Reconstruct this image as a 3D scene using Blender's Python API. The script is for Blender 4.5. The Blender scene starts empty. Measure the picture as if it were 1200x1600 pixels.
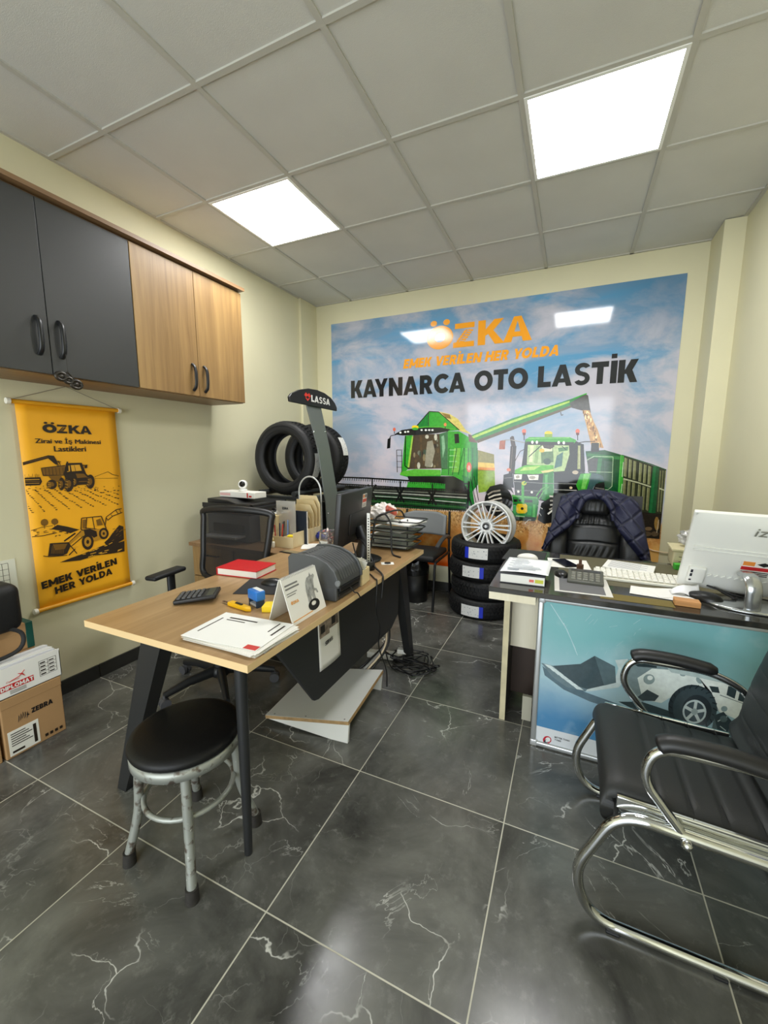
import bpy, bmesh, math, random
from mathutils import Matrix, Vector, Euler
random.seed(7)
PI = math.pi
S = bpy.context.scene
COL = S.collection

# ------------------------------------------------------------------ camera, light, exposure
cd = bpy.data.cameras.new('camera')
cam = bpy.data.objects.new('camera', cd); COL.objects.link(cam)
yaw, pitch, roll = -0.4258, -0.14688, 0.0022
fw = Vector((math.sin(yaw)*math.cos(pitch), math.cos(yaw)*math.cos(pitch), math.sin(pitch)))
rt = Vector((math.cos(yaw), -math.sin(yaw), 0)); up = rt.cross(fw)
rt2 = rt*math.cos(roll)+up*math.sin(roll); up2 = -rt*math.sin(roll)+up*math.cos(roll)
mw = Matrix((rt2, up2, -fw)).transposed().to_4x4(); mw.translation = Vector((2.5283, -3.8095, 1.3584))
cam.matrix_world = mw
cd.sensor_fit = 'VERTICAL'; cd.sensor_height = 36.0; cd.lens = 641.97*36.0/1600.0
cd.clip_start = 0.02
S.camera = cam
S.view_settings.view_transform = 'Standard'; S.view_settings.look = 'None'
S.view_settings.exposure = 0.75; S.view_settings.gamma = 1.0
S.view_settings.use_curve_mapping = False
S.cycles.use_denoising = True
S.cycles.max_bounces = 10; S.cycles.diffuse_bounces = 6; S.cycles.glossy_bounces = 5
S.cycles.caustics_reflective = False; S.cycles.caustics_refractive = False
w = bpy.data.worlds.new('World'); S.world = w; w.use_nodes = True
w.node_tree.nodes['Background'].inputs[0].default_value = (0.75, 0.88, 1.0, 1)
w.node_tree.nodes['Background'].inputs[1].default_value = 1.0
PANEL = 17.0            # radiance of the ceiling light panels
# daylight entering through the shop front behind the camera
ld = bpy.data.lights.new('shopfront_daylight', 'AREA'); ld.shape = 'RECTANGLE'; ld.size = 3.0; ld.size_y = 2.3
ld.energy = 62; ld.color = (0.93, 0.97, 1.0)
lo = bpy.data.objects.new('shopfront_daylight', ld); COL.objects.link(lo)
lo.location = (1.72, -6.05, 1.3); lo.rotation_euler = (PI/2, 0, 0)   # faces +y

# ------------------------------------------------------------------ materials
def lin(h):
    c = [int(h[i:i+2], 16)/255 for i in (0, 2, 4)]
    return tuple((v/12.92 if v <= .04045 else ((v+.055)/1.055)**2.4) for v in c)+(1.0,)
MC = {}
def mat(h, rough=.5, metal=0., spec=.5, coat=0., bump=0., bscale=60., var=0., vscale=4., emit=0., alpha=1., trans=0.):
    key = (h, rough, metal, spec, coat, bump, bscale, var, vscale, emit, alpha, trans)
    if key in MC: return MC[key]
    m = bpy.data.materials.new('m_'+h+'_%d' % len(MC)); m.use_nodes = True
    nt = m.node_tree; b = nt.nodes['Principled BSDF']
    b.inputs['Base Color'].default_value = lin(h); b.inputs['Roughness'].default_value = rough
    b.inputs['Metallic'].default_value = metal; b.inputs['Specular IOR Level'].default_value = spec
    b.inputs['Coat Weight'].default_value = coat; b.inputs['Coat Roughness'].default_value = .08
    if alpha < 1: b.inputs['Alpha'].default_value = alpha
    if trans: b.inputs['Transmission Weight'].default_value = trans
    if emit:
        b.inputs['Emission Color'].default_value = lin(h); b.inputs['Emission Strength'].default_value = emit
    if var or bump:
        tc = nt.nodes.new('ShaderNodeTexCoord')
        if var:
            n = nt.nodes.new('ShaderNodeTexNoise'); n.inputs['Scale'].default_value = vscale; n.inputs['Detail'].default_value = 6
            nt.links.new(tc.outputs['Object'], n.inputs['Vector'])
            hs = nt.nodes.new('ShaderNodeHueSaturation'); hs.inputs['Color'].default_value = lin(h)
            mr = nt.nodes.new('ShaderNodeMapRange'); mr.inputs['From Min'].default_value = .3; mr.inputs['From Max'].default_value = .7
            mr.inputs['To Min'].default_value = 1-var; mr.inputs['To Max'].default_value = 1+var
            nt.links.new(n.outputs['Fac'], mr.inputs['Value']); nt.links.new(mr.outputs[0], hs.inputs['Value'])
            nt.links.new(hs.outputs[0], b.inputs['Base Color'])
        if bump:
            n = nt.nodes.new('ShaderNodeTexNoise'); n.inputs['Scale'].default_value = bscale; n.inputs['Detail'].default_value = 4
            nt.links.new(tc.outputs['Object'], n.inputs['Vector'])
            bp = nt.nodes.new('ShaderNodeBump'); bp.inputs['Strength'].default_value = bump; bp.inputs['Distance'].default_value = .003
            nt.links.new(n.outputs['Fac'], bp.inputs['Height']); nt.links.new(bp.outputs[0], b.inputs['Normal'])
    MC[key] = m; return m

class NT:                                     # tiny node-graph helper
    def __init__(s, name):
        s.m = bpy.data.materials.new(name); s.m.use_nodes = True; s.t = s.m.node_tree; s.b = s.t.nodes['Principled BSDF']
    def n(s, typ, ins={}, **kw):
        x = s.t.nodes.new('ShaderNode'+typ)
        for k, v in kw.items(): setattr(x, k, v)
        for k, v in ins.items():
            if isinstance(v, bpy.types.NodeSocket): s.t.links.new(v, x.inputs[k])
            else: x.inputs[k].default_value = v
        return x
    def math(s, op, a, b=0.): return s.n('Math', {0: a, 1: b}, operation=op).outputs[0]
    def mr(s, v, a, b, c=0., d=1., typ='LINEAR'): return s.n('MapRange', {'Value': v, 'From Min': a, 'From Max': b, 'To Min': c, 'To Max': d}, interpolation_type=typ).outputs[0]
    def mix(s, f, a, b, blend='MIX'):
        x = s.n('Mix', {0: f, 6: a, 7: b}, data_type='RGBA', blend_type=blend); return x.outputs[2]
    def set(s, **k):
        for a, v in k.items():
            a = a.replace('_', ' ')
            if isinstance(v, bpy.types.NodeSocket): s.t.links.new(v, s.b.inputs[a])
            else: s.b.inputs[a].default_value = v
        return s.m

def wood(name, c1, c2, axis=1, rough=.42, scale=1.0):
    g = NT(name); tc = g.n('TexCoord')
    sc = [26*scale]*3; sc[axis] = 1.3*scale
    mp = g.n('Mapping', {'Vector': tc.outputs['Object'], 'Scale': sc})
    n1 = g.n('TexNoise', {'Vector': mp.outputs[0], 'Scale': 1.0, 'Detail': 8., 'Roughness': .6, 'Distortion': .8})
    sc2 = [5*scale]*3; sc2[axis] = .45*scale
    mp2 = g.n('Mapping', {'Vector': tc.outputs['Object'], 'Scale': sc2})
    n2 = g.n('TexNoise', {'Vector': mp2.outputs[0], 'Scale': 1.0, 'Detail': 4., 'Distortion': 1.2})
    f = g.math('ADD', g.math('MULTIPLY', g.mr(n1.outputs['Fac'], .32, .68), .55), g.math('MULTIPLY', g.mr(n2.outputs['Fac'], .3, .7), .45))
    return g.set(Base_Color=g.mix(f, lin(c1), lin(c2)), Roughness=rough)

def marble_floor():
    g = NT('marble_tiles'); tc = g.n('TexCoord'); P = tc.outputs['Object']
    sx = g.n('SeparateXYZ', {0: P})
    u = g.math('DIVIDE', g.math('ADD', sx.outputs[0], 0.617+6), .6); v = g.math('DIVIDE', g.math('ADD', sx.outputs[1], 3.010+6), .6)
    def edge(t): f = g.math('FRACT', t); return g.math('MINIMUM', f, g.math('SUBTRACT', 1., f))
    e = g.math('MINIMUM', edge(u), edge(v))
    grout = g.mr(e, .0028, .0042, 1., 0.)
    cell = g.n('CombineXYZ', {0: g.math('FLOOR', u), 1: g.math('FLOOR', v)})
    wn = g.n('TexWhiteNoise', {'Vector': cell.outputs[0]}, noise_dimensions='3D')
    off = g.n('VectorMath', {0: wn.outputs['Color'], 1: (9., 9., 9.)}, operation='MULTIPLY')
    Q = g.n('VectorMath', {0: P, 1: off.outputs[0]}, operation='ADD').outputs[0]
    big = g.n('TexNoise', {'Vector': Q, 'Scale': 2.6, 'Detail': 9., 'Roughness': .62, 'Distortion': .6})
    fine = g.n('TexNoise', {'Vector': Q, 'Scale': 22., 'Detail': 8., 'Roughness': .7})
    base = g.mix(g.mr(big.outputs['Fac'], .3, .72), lin('353532'), lin('70706a'))
    base = g.mix(g.mr(fine.outputs['Fac'], .55, .8, 0., .45), base, lin('8a8a83'))
    dn = g.n('TexNoise', {'Vector': Q, 'Scale': 3.5, 'Detail': 5.})
    dv = g.n('VectorMath', {0: dn.outputs['Color'], 1: (.42, .42, .42)}, operation='MULTIPLY')
    W = g.n('VectorMath', {0: Q, 1: dv.outputs[0]}, operation='ADD').outputs[0]
    vo = g.n('TexVoronoi', {'Vector': W, 'Scale': 1.9}, feature='DISTANCE_TO_EDGE')
    vm = g.n('TexNoise', {'Vector': Q, 'Scale': 3.2, 'Detail': 2.})
    vein = g.math('MULTIPLY', g.mr(vo.outputs['Distance'], .0012, .0065, 1., 0.), g.mr(vm.outputs['Fac'], .52, .64))
    vo2 = g.n('TexVoronoi', {'Vector': W, 'Scale': 5.5}, feature='DISTANCE_TO_EDGE')
    vm2 = g.n('TexNoise', {'Vector': Q, 'Scale': 4.7, 'Detail': 2.})
    vein2 = g.math('MULTIPLY', g.mr(vo2.outputs['Distance'], .001, .009, .22, 0.), g.mr(vm2.outputs['Fac'], .52, .66))
    rd = g.n('TexNoise', {'Vector': Q, 'Scale': 1.7, 'Detail': 7., 'Roughness': .55, 'Distortion': 1.4})
    vm3 = g.n('TexNoise', {'Vector': Q, 'Scale': 3.9, 'Detail': 3.})
    vein3 = g.math('MULTIPLY', g.mr(g.math('ABSOLUTE', g.math('SUBTRACT', rd.outputs['Fac'], .5)), .0006, .0040, .7, 0.), g.mr(vm3.outputs['Fac'], .52, .66))
    cloud = g.math('MULTIPLY', g.mr(vo.outputs['Distance'], .0, .10, .22, 0.), g.mr(vm.outputs['Fac'], .46, .7))
    base = g.mix(cloud, base, lin('8c8c86'))
    base = g.mix(g.math('MAXIMUM', vein3, g.math('MAXIMUM', vein, vein2)), base, lin('cfcfc8'))
    colr = g.mix(grout, base, lin('b9b6a6'))
    bp = g.n('Bump', {'Height': grout, 'Strength': .4, 'Distance': .002}); bp.invert = True
    rg = g.math('ADD', g.mr(fine.outputs['Fac'], .3, .8, .17, .28), g.math('MULTIPLY', grout, .35))
    return g.set(Base_Color=colr, Roughness=rg, Normal=bp.outputs[0], Specular_IOR_Level=.5)

def paint(name, c, var=.05):
    g = NT(name); tc = g.n('TexCoord')
    n = g.n('TexNoise', {'Vector': tc.outputs['Object'], 'Scale': 1.2, 'Detail': 5.})
    f = g.n('TexNoise', {'Vector': tc.outputs['Object'], 'Scale': 260., 'Detail': 2.})
    hs = g.n('HueSaturation', {'Color': lin(c), 'Value': g.mr(n.outputs['Fac'], .3, .7, 1-var, 1+var)})
    bp = g.n('Bump', {'Height': f.outputs['Fac'], 'Strength': .12, 'Distance': .001})
    return g.set(Base_Color=hs.outputs[0], Roughness=.62, Normal=bp.outputs[0])

GLY = {}
KERN = {'AY': -.22, 'YN': -.02, 'KA': -.08, 'LA': -.04, 'TO': -.06, 'OT': -.06, 'CA': -.05, 'ST': -.05, 'RC': -.02, 'YO': -.1, 'LD': .02, 'DA': -.06, 'VE': -.05, 'SA': -.05, 'RA': -.04}
def glyphs(t=.29, th=.25):
    # heavy geometric capitals as quads in a cell of height 1
    if GLY: return GLY
    def V(x, y0=0, y1=1, w_=t): return [[(x, y0), (x+w_, y0), (x+w_, y1), (x, y1)]]
    def Hh(y, x0, x1, h=th): return [[(x0, y), (x1, y), (x1, y+h), (x0, y+h)]]
    def D(x0, y0, x1, y1, w_=.28): return [[(x0, y0), (x0+w_, y0), (x1+w_, y1), (x1, y1)]]
    def R(cx, cy, rx, ry, a0=0, a1=360, tx=t, ty=th):
        n = max(6, int(abs(a1-a0)/12)); o = []
        for k in range(n):
            a, b = [math.radians(a0+(a1-a0)*q/n) for q in (k, k+1)]
            o.append([(cx+rx*math.cos(a), cy+ry*math.sin(a)), (cx+rx*math.cos(b), cy+ry*math.sin(b)), (cx+(rx-tx)*math.cos(b), cy+(ry-ty)*math.sin(b)), (cx+(rx-tx)*math.cos(a), cy+(ry-ty)*math.sin(a))])
        return o
    O = R(.52, .5, .52, .51)
    GLY.update({'A': (.98, D(0, 0, .35, 1)+D(.70, 0, .35, 1)+Hh(.17, .22, .78, .19)), 'C': (.88, R(.52, .5, .52, .51, 42, 318)), 'D': (.9, V(0)+R(.38, .5, .50, .5, -90, 90)+Hh(0, .1, .4)+Hh(1-th, .1, .4)),
        'E': (.68, V(0)+Hh(0, 0, .68)+Hh(.39, 0, .62)+Hh(1-th, 0, .67)), 'B': (.78, V(0)+R(.42, .73, .32, .27, -90, 90)+R(.44, .27, .34, .27, -90, 90)+Hh(0, .1, .45)+Hh(.42, .1, .45, .16)+Hh(1-th, .1, .45)),
        'H': (.86, V(0)+V(.61)+Hh(.39, .1, .7)), 'I': (.25, V(0)), 'İ': (.25, V(0)+Hh(1.1, 0, .25, .2)), 'K': (.86, V(0)+D(.2, .38, .52, 1, .33)+D(.54, 0, .28, .56, .32)), 'L': (.66, V(0)+Hh(0, 0, .66)),
        'M': (1.06, V(0)+V(.81)+D(.40, .2, .0, 1, .26)+D(.40, .2, .80, 1, .26)), 'N': (.88, V(0)+V(.63)+D(.60, 0, .0, 1, .28)), 'O': (1.04, O), 'P': (.78, V(0)+R(.40, .66, .38, .34, -90, 90)+Hh(.32, .1, .42)+Hh(1-th, .1, .42)),
        'R': (.82, V(0)+R(.40, .67, .37, .33, -90, 90)+Hh(.34, .1, .42)+Hh(1-th, .1, .42)+D(.52, 0, .30, .4, .30)), 'S': (.74, R(.38, .715, .37, .295, 25, 272, .23, .2)+R(.36, .295, .37, .305, -155, 92, .23, .2)),
        'T': (.78, Hh(1-th, 0, .78)+V(.265)), 'V': (.94, D(.33, 0, 0, 1)+D(.33, 0, .66, 1)), 'Y': (.90, V(.325, 0, .5)+D(.31, .38, 0, 1)+D(.31, .38, .62, 1)), 'Z': (.76, Hh(0, 0, .76)+Hh(1-th, .02, .74)+D(.0, .15, .42, .85, .32)), ' ': (.32, [])})
    return GLY
def heavy(mb, s, o, xd, yd, w, h, shear=0., gap=.09):
    # heavy lettering: baseline corner o, total width w, cap height h
    G = glyphs(); tot = sum(G[c][0]+gap+KERN.get(s[i_:i_+2], 0) for i_, c in enumerate(s))-gap; o = Vector(o); xd = Vector(xd).normalized(); yd = Vector(yd).normalized(); x = 0.; k = w/(tot+shear); nn = xd.cross(yd)
    for i_, c in enumerate(s):
        for i, q in enumerate(G[c][1]): mb.raw([o+xd*(k*(x+px+shear*py))+yd*(h*py)+nn*(5e-5*(i % 14)) for px, py in q], [(0, 1, 2, 3)])
        x += G[c][0]+gap+KERN.get(c+s[i_+1:i_+2], 0)

def art_mat(name, rough=.4, spec=.5, grain=0.):
    g = NT(name); a = g.n('VertexColor', layer_name='Col'); c = a.outputs['Color']
    if grain:
        tc = g.n('TexCoord'); n = g.n('TexNoise', {'Vector': tc.outputs['Object'], 'Scale': 45., 'Detail': 6.})
        h = g.n('HueSaturation', {'Color': c, 'Value': g.mr(n.outputs['Fac'], .3, .7, 1-grain, 1+grain)}); c = h.outputs[0]
    return g.set(Base_Color=c, Roughness=rough, Specular_IOR_Level=spec)

# ------------------------------------------------------------------ mesh builder
def cr(pts, n=6, closed=False):               # Catmull-Rom through points
    P = [Vector(p) for p in pts]; out = []; N = len(P)
    rng = range(N if closed else N-1)
    for i in rng:
        p0 = P[(i-1) % N] if closed or i > 0 else P[0]*2-P[1]
        p1 = P[i]; p2 = P[(i+1) % N]
        p3 = P[(i+2) % N] if closed or i+2 < N else P[-1]*2-P[-2]
        for k in range(n):
            t = k/n
            out.append(.5*((2*p1)+(p2-p0)*t+(2*p0-5*p1+4*p2-p3)*t*t+(3*p1-p0-3*p2+p3)*t**3))
    if not closed: out.append(P[-1])
    return out
def fillet(pts, r, n=6, closed=False):        # polyline with rounded corners
    P = [Vector(p) for p in pts]; N = len(P); out = []
    for i in range(N):
        if not closed and i in (0, N-1): out.append(P[i]); continue
        a, b, c = P[(i-1) % N], P[i], P[(i+1) % N]
        d1 = a-b; d2 = c-b; rr = min(r, d1.length*.49, d2.length*.49)
        s = b+d1.normalized()*rr; e = b+d2.normalized()*rr
        for k in range(n+1):
            t = k/n; out.append(s*(1-t)**2+b*2*t*(1-t)+e*t*t)
    return out
TXT = {}
def text_geo(s, off=0.0, shear=0.0):
    k = (s, off, shear)
    if k in TXT: return TXT[k]
    c = bpy.data.curves.new('t', 'FONT'); c.body = s; c.offset = off; c.shear = shear; c.resolution_u = 3; c.fill_mode = 'FRONT'
    o = bpy.data.objects.new('t', c); COL.objects.link(o)
    dg = bpy.context.evaluated_depsgraph_get(); me = bpy.data.meshes.new_from_object(o.evaluated_get(dg))
    vs = [v.co.copy() for v in me.vertices]; fs = [tuple(p.vertices) for p in me.polygons]
    bpy.data.objects.remove(o); bpy.data.meshes.remove(me); bpy.data.curves.remove(c)
    x0 = min(v.x for v in vs); x1 = max(v.x for v in vs); y0 = min(v.y for v in vs); y1 = max(v.y for v in vs)
    TXT[k] = ([((v.x-x0)/(x1-x0), (v.y-y0)/(y1-y0)) for v in vs], fs, (x1-x0)/(y1-y0)); return TXT[k]

class MB:
    def __init__(s): s.bm = bmesh.new(); s.mi = 0; s.X = Matrix.Identity(4)
    def at(s, loc=(0, 0, 0), rot=(0, 0, 0)): s.X = Matrix.LocRotScale(Vector(loc), Euler(rot), None); return s
    def raw(s, vs, fs, smooth=False, X=None):
        M = s.X @ X if X is not None else s.X
        bv = [s.bm.verts.new(M @ Vector(v)) for v in vs]
        for f in fs:
            try:
                q = s.bm.faces.new([bv[i] for i in f]); q.material_index = s.mi; q.smooth = smooth
            except ValueError: pass
        return s
    def merge(s, bm2, smooth=False, X=None):
        M = s.X @ X if X is not None else s.X
        mp = {v: s.bm.verts.new(M @ v.co) for v in bm2.verts}
        for f in bm2.faces:
            try:
                q = s.bm.faces.new([mp[v] for v in f.verts]); q.material_index = s.mi; q.smooth = smooth
            except ValueError: pass
        bm2.free(); return s
    def box(s, c, d, rot=None, bev=0., seg=2, smooth=None):
        b = bmesh.new(); bmesh.ops.create_cube(b, size=1.0)
        for v in b.verts: v.co = Vector((v.co.x*d[0], v.co.y*d[1], v.co.z*d[2]))
        if bev: bmesh.ops.bevel(b, geom=list(b.edges), offset=min(bev, min(d)*.49), segments=seg, affect='EDGES', profile=.5)
        X = Matrix.LocRotScale(Vector(c), Euler(rot) if rot else None, None)
        return s.merge(b, (bev > 0 and seg > 2) if smooth is None else smooth, X)
    def bx(s, x0, x1, y0, y1, z0, z1, **k):
        return s.box(((x0+x1)/2, (y0+y1)/2, (z0+z1)/2), (abs(x1-x0), abs(y1-y0), abs(z1-z0)), **k)
    def tube(s, pts, r, seg=10, closed=False, caps=True, sq=1.0):
        P = [Vector(p) for p in pts]; N = len(P)
        R = r if hasattr(r, '__len__') else [r]*N
        T = []
        for i in range(N):
            a = P[(i-1) % N] if closed or i > 0 else P[i]; b = P[(i+1) % N] if closed or i < N-1 else P[i]
            t = (b-a); T.append(t.normalized() if t.length > 1e-9 else Vector((0, 0, 1)))
        ref = Vector((0, 0, 1)) if abs(T[0].z) < .9 else Vector((1, 0, 0))
        n = (ref-T[0]*ref.dot(T[0])).normalized(); vs = []
        for i in range(N):
            n = (n-T[i]*n.dot(T[i])); n = n.normalized() if n.length > 1e-6 else T[i].orthogonal().normalized()
            b = T[i].cross(n)
            for k in range(seg):
                a = 2*PI*k/seg; vs.append(P[i]+n*(math.cos(a)*R[i])+b*(math.sin(a)*R[i]*sq))
        fs = []
        for i in range(N if closed else N-1):
            j = (i+1) % N
            for k in range(seg): fs.append((i*seg+k, i*seg+(k+1) % seg, j*seg+(k+1) % seg, j*seg+k))
        s.raw(vs, fs, True)
        if caps and not closed:
            s.raw(vs[:seg], [tuple(range(seg))[::-1]]); s.raw(vs[-seg:], [tuple(range(seg))])
        return s
    def cyl(s, p0, p1, r0, r1=None, seg=20): return s.tube([p0, p1], [r0, r0 if r1 is None else r1], seg)
    def lathe(s, prof, seg=32, X=None, smooth=True, closed=False):
        vs = []; fs = []; n = len(prof)
        for r, z in prof:
            for k in range(seg): a = 2*PI*k/seg; vs.append((r*math.cos(a), r*math.sin(a), z))
        for i in range(n if closed else n-1):
            j = (i+1) % n
            for k in range(seg): fs.append((i*seg+k, i*seg+(k+1) % seg, j*seg+(k+1) % seg, j*seg+k))
        return s.raw(vs, fs, smooth, X)
    def prism(s, poly, d, axis='z', at=0., bev=0., seg=2, smooth=False):
        # polygon in the plane normal to axis, extruded from at to at+d
        b = bmesh.new()
        def m(p, h): return {'z': (p[0], p[1], h), 'y': (p[0], h, p[1]), 'x': (h, p[0], p[1])}[axis]
        n = len(poly); lo = [b.verts.new(m(p, at)) for p in poly]; hi = [b.verts.new(m(p, at+d)) for p in poly]
        b.faces.new(lo[::-1]); b.faces.new(hi)
        for i in range(n): b.faces.new((lo[i], lo[(i+1) % n], hi[(i+1) % n], hi[i]))
        bmesh.ops.recalc_face_normals(b, faces=list(b.faces))
        if bev: bmesh.ops.bevel(b, geom=list(b.edges), offset=bev, segments=seg, affect='EDGES', profile=.5)
        return s.merge(b, smooth)
    def ball(s, c, r, seg=20, rings=12, sc=(1, 1, 1)):
        vs = []; fs = []
        for i in range(rings+1):
            t = PI*i/rings
            for k in range(seg): a = 2*PI*k/seg; vs.append((c[0]+r*sc[0]*math.sin(t)*math.cos(a), c[1]+r*sc[1]*math.sin(t)*math.sin(a), c[2]+r*sc[2]*math.cos(t)))
        for i in range(rings):
            for k in range(seg): fs.append((i*seg+k, (i+1)*seg+k, (i+1)*seg+(k+1) % seg, i*seg+(k+1) % seg))
        return s.raw(vs, fs, True)
    def grid(s, nu, nv, fn, smooth=True, thick=0.):
        vs = [fn(i/nu, j/nv) for i in range(nu+1) for j in range(nv+1)]; W = nv+1
        fs = [(i*W+j, (i+1)*W+j, (i+1)*W+j+1, i*W+j+1) for i in range(nu) for j in range(nv)]
        if not thick: return s.raw(vs, fs, smooth)
        b = bmesh.new(); bv = [b.verts.new(v) for v in vs]
        for f in fs: b.faces.new([bv[k] for k in f])
        bmesh.ops.recalc_face_normals(b, faces=list(b.faces))
        bmesh.ops.solidify(b, geom=list(b.faces), thickness=thick)
        return s.merge(b, smooth)
    def text(s, st, o, xd, yd, w=None, h=.02, off=0., shear=0., center=False, curve=None):
        # flat lettering: lower-left corner o, text direction xd, up direction yd
        vs, fs, asp = text_geo(st, off, shear); xd = Vector(xd).normalized(); yd = Vector(yd); yd = yd.normalized(); o = Vector(o)
        if w is None: w = h*asp
        if center: o = o-xd*(w/2)-yd*(h/2)
        return s.raw([o+xd*(a*w)+yd*(b*h) for a, b in vs], fs)
    def sheet(s, o, xd, yd, w, h, t=.0006):
        # thin rectangular sheet: corner o, thickness along xd x yd
        xd = Vector(xd).normalized(); yd = Vector(yd).normalized(); n = xd.cross(yd)*t; o = Vector(o)
        q = [o, o+xd*w, o+xd*w+yd*h, o+yd*h]; v = q+[p+n for p in q]
        return s.raw(v, [(3, 2, 1, 0), (4, 5, 6, 7), (0, 1, 5, 4), (1, 2, 6, 5), (2, 3, 7, 6), (3, 0, 4, 7)])

# ------------------------------------------------------------------ object registry
ROOT = {}
def tag(o, label, cat, group=None):
    o['label'] = label; o['category'] = cat
    if group: o['group'] = group
    return o
def thing(name, label, cat, loc=(0, 0, 0), rz=0., group=None, rot=None):
    o = bpy.data.objects.new(name, None); COL.objects.link(o); o.empty_display_size = .1
    o.location = loc; o.rotation_euler = rot if rot else (0, 0, rz)
    ROOT[o.name] = Matrix.LocRotScale(Vector(loc), Euler(rot if rot else (0, 0, rz)), None)
    return tag(o, label, cat, group)
def P(name, mb, ms, parent=None, w=False, label=None):
    # mb in the frame of parent's thing (w=True: in world frame)
    if w and parent is not None:
        r = parent
        while r.parent: r = r.parent
        bmesh.ops.transform(mb.bm, matrix=ROOT[r.name].inverted(), verts=list(mb.bm.verts))
    me = bpy.data.meshes.new(name); bmesh.ops.recalc_face_normals(mb.bm, faces=list(mb.bm.faces)) if getattr(mb, 'fix', False) else None
    mb.bm.to_mesh(me); mb.bm.free()
    for m in (ms if isinstance(ms, (list, tuple)) else [ms]): me.materials.append(m)
    o = bpy.data.objects.new(name, me); COL.objects.link(o)
    if parent is not None: o.parent = parent
    if label: o['label'] = label
    return o
def solo(name, mb, ms, label, cat, loc=(0, 0, 0), rz=0., group=None, w=False):
    # a thing that is one mesh; w=True: mesh given in world coordinates, origin moved to loc
    if w: bmesh.ops.transform(mb.bm, matrix=Matrix.LocRotScale(Vector(loc), Euler((0, 0, rz)), None).inverted(), verts=list(mb.bm.verts))
    o = P(name, mb, ms); o.location = loc; o.rotation_euler = (0, 0, rz)
    ROOT[o.name] = Matrix.LocRotScale(Vector(loc), Euler((0, 0, rz)), None)
    return tag(o, label, cat, group)
def struct(name, mb, ms, parent=None):
    o = P(name, mb, ms, parent)
    if parent is None: o['kind'] = 'structure'
    return o
def dup(root, loc, rz=None, label=None):
    r = root.copy(); COL.objects.link(r); r.location = loc
    if rz is not None: r.rotation_euler = (0, 0, rz)
    if label: r['label'] = label
    for ch in list(root.children):
        c = ch.copy(); COL.objects.link(c); c.parent = r
        for g in list(ch.children):
            d = g.copy(); COL.objects.link(d); d.parent = c
    return r
def art(name, data, mp, parent, m, base=.0006, step=.0003):
    # printed picture: flat shapes on the sheet; mp(a, b, h) -> point, h = height above the sheet
    pal, X0, Z0, txt = data; pal = pal.split()
    bm = bmesh.new(); lay = bm.loops.layers.float_color.new('Col')
    for rec in txt.split(';'):
        n = rec.split()
        if len(n) < 8: continue
        c = pal[int(n[0])]; L = int(n[1]); c = lin('cf9a50' if c == 'wheat' else c)
        vs = [bm.verts.new(mp(X0+int(n[i])/1000, Z0+int(n[i+1])/1000, base+step*L)) for i in range(2, len(n)-1, 2)]
        try:
            f = bm.faces.new(vs)
            for lp in f.loops: lp[lay] = c
        except ValueError: pass
    bmesh.ops.triangulate(bm, faces=[f for f in bm.faces if len(f.verts) > 4])
    r = parent
    while r.parent: r = r.parent
    bmesh.ops.transform(bm, matrix=ROOT[r.name].inverted(), verts=list(bm.verts))
    me = bpy.data.meshes.new(name); bm.to_mesh(me); bm.free(); me.materials.append(m)
    o = bpy.data.objects.new(name, me); COL.objects.link(o); o.parent = parent; return o
def logo(mb, x0, z0, wdt, h, mp, dots=True):
    # heavy OZKA word mark: mp(x, z) -> point
    o_ = Vector(mp(x0, z0)); nn = (Vector(mp(x0+.1, z0))-o_).cross(Vector(mp(x0, z0+.1))-o_).normalized(); cnt = [0]
    def q(poly): cnt[0] += 1; mb.raw([Vector(mp(x0+wdt*a, z0+h*b))+nn*(4e-5*(cnt[0] % 20)) for a, b in poly], [tuple(range(len(poly)))])
    n = 28                                    # O as a ring of quads
    for k in range(n):
        a, b = 2*PI*k/n, 2*PI*(k+1)/n
        q([(.135+.135*math.cos(a), .5+.5*math.sin(a)), (.135+.135*math.cos(b), .5+.5*math.sin(b)), (.135+.055*math.cos(b), .5+.2*math.sin(b)), (.135+.055*math.cos(a), .5+.2*math.sin(a))])
    if dots:
        for cx in (.07, .2): q([(cx+.034*math.cos(2*PI*k/14), 1.12+.125*math.sin(2*PI*k/14)) for k in range(14)])
    q([(.285, 1.), (.475, 1.), (.475, .78), (.285, .78)]); q([(.27, .22), (.475, .22), (.475, 0), (.27, 0)])
    for k in range(6):                        # tyre-tread diagonal of the Z
        t = k/6.3
        q([(.285+.1*t, .2+.56*t), (.325+.1*t, .29+.56*t), (.33+.1*t, .23+.56*t), (.3+.1*t, .16+.56*t)])
        q([(.335+.1*t, .28+.56*t), (.385+.1*t, .24+.56*t), (.38+.1*t, .17+.56*t), (.335+.1*t, .21+.56*t)])
    q([(.51, 1), (.58, 1), (.58, 0), (.51, 0)]); q([(.58, .62), (.66, 1), (.745, 1), (.645, .52), (.58, .36)]); q([(.595, .5), (.645, .6), (.76, 0), (.67, 0)])
    q([(.745, 0), (.835, 1), (.9, 1), (.868, .82), (.82, 0)]); q([(.9, 1), (1., 0), (.922, 0), (.868, .82)]); q([(.825, .2), (.825, .4), (.915, .4), (.925, .2)])
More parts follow.
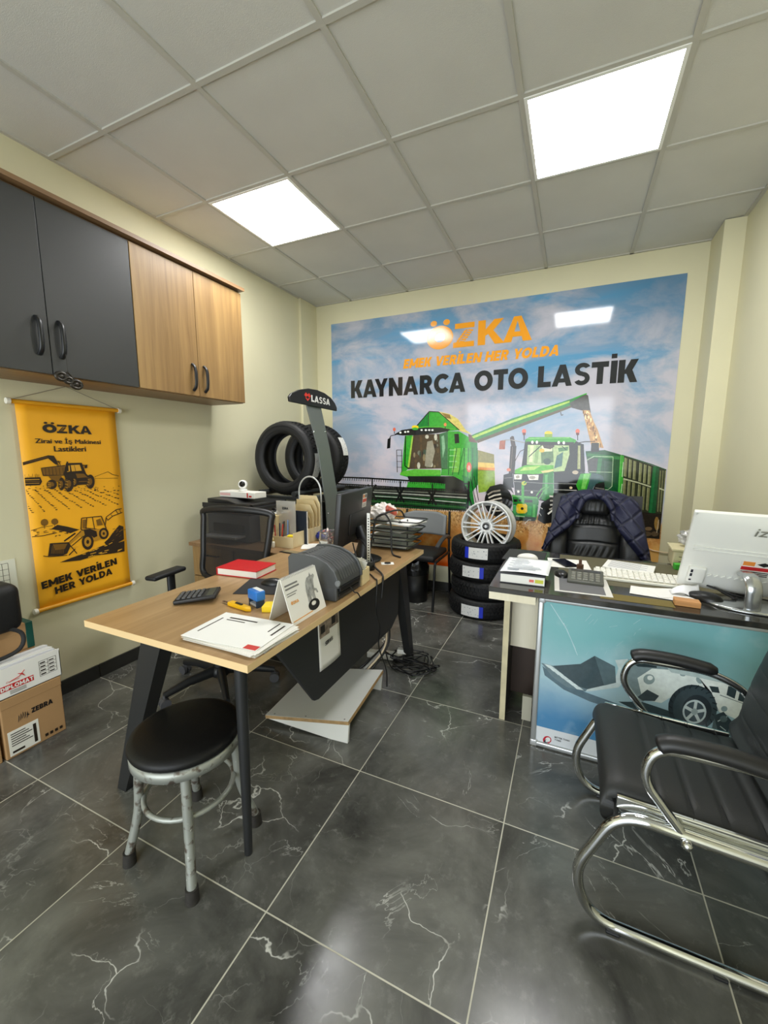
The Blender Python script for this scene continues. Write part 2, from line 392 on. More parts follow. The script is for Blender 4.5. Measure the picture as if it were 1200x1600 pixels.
MURAL=('8c8444 e8c050 e09040 8fae3e d8c870 8a6f3a 3aa432 1f7f30 1b1c1a 3b342f 57b84a 7cc04c 6a4a3c 15512a a8dca0 4a3b26 6f7260 c8c4b0 5a4428 3a4a3a 8a7a58 2a2018 9a9480 3c7048 88b890 a8cc4c 5cb834 f4f4ec f0d020 d86a50 e88850 e06040 f0b0a0 2c8c30 1c4a24 2a2c28 b8bcae d8dcd0 8a9080 3d7a3a 5e5236 4a4740 c4955a f0d8a0 a87038 7a5630 e0b878 5a5a58 2f7a3e 4a4a48 2e7a40 3c5e48 b4d0a8 2f3324 7e8058 aab088 74764e a0a67c b8ba98 1f6a38 70c060 c0d0b0 1a1a18 2a251f 5c4c38 94743c 7a6448 9a8a70 bcb098 9a9284 e0d8c8 232320 4a3e38 7a6a60 8a8a88 a8604a a09a94 e08060 22251f b4cc90 5f8056 e6eec0 44706a 48804c dfe8b8 8db070 e8b840 3e5a48 4a4038 2a2a26 8ccc70 ecd024 88a834 e0684c 6a3028 1f2220 9aa068 d8d8b0 30302c b8dc70 e8d890 f2efe4 a8a090 58b060 8a8c88 60625e e8e8e0 b0b0a8 f0d8b0 60ac58 10180e 2fa048 58b858 58a84c 1a2a18 8fbc80 ecc41e 2a2410 c0c840 1f7030 141513 eeeae0 a8a498 d8d4c8 d8d8d0 c8c8c0 e0e0d8 7cd060 3c5c5c 22221f 7a7670 6a6660 c8b8a0',0.207,0.6761,"""0 1 1529 696 1680 656 1704 334 1555 304;
1 2 1533 586 1683 576 1691 536 1541 539;
2 3 1541 539 1691 536 1692 513 1542 516;
3 2 1536 510 1692 507 1704 334 1555 304;
4 1 1152 1052 1263 1025 1343 976 1418 876 1478 834 1358 871;
5 2 1183 1039 1263 1019 1277 978 1227 991;
6 3 1064 1055 1158 1046 1358 877 1249 867 918 903;
7 4 1064 1055 931 915 1054 907 1064 1043;
8 5 934 913 1067 1052 1060 1058 927 918;
8 6 1064 1051 1158 1042 1158 1050 1064 1059;
8 7 1156 1043 1356 874 1360 880 1161 1048;
9 6 1054 1055 1057 907 1063 906 1060 1055;
6 4 1249 867 1358 865 1515 771 1536 678 1546 380 1484 294 1445 389 1315 451 1190 454 1195 515 1258 516;
10 5 1387 713 1452 713 1446 537 1381 506;
7 5 1462 771 1527 759 1546 380 1495 313;
11 5 1314 713 1375 713 1363 488 1296 487;
8 5 1311 843 1353 842 1361 760 1319 755;
12 6 1442 841 1502 817 1527 759 1450 771;
13 6 1408 713 1410 447 1416 447 1414 713;
13 6 1443 713 1447 413 1454 413 1450 713;
13 6 1485 713 1490 372 1497 373 1491 713;
13 6 1526 713 1533 332 1539 333 1532 713;
14 6 1266 693 1339 693 1339 698 1266 698;
14 6 1267 639 1341 640 1340 645 1267 645;
14 6 1268 586 1342 586 1342 592 1268 591;
14 6 1270 531 1344 533 1344 538 1270 537;
13 7 1262 713 1262 462 1269 462 1269 713;
13 7 1335 714 1299 463 1306 462 1342 713;
13 7 1402 714 1355 465 1361 463 1408 713;
15 5 905 843 1169 845 1195 521 856 508;
16 6 987 667 982 650 969 643 956 650 950 667 956 684 969 691 982 684;
17 6 1066 650 1064 637 1057 632 1050 637 1046 650 1049 663 1056 668 1063 663;
18 6 1171 689 1168 669 1159 661 1150 669 1146 689 1150 708 1158 716 1167 708;
18 7 959 641 955 632 947 628 939 632 935 641 938 650 947 654 955 650;
18 6 1110 777 1108 755 1104 746 1098 755 1096 777 1098 799 1102 808 1107 799;
18 7 1130 746 1126 722 1116 712 1105 722 1100 746 1104 769 1114 779 1126 769;
17 6 1107 560 1103 541 1092 533 1081 541 1076 560 1080 578 1091 586 1102 579;
16 6 1156 784 1154 773 1149 769 1144 773 1141 784 1143 794 1148 799 1154 794;
17 6 982 545 978 521 966 511 954 521 949 545 953 569 965 579 977 569;
18 6 1028 584 1025 565 1017 557 1010 565 1006 584 1009 603 1017 611 1025 603;
19 7 1077 564 1072 555 1059 551 1046 555 1040 564 1046 573 1058 577 1072 574;
19 7 989 650 986 626 980 616 974 626 971 649 973 673 979 683 986 673;
18 6 1162 566 1160 546 1154 537 1149 545 1146 565 1148 585 1153 593 1159 585;
16 8 1082 540 1079 530 1072 526 1064 530 1061 540 1064 550 1071 554 1078 550;
20 6 1138 541 1135 531 1127 527 1119 531 1116 540 1119 550 1127 554 1134 550;
17 7 1148 816 1144 793 1132 783 1121 793 1116 816 1120 839 1131 849 1142 839;
20 6 931 647 928 628 920 620 911 628 908 647 911 666 919 673 927 666;
16 9 1064 559 1060 533 1051 522 1042 533 1037 559 1041 585 1050 596 1059 585;
18 6 999 801 995 776 986 766 976 777 972 802 975 826 984 837 994 826;
16 6 1160 739 1158 730 1152 726 1146 730 1143 739 1146 749 1151 752 1157 748;
21 8 1144 733 1139 718 1127 712 1114 718 1108 733 1113 748 1126 754 1138 748;
19 6 1043 674 1038 654 1026 646 1013 654 1008 674 1013 695 1025 703 1038 695;
18 6 946 542 944 523 936 514 929 522 926 542 928 562 936 571 943 562;
17 9 1111 556 1106 538 1092 530 1079 538 1073 555 1078 573 1092 580 1105 573;
17 6 1064 819 1059 805 1045 800 1032 806 1026 820 1031 834 1045 839 1058 833;
21 7 1012 654 1010 635 1005 627 1000 635 997 654 999 674 1004 682 1009 674;
16 7 1042 629 1038 615 1028 610 1018 615 1013 629 1017 642 1027 648 1038 642;
19 8 1040 655 1038 640 1034 633 1029 640 1026 654 1028 670 1033 676 1038 670;
18 6 1077 738 1074 723 1067 717 1059 723 1056 738 1059 753 1066 759 1074 752;
18 7 997 718 995 695 988 686 980 695 977 718 980 740 987 749 994 740;
18 7 952 589 947 578 936 573 925 578 920 589 925 600 936 605 947 600;
16 9 1046 636 1043 624 1036 619 1030 624 1027 636 1029 648 1036 653 1043 648;
20 10 1034 623 1031 598 1021 588 1010 598 1006 623 1009 648 1019 659 1030 648;
21 7 1085 759 1084 737 1078 729 1073 737 1070 759 1072 780 1077 789 1083 780;
22 11 1050 774 1101 786 1128 683 1093 531 1028 542 1039 683;
23 7 1169 845 1249 867 1258 516 1195 521;
24 8 1188 821 1213 832 1228 713 1206 618;
6 6 819 832 899 837 856 508 782 449 800 639;
25 7 892 825 906 824 869 527 849 520;
8 7 820 832 816 539 827 539 831 831;
8 8 819 535 866 504 873 512 825 543;
26 9 781 481 923 509 1189 508 1190 460 911 440 768 449;
6 10 768 449 911 440 1190 460 1191 441 911 415;
8 8 707 848 785 888 871 898 1028 907 1180 904 1273 884 1249 867 1137 851 925 836 792 835;
26 9 964 905 1028 910 1027 917 963 912;
26 10 1028 910 1180 906 1180 913 1028 917;
26 11 1179 906 1321 880 1322 887 1180 913;
27 9 783 863 780 856 771 854 763 857 759 863 762 870 771 872 780 870;
27 9 834 868 830 862 822 859 813 862 810 869 813 875 822 878 830 875;
27 9 864 871 860 864 852 862 843 865 840 871 843 878 852 880 860 878;
27 9 1001 884 998 877 990 875 982 878 978 884 981 890 990 893 998 890;
27 9 1044 883 1041 876 1032 874 1024 877 1021 883 1024 890 1032 892 1040 889;
27 9 1078 882 1075 876 1067 873 1059 876 1055 883 1059 889 1067 891 1075 889;
27 9 1110 882 1107 875 1099 873 1091 876 1087 882 1091 888 1099 891 1107 888;
28 9 960 912 958 905 952 900 942 896 931 894 918 895 906 897 896 901 890 907 888 913 890 919 896 925 906 929 918 930 930 930 942 928 952 923 958 918;
6 10 957 897 955 892 950 889 941 886 930 885 919 885 908 887 899 890 893 894 891 898 893 902 899 906 908 908 918 909 930 909 940 907 949 904 955 901;
29 9 721 895 720 889 718 884 714 880 709 878 704 878 699 880 694 884 692 890 691 896 692 902 694 907 698 911 703 912 708 912 714 910 718 906 720 901;
30 12 1236 929 1236 924 1233 919 1230 915 1226 913 1221 913 1216 915 1213 919 1210 924 1209 930 1210 935 1212 940 1216 944 1220 946 1225 946 1229 943 1233 940 1235 935;
8 13 1220 915 1221 891 1227 891 1226 915;
8 9 703 877 703 852 710 852 710 877;
8 9 730 849 668 837 669 830 731 842;
8 10 665 835 644 791 651 788 672 832;
8 11 634 803 668 815 662 714 627 708;
9 1 728 695 736 474 744 474 735 695;
9 10 783 689 785 475 792 475 790 689;
9 7 732 692 793 692 793 698 731 698;
9 11 732 636 794 636 794 642 732 641;
9 11 732 579 794 580 794 585 732 584;
9 11 733 522 795 523 795 528 733 527;
31 7 1482 538 1481 522 1477 507 1471 497 1464 491 1456 491 1448 496 1441 507 1436 521 1434 537 1435 553 1439 568 1445 578 1452 584 1461 584 1469 578 1475 568 1480 554;
32 8 1470 532 1470 524 1468 517 1465 511 1461 508 1457 508 1453 511 1450 516 1447 523 1446 531 1447 539 1449 547 1452 552 1456 555 1460 555 1464 552 1467 547 1469 540;
8 11 850 438 1315 451 1445 389 1484 294 1450 227 899 313;
6 12 858 382 1083 383 1236 376 1238 302 1006 305 838 311;
33 13 1083 383 1236 376 1238 302 1110 303;
7 12 1394 465 1480 431 1524 182 1470 179 1435 334;
8 13 1470 448 1532 212 1537 214 1476 450;
8 14 1505 455 1555 231 1560 233 1511 457;
34 13 0 247 873 248 1468 240 1441 129 874 120 0 135;
35 14 0 324 872 318 1478 312 1468 240 873 236 0 240;
8 1 0 408 0 379 0 378 0 407;
8 1 0 407 0 378 0 378 0 407;
8 1 7 407 4 378 10 378 14 406;
8 1 35 406 32 377 38 377 42 406;
8 1 63 406 59 377 65 377 69 406;
8 1 90 405 87 377 93 376 96 405;
8 1 118 405 114 376 120 376 124 405;
8 1 145 405 141 376 148 376 151 404;
8 1 172 404 168 376 175 375 178 404;
8 1 199 404 195 375 201 375 205 403;
8 1 226 403 222 375 228 374 232 403;
8 1 252 403 249 374 255 374 258 402;
8 1 279 402 275 374 282 374 285 402;
8 1 305 402 302 374 308 374 311 402;
8 1 331 402 328 373 334 373 337 401;
8 1 358 401 354 373 360 373 364 401;
8 1 384 401 380 373 386 372 389 400;
8 1 409 400 406 372 412 372 415 400;
8 1 435 400 432 372 438 372 441 399;
8 1 461 399 458 372 464 371 467 399;
8 1 486 399 483 371 489 371 492 399;
8 1 512 399 509 371 515 371 517 398;
8 1 537 398 534 371 540 370 543 398;
8 1 562 398 559 370 565 370 568 398;
8 1 587 397 584 370 590 370 593 397;
8 1 612 397 609 370 615 369 618 397;
8 1 637 397 634 369 640 369 642 396;
8 1 661 396 659 369 664 369 667 396;
8 1 686 396 683 369 689 368 691 396;
8 1 710 395 708 368 713 368 716 395;
8 1 734 395 732 368 737 368 740 395;
8 1 759 395 756 368 762 367 764 394;
8 1 783 394 780 367 786 367 788 394;
8 1 807 394 804 367 810 367 812 394;
8 1 831 394 828 367 834 366 836 393;
8 13 854 393 852 366 857 366 860 393;
8 13 878 393 875 366 881 366 883 392;
8 13 901 392 899 366 904 365 907 392;
8 13 925 392 922 365 928 365 930 392;
8 13 948 392 946 365 951 365 953 391;
8 13 971 391 969 365 974 364 976 391;
8 13 994 391 992 364 997 364 999 390;
8 13 1017 390 1015 364 1020 364 1022 390;
8 13 1040 390 1038 364 1043 364 1045 390;
8 13 1063 390 1061 364 1066 363 1068 389;
8 14 1085 389 1083 363 1088 363 1090 389;
8 14 1108 389 1106 363 1111 363 1113 389;
8 14 1130 389 1128 363 1133 362 1135 388;
8 14 1153 388 1151 362 1156 362 1158 388;
8 14 1175 388 1173 362 1178 362 1180 388;
8 14 1197 388 1195 362 1200 361 1202 387;
8 14 1219 387 1217 361 1222 361 1224 387;
8 12 1241 387 1239 361 1244 361 1246 386;
8 12 1263 386 1261 361 1266 360 1268 386;
8 12 1284 386 1283 360 1288 360 1289 386;
8 12 1306 386 1304 360 1309 360 1311 386;
8 12 1328 385 1326 360 1331 360 1333 385;
8 12 1349 385 1347 360 1352 359 1354 385;
8 12 1370 385 1369 359 1374 359 1375 384;
8 13 1392 384 1390 359 1395 359 1396 384;
8 13 1413 384 1411 359 1416 358 1418 384;
8 13 1434 384 1432 358 1437 358 1439 383;
8 1 0 338 0 309 0 309 0 338;
8 1 0 338 0 309 0 309 0 338;
8 15 6 338 2 309 9 308 13 338;
8 15 34 338 30 309 37 308 40 337;
8 15 62 337 58 308 64 308 68 337;
8 15 89 337 86 308 92 308 96 337;
8 15 117 337 113 308 119 308 123 336;
8 15 144 336 140 308 147 308 150 336;
8 15 171 336 168 308 174 307 177 336;
8 15 198 336 195 307 201 307 204 336;
8 15 225 336 222 307 228 307 231 335;
8 15 252 336 248 307 254 307 258 335;
8 15 278 335 275 307 281 306 284 335;
8 15 305 335 301 307 307 306 311 335;
8 15 331 335 328 306 334 306 337 334;
8 15 357 334 354 306 360 306 363 334;
8 15 383 334 380 306 386 306 389 334;
8 15 409 334 406 306 412 306 415 334;
8 15 435 334 432 306 438 305 441 333;
8 15 461 333 458 306 463 305 466 333;
8 15 486 333 483 305 489 305 492 333;
8 15 512 333 509 305 514 305 517 333;
8 15 537 333 534 305 540 305 543 332;
8 15 562 332 559 305 565 304 568 332;
8 15 587 332 584 305 590 304 593 332;
8 15 612 332 609 304 615 304 618 332;
8 15 637 332 634 304 640 304 643 331;
8 15 662 331 659 304 665 304 667 331;
8 15 686 331 684 304 689 304 692 331;
8 15 711 331 708 304 714 303 716 331;
8 15 735 331 732 304 738 303 740 330;
8 15 759 330 757 303 762 303 765 330;
8 15 783 330 781 303 786 303 789 330;
8 15 807 330 805 303 810 303 813 330;
8 15 831 330 829 303 834 302 837 330;
8 15 855 330 853 303 858 302 860 329;
8 15 879 329 876 302 882 302 884 329;
8 15 902 329 900 302 905 302 908 329;
8 15 926 329 923 302 929 302 931 328;
8 15 949 329 947 302 952 302 954 328;
8 15 972 328 970 302 975 302 977 328;
8 15 995 328 993 302 998 301 1000 328;
8 15 1018 328 1016 302 1021 301 1023 328;
8 15 1041 328 1039 301 1044 301 1046 327;
8 15 1064 328 1062 301 1067 301 1069 327;
8 15 1087 327 1084 301 1090 301 1092 327;
8 15 1109 327 1107 301 1112 300 1114 327;
8 15 1132 327 1130 301 1135 300 1137 326;
8 15 1154 327 1152 300 1157 300 1159 326;
8 15 1176 326 1174 300 1179 300 1181 326;
8 15 1198 326 1196 300 1202 300 1204 326;
8 15 1220 326 1219 300 1224 300 1226 326;
8 15 1242 326 1241 300 1246 300 1247 325;
8 15 1264 326 1262 300 1267 299 1269 325;
8 15 1286 325 1284 300 1289 299 1291 325;
8 15 1308 325 1306 299 1311 299 1313 325;
8 15 1329 325 1328 299 1332 299 1334 325;
8 15 1351 325 1349 299 1354 299 1356 324;
8 15 1372 324 1370 299 1375 299 1377 324;
8 15 1394 324 1392 299 1397 298 1398 324;
8 15 1415 324 1413 299 1418 298 1420 324;
8 15 1436 324 1434 298 1439 298 1441 324;
8 1 0 192 0 162 0 162 0 192;
8 1 0 192 0 162 0 162 0 192;
8 14 4 192 0 162 6 162 10 192;
8 14 32 192 28 162 34 162 38 192;
8 14 59 192 56 162 62 162 66 192;
8 14 87 192 83 163 90 162 93 192;
8 14 115 192 111 163 117 162 121 192;
8 14 142 192 138 163 145 162 148 192;
8 14 169 192 166 163 172 163 175 192;
8 14 196 192 193 163 199 163 202 192;
8 14 223 192 220 163 226 163 230 192;
8 14 250 192 247 163 253 163 256 192;
8 14 277 192 274 163 280 163 283 192;
8 14 304 192 300 163 306 163 310 192;
8 14 330 192 327 163 333 163 336 192;
8 14 356 192 353 163 359 163 362 192;
8 14 383 192 379 163 385 163 388 192;
8 14 409 192 405 163 411 163 415 192;
8 14 434 192 431 163 437 163 440 192;
8 14 460 192 457 163 463 163 466 192;
8 14 486 192 483 163 489 163 492 192;
8 14 512 192 509 164 514 163 517 192;
8 14 537 192 534 164 540 163 543 192;
8 14 562 192 559 164 565 163 568 191;
8 14 587 192 585 164 590 163 593 191;
8 14 612 192 610 164 615 164 618 191;
8 14 637 192 635 164 640 164 643 191;
8 14 662 192 660 164 665 164 668 191;
8 14 687 192 684 164 690 164 692 191;
8 14 712 192 709 164 714 164 717 191;
8 14 736 192 733 164 739 164 742 191;
8 14 760 192 758 164 763 164 766 191;
8 14 785 192 782 164 788 164 790 191;
8 14 809 192 806 164 812 164 814 191;
8 14 833 192 830 164 836 164 838 191;
8 14 856 192 854 164 860 164 862 191;
8 14 880 192 878 164 883 164 886 191;
8 14 904 192 902 164 907 164 909 191;
8 14 928 192 925 164 930 164 933 191;
8 14 951 192 949 164 954 164 956 191;
8 14 974 192 972 165 977 164 980 191;
8 14 997 192 995 165 1000 164 1003 191;
8 14 1020 191 1018 165 1024 164 1026 191;
8 14 1043 191 1041 165 1047 165 1049 191;
8 14 1066 191 1064 165 1070 165 1072 191;
8 14 1089 191 1087 165 1092 165 1094 191;
8 14 1112 191 1110 165 1115 165 1117 191;
8 14 1134 191 1132 165 1138 165 1140 191;
8 14 1157 191 1155 165 1160 165 1162 191;
8 14 1179 191 1177 165 1182 165 1184 191;
8 14 1202 191 1200 165 1205 165 1207 191;
8 14 1224 191 1222 165 1227 165 1229 191;
8 14 1246 191 1244 165 1249 165 1251 191;
8 14 1268 191 1266 165 1271 165 1273 191;
8 14 1290 191 1288 165 1293 165 1295 191;
8 14 1311 191 1310 165 1315 165 1316 191;
8 14 1333 191 1331 165 1336 165 1338 191;
8 14 1355 191 1353 165 1358 165 1360 191;
8 14 1376 191 1374 165 1379 165 1381 191;
8 14 1398 191 1396 165 1401 165 1402 191;
8 14 1419 191 1417 166 1422 165 1424 191;
8 14 1440 191 1438 166 1443 165 1445 191;
8 1 0 143 0 113 0 113 0 143;
8 1 0 143 0 113 0 113 0 143;
8 14 3 143 0 113 5 113 9 143;
8 14 31 143 27 113 33 113 37 143;
8 14 59 143 55 113 61 113 65 143;
8 14 86 143 83 113 89 113 93 143;
8 14 114 143 110 113 117 113 120 143;
8 14 141 143 138 113 144 113 148 143;
8 14 169 143 165 114 171 113 175 143;
8 14 196 143 192 114 199 113 202 143;
8 14 223 143 219 114 226 114 229 143;
8 14 250 143 246 114 253 114 256 143;
8 14 276 143 273 114 279 114 283 143;
8 14 303 143 300 114 306 114 309 143;
8 14 330 143 326 114 332 114 336 143;
8 14 356 143 353 114 359 114 362 143;
8 14 382 143 379 114 385 114 388 143;
8 14 408 143 405 114 411 114 414 143;
8 14 434 143 431 114 437 114 440 143;
8 14 460 143 457 114 463 114 466 143;
8 14 486 143 483 114 489 114 492 143;
8 14 512 143 509 115 514 114 517 143;
8 14 537 143 534 115 540 114 543 143;
8 14 562 143 559 115 565 114 568 143;
8 14 588 143 585 115 590 115 593 143;
8 14 613 143 610 115 616 115 618 143;
8 14 638 143 635 115 641 115 643 143;
8 14 663 143 660 115 665 115 668 143;
8 14 687 143 684 115 690 115 693 143;
8 14 712 143 709 115 715 115 717 143;
8 14 736 143 734 115 739 115 742 143;
8 14 761 143 758 115 764 115 766 143;
8 14 785 143 782 115 788 115 791 143;
8 14 809 143 807 115 812 115 815 143;
8 14 833 143 831 115 836 115 839 143;
8 14 857 143 855 115 860 115 862 143;
8 14 881 143 878 116 884 115 886 143;
8 14 905 143 902 116 908 115 910 143;
8 14 928 143 926 116 931 115 934 143;
8 14 952 143 949 116 955 116 957 143;
8 14 975 143 973 116 978 116 980 143;
8 14 998 143 996 116 1001 116 1003 143;
8 14 1021 143 1019 116 1024 116 1027 143;
8 14 1044 143 1042 116 1047 116 1050 143;
8 14 1067 143 1065 116 1070 116 1073 143;
8 14 1090 143 1088 116 1093 116 1095 143;
8 14 1113 143 1111 116 1116 116 1118 143;
8 14 1136 143 1134 116 1139 116 1141 143;
8 14 1158 143 1156 116 1161 116 1163 143;
8 14 1180 143 1178 116 1184 116 1186 143;
8 14 1203 143 1201 116 1206 116 1208 143;
8 14 1225 143 1223 116 1228 116 1230 143;
8 14 1247 143 1245 117 1250 116 1252 143;
8 14 1269 143 1267 117 1272 116 1274 143;
8 14 1291 143 1289 117 1294 116 1296 143;
8 14 1313 143 1311 117 1316 117 1318 143;
8 14 1334 143 1333 117 1338 117 1339 143;
8 14 1356 143 1354 117 1359 117 1361 143;
8 14 1378 143 1376 117 1381 117 1382 143;
8 14 1399 143 1397 117 1402 117 1404 143;
8 14 1420 143 1419 117 1424 117 1425 143;
8 14 1442 143 1440 117 1445 117 1446 143;
8 2 0 400 410 399 411 414 0 415;
8 14 410 399 870 388 871 402 411 414;
8 15 871 388 1463 377 1463 390 871 402;
8 16 0 332 837 318 838 329 0 344;
8 17 838 318 1459 318 1459 329 838 329;
36 15 0 263 872 256 873 266 0 274;
36 16 872 256 1449 246 1450 256 873 266;
37 14 0 223 873 219 873 226 0 230;
37 15 873 219 1439 199 1439 205 873 226;
8 16 0 198 873 196 874 211 0 213;
8 17 873 196 1439 177 1440 190 874 211;
38 15 0 279 872 284 872 290 0 286;
38 16 872 284 1448 278 1448 284 872 290;
8 15 0 144 874 140 874 151 0 155;
8 16 874 140 1441 130 1441 140 874 151;
39 15 0 167 873 168 874 175 0 174;
39 16 873 168 1440 156 1440 162 874 175;
8 17 401 335 496 180 516 190 420 346;
8 18 497 348 400 191 420 182 516 339;
8 19 455 401 454 189 469 190 470 402;
8 17 718 321 810 170 828 180 736 331;
8 18 808 334 719 181 737 172 826 325;
8 19 768 385 770 179 784 180 782 386;
8 18 1056 309 1144 163 1160 173 1073 318;
8 19 1140 321 1059 174 1076 165 1157 313;
8 20 1103 371 1107 171 1120 172 1116 371;
8 18 1453 407 1450 136 1468 136 1471 407;
8 19 1427 356 1493 166 1507 172 1441 361;
7 7 1472 829 1821 967 2128 1063 2389 1144 2410 1112 2277 1042 2215 1018 1825 879 1521 771;
25 8 1473 817 1822 951 2128 1053 2273 1098 2274 1083 2130 1032 1823 929 1491 800;
40 9 1515 782 1824 896 2214 1034 2323 1076 2286 1041 2215 1013 1826 868 1533 759;
41 10 2274 1078 2389 1144 2408 1132 2436 995 2379 1012 2291 1041;
6 11 2298 1109 2399 1144 2396 1152 2295 1116;
42 11 2374 1017 2426 1015 2465 918 2497 856 2549 712 2459 728 2416 878;
43 12 2420 945 2418 940 2412 938 2406 940 2403 946 2405 952 2411 954 2417 951;
44 12 2530 739 2528 732 2522 729 2516 732 2513 739 2515 746 2521 749 2527 746;
45 12 2444 928 2443 921 2440 919 2435 922 2433 928 2434 935 2438 938 2442 935;
44 13 2435 925 2433 917 2428 913 2423 917 2420 925 2422 933 2427 936 2432 933;
45 12 2483 847 2482 842 2479 840 2476 842 2474 848 2475 853 2478 855 2481 853;
43 13 2520 743 2518 731 2512 726 2505 731 2501 743 2503 755 2509 760 2516 755;
43 12 2418 997 2416 987 2411 983 2405 987 2403 997 2404 1007 2409 1011 2415 1007;
44 14 2452 925 2450 912 2444 907 2438 912 2435 925 2436 939 2442 944 2448 938;
45 14 2527 735 2527 722 2524 716 2521 722 2519 735 2519 749 2522 755 2525 749;
46 12 2501 812 2500 802 2494 797 2487 802 2484 813 2486 823 2492 828 2498 823;
45 12 2388 1003 2387 992 2384 987 2379 992 2377 1003 2378 1015 2382 1019 2386 1014;
43 12 2450 860 2447 854 2441 851 2435 854 2432 860 2434 867 2440 869 2447 866;
43 12 2424 971 2424 963 2421 960 2418 964 2416 971 2417 978 2420 981 2423 978;
45 13 2404 972 2403 959 2397 953 2391 959 2388 973 2389 987 2395 992 2401 986;
45 12 2498 781 2497 772 2492 769 2487 772 2484 782 2486 790 2490 794 2495 790;
46 12 2484 795 2482 786 2478 782 2473 786 2470 795 2472 805 2476 808 2481 804;
45 12 2472 874 2471 868 2465 866 2459 868 2456 874 2458 880 2464 882 2470 880;
43 13 2426 992 2424 985 2418 983 2412 986 2409 992 2411 998 2417 1001 2423 998;
44 13 2446 866 2445 857 2443 854 2439 858 2438 866 2438 875 2441 879 2444 875;
44 15 2440 898 2440 889 2436 886 2433 889 2431 898 2432 906 2435 910 2439 906;
45 13 2423 971 2421 965 2417 963 2413 965 2411 972 2412 978 2416 980 2420 978;
44 14 2421 956 2420 946 2415 942 2409 946 2406 957 2408 967 2413 971 2418 967;
45 13 2482 828 2480 820 2476 816 2472 820 2469 829 2471 837 2475 841 2479 837;
44 14 2459 868 2457 858 2452 854 2446 858 2443 868 2445 878 2450 882 2456 877;
44 15 2435 938 2434 928 2432 925 2428 928 2426 938 2427 947 2430 951 2433 947;
45 15 2467 887 2467 873 2463 868 2458 874 2456 887 2457 901 2460 906 2465 900;
44 13 2483 786 2482 772 2477 766 2471 772 2468 786 2469 800 2474 806 2480 800;
43 14 2497 802 2495 792 2490 787 2484 792 2481 802 2482 813 2488 817 2494 813;
45 15 2410 977 2409 969 2406 965 2402 969 2400 978 2401 987 2404 990 2408 986;
45 16 2469 859 2469 846 2465 841 2460 846 2458 859 2459 872 2462 877 2467 872;
45 14 2422 911 2421 901 2418 898 2415 902 2413 911 2413 921 2416 925 2420 921;
44 15 2489 812 2487 806 2482 804 2476 806 2473 812 2475 818 2481 820 2487 818;
46 16 2480 792 2479 778 2474 773 2468 778 2464 792 2466 806 2471 812 2477 806;
44 16 2420 989 2419 983 2415 980 2412 983 2410 989 2411 995 2414 997 2418 995;
46 15 2521 728 2520 714 2515 708 2509 714 2506 728 2507 742 2512 748 2518 742;
43 16 2448 935 2447 921 2442 915 2437 921 2434 935 2435 950 2439 955 2445 949;
46 16 2463 901 2462 889 2458 884 2453 889 2451 901 2452 913 2456 918 2460 913;
43 16 2406 962 2405 948 2401 943 2397 949 2394 962 2395 975 2399 981 2403 975;
43 16 2431 960 2430 950 2424 946 2417 951 2414 961 2416 971 2422 975 2428 971;
46 16 2442 883 2440 876 2434 873 2428 876 2426 883 2428 890 2433 892 2439 890;
47 10 2207 1007 2214 981 2220 982 2214 1009;
47 11 2218 978 2233 983 2230 990 2216 985;
13 1 2419 686 2559 696 2684 656 2699 343 2584 348 2455 513;
48 2 2430 670 2667 646 2669 620 2432 644;
49 3 2438 628 2513 629 2511 514 2450 513;
50 4 2517 629 2545 629 2540 505 2512 504;
51 2 2560 609 2620 604 2628 376 2575 401;
52 4 2435 611 2485 642 2482 647 2433 615;
52 5 2484 642 2622 638 2622 643 2484 647;
52 6 2620 640 2629 403 2633 403 2624 640;
52 7 2629 404 2604 377 2606 374 2632 401;
52 8 2605 378 2577 377 2577 372 2605 373;
52 7 2459 516 2627 515 2627 519 2459 521;
53 2 2693 651 2908 573 2990 545 2991 200 2808 208 2708 338;
54 3 2703 636 2723 629 2726 483 2708 488;
55 4 2705 636 2709 488 2712 488 2708 636;
56 3 2709 462 2727 458 2732 245 2714 255;
57 4 2709 462 2713 260 2717 260 2713 462;
54 3 2735 624 2755 617 2758 472 2740 477;
55 4 2736 624 2741 477 2744 477 2740 624;
56 3 2741 451 2759 446 2763 240 2746 249;
57 4 2741 451 2745 255 2748 255 2745 451;
54 3 2767 612 2786 606 2790 461 2772 465;
55 4 2768 612 2773 465 2776 465 2771 612;
56 3 2773 440 2791 435 2795 234 2777 244;
57 4 2773 440 2777 249 2780 249 2776 440;
54 3 2808 598 2827 591 2830 446 2812 451;
55 4 2809 598 2813 451 2816 451 2812 597;
56 3 2813 426 2831 421 2835 228 2818 237;
57 4 2814 426 2818 242 2821 242 2817 426;
54 3 2839 586 2858 579 2861 435 2844 440;
55 4 2840 586 2845 440 2848 440 2843 586;
56 3 2845 415 2863 410 2866 222 2849 231;
57 4 2845 415 2849 237 2852 237 2848 415;
54 3 2870 575 2889 568 2892 425 2875 429;
55 4 2871 575 2876 429 2879 429 2874 574;
56 3 2876 404 2894 399 2897 217 2880 226;
57 4 2877 404 2880 231 2883 231 2880 404;
56 3 2949 539 2957 537 2966 213 2957 218;
56 4 2966 540 2973 537 2983 214 2974 219;
56 5 2982 540 2990 538 2991 215 2991 220;
58 5 2706 462 2811 435 2812 445 2708 473;
58 6 2810 435 2904 403 2906 413 2812 445;
58 6 2956 395 2991 382 2991 391 2958 405;
13 7 2900 573 2943 564 2948 197 2900 199;
59 8 2904 568 2922 564 2922 200 2905 199;
6 6 2671 656 2698 651 2709 333 2676 342;
60 7 2674 651 2683 342 2687 342 2677 651;
61 7 2694 601 2694 483 2700 482 2700 600;
61 7 2699 426 2696 343 2702 343 2704 426;
13 8 2683 653 2907 575 2908 582 2685 659;
13 9 2907 575 2990 542 2991 548 2908 581;
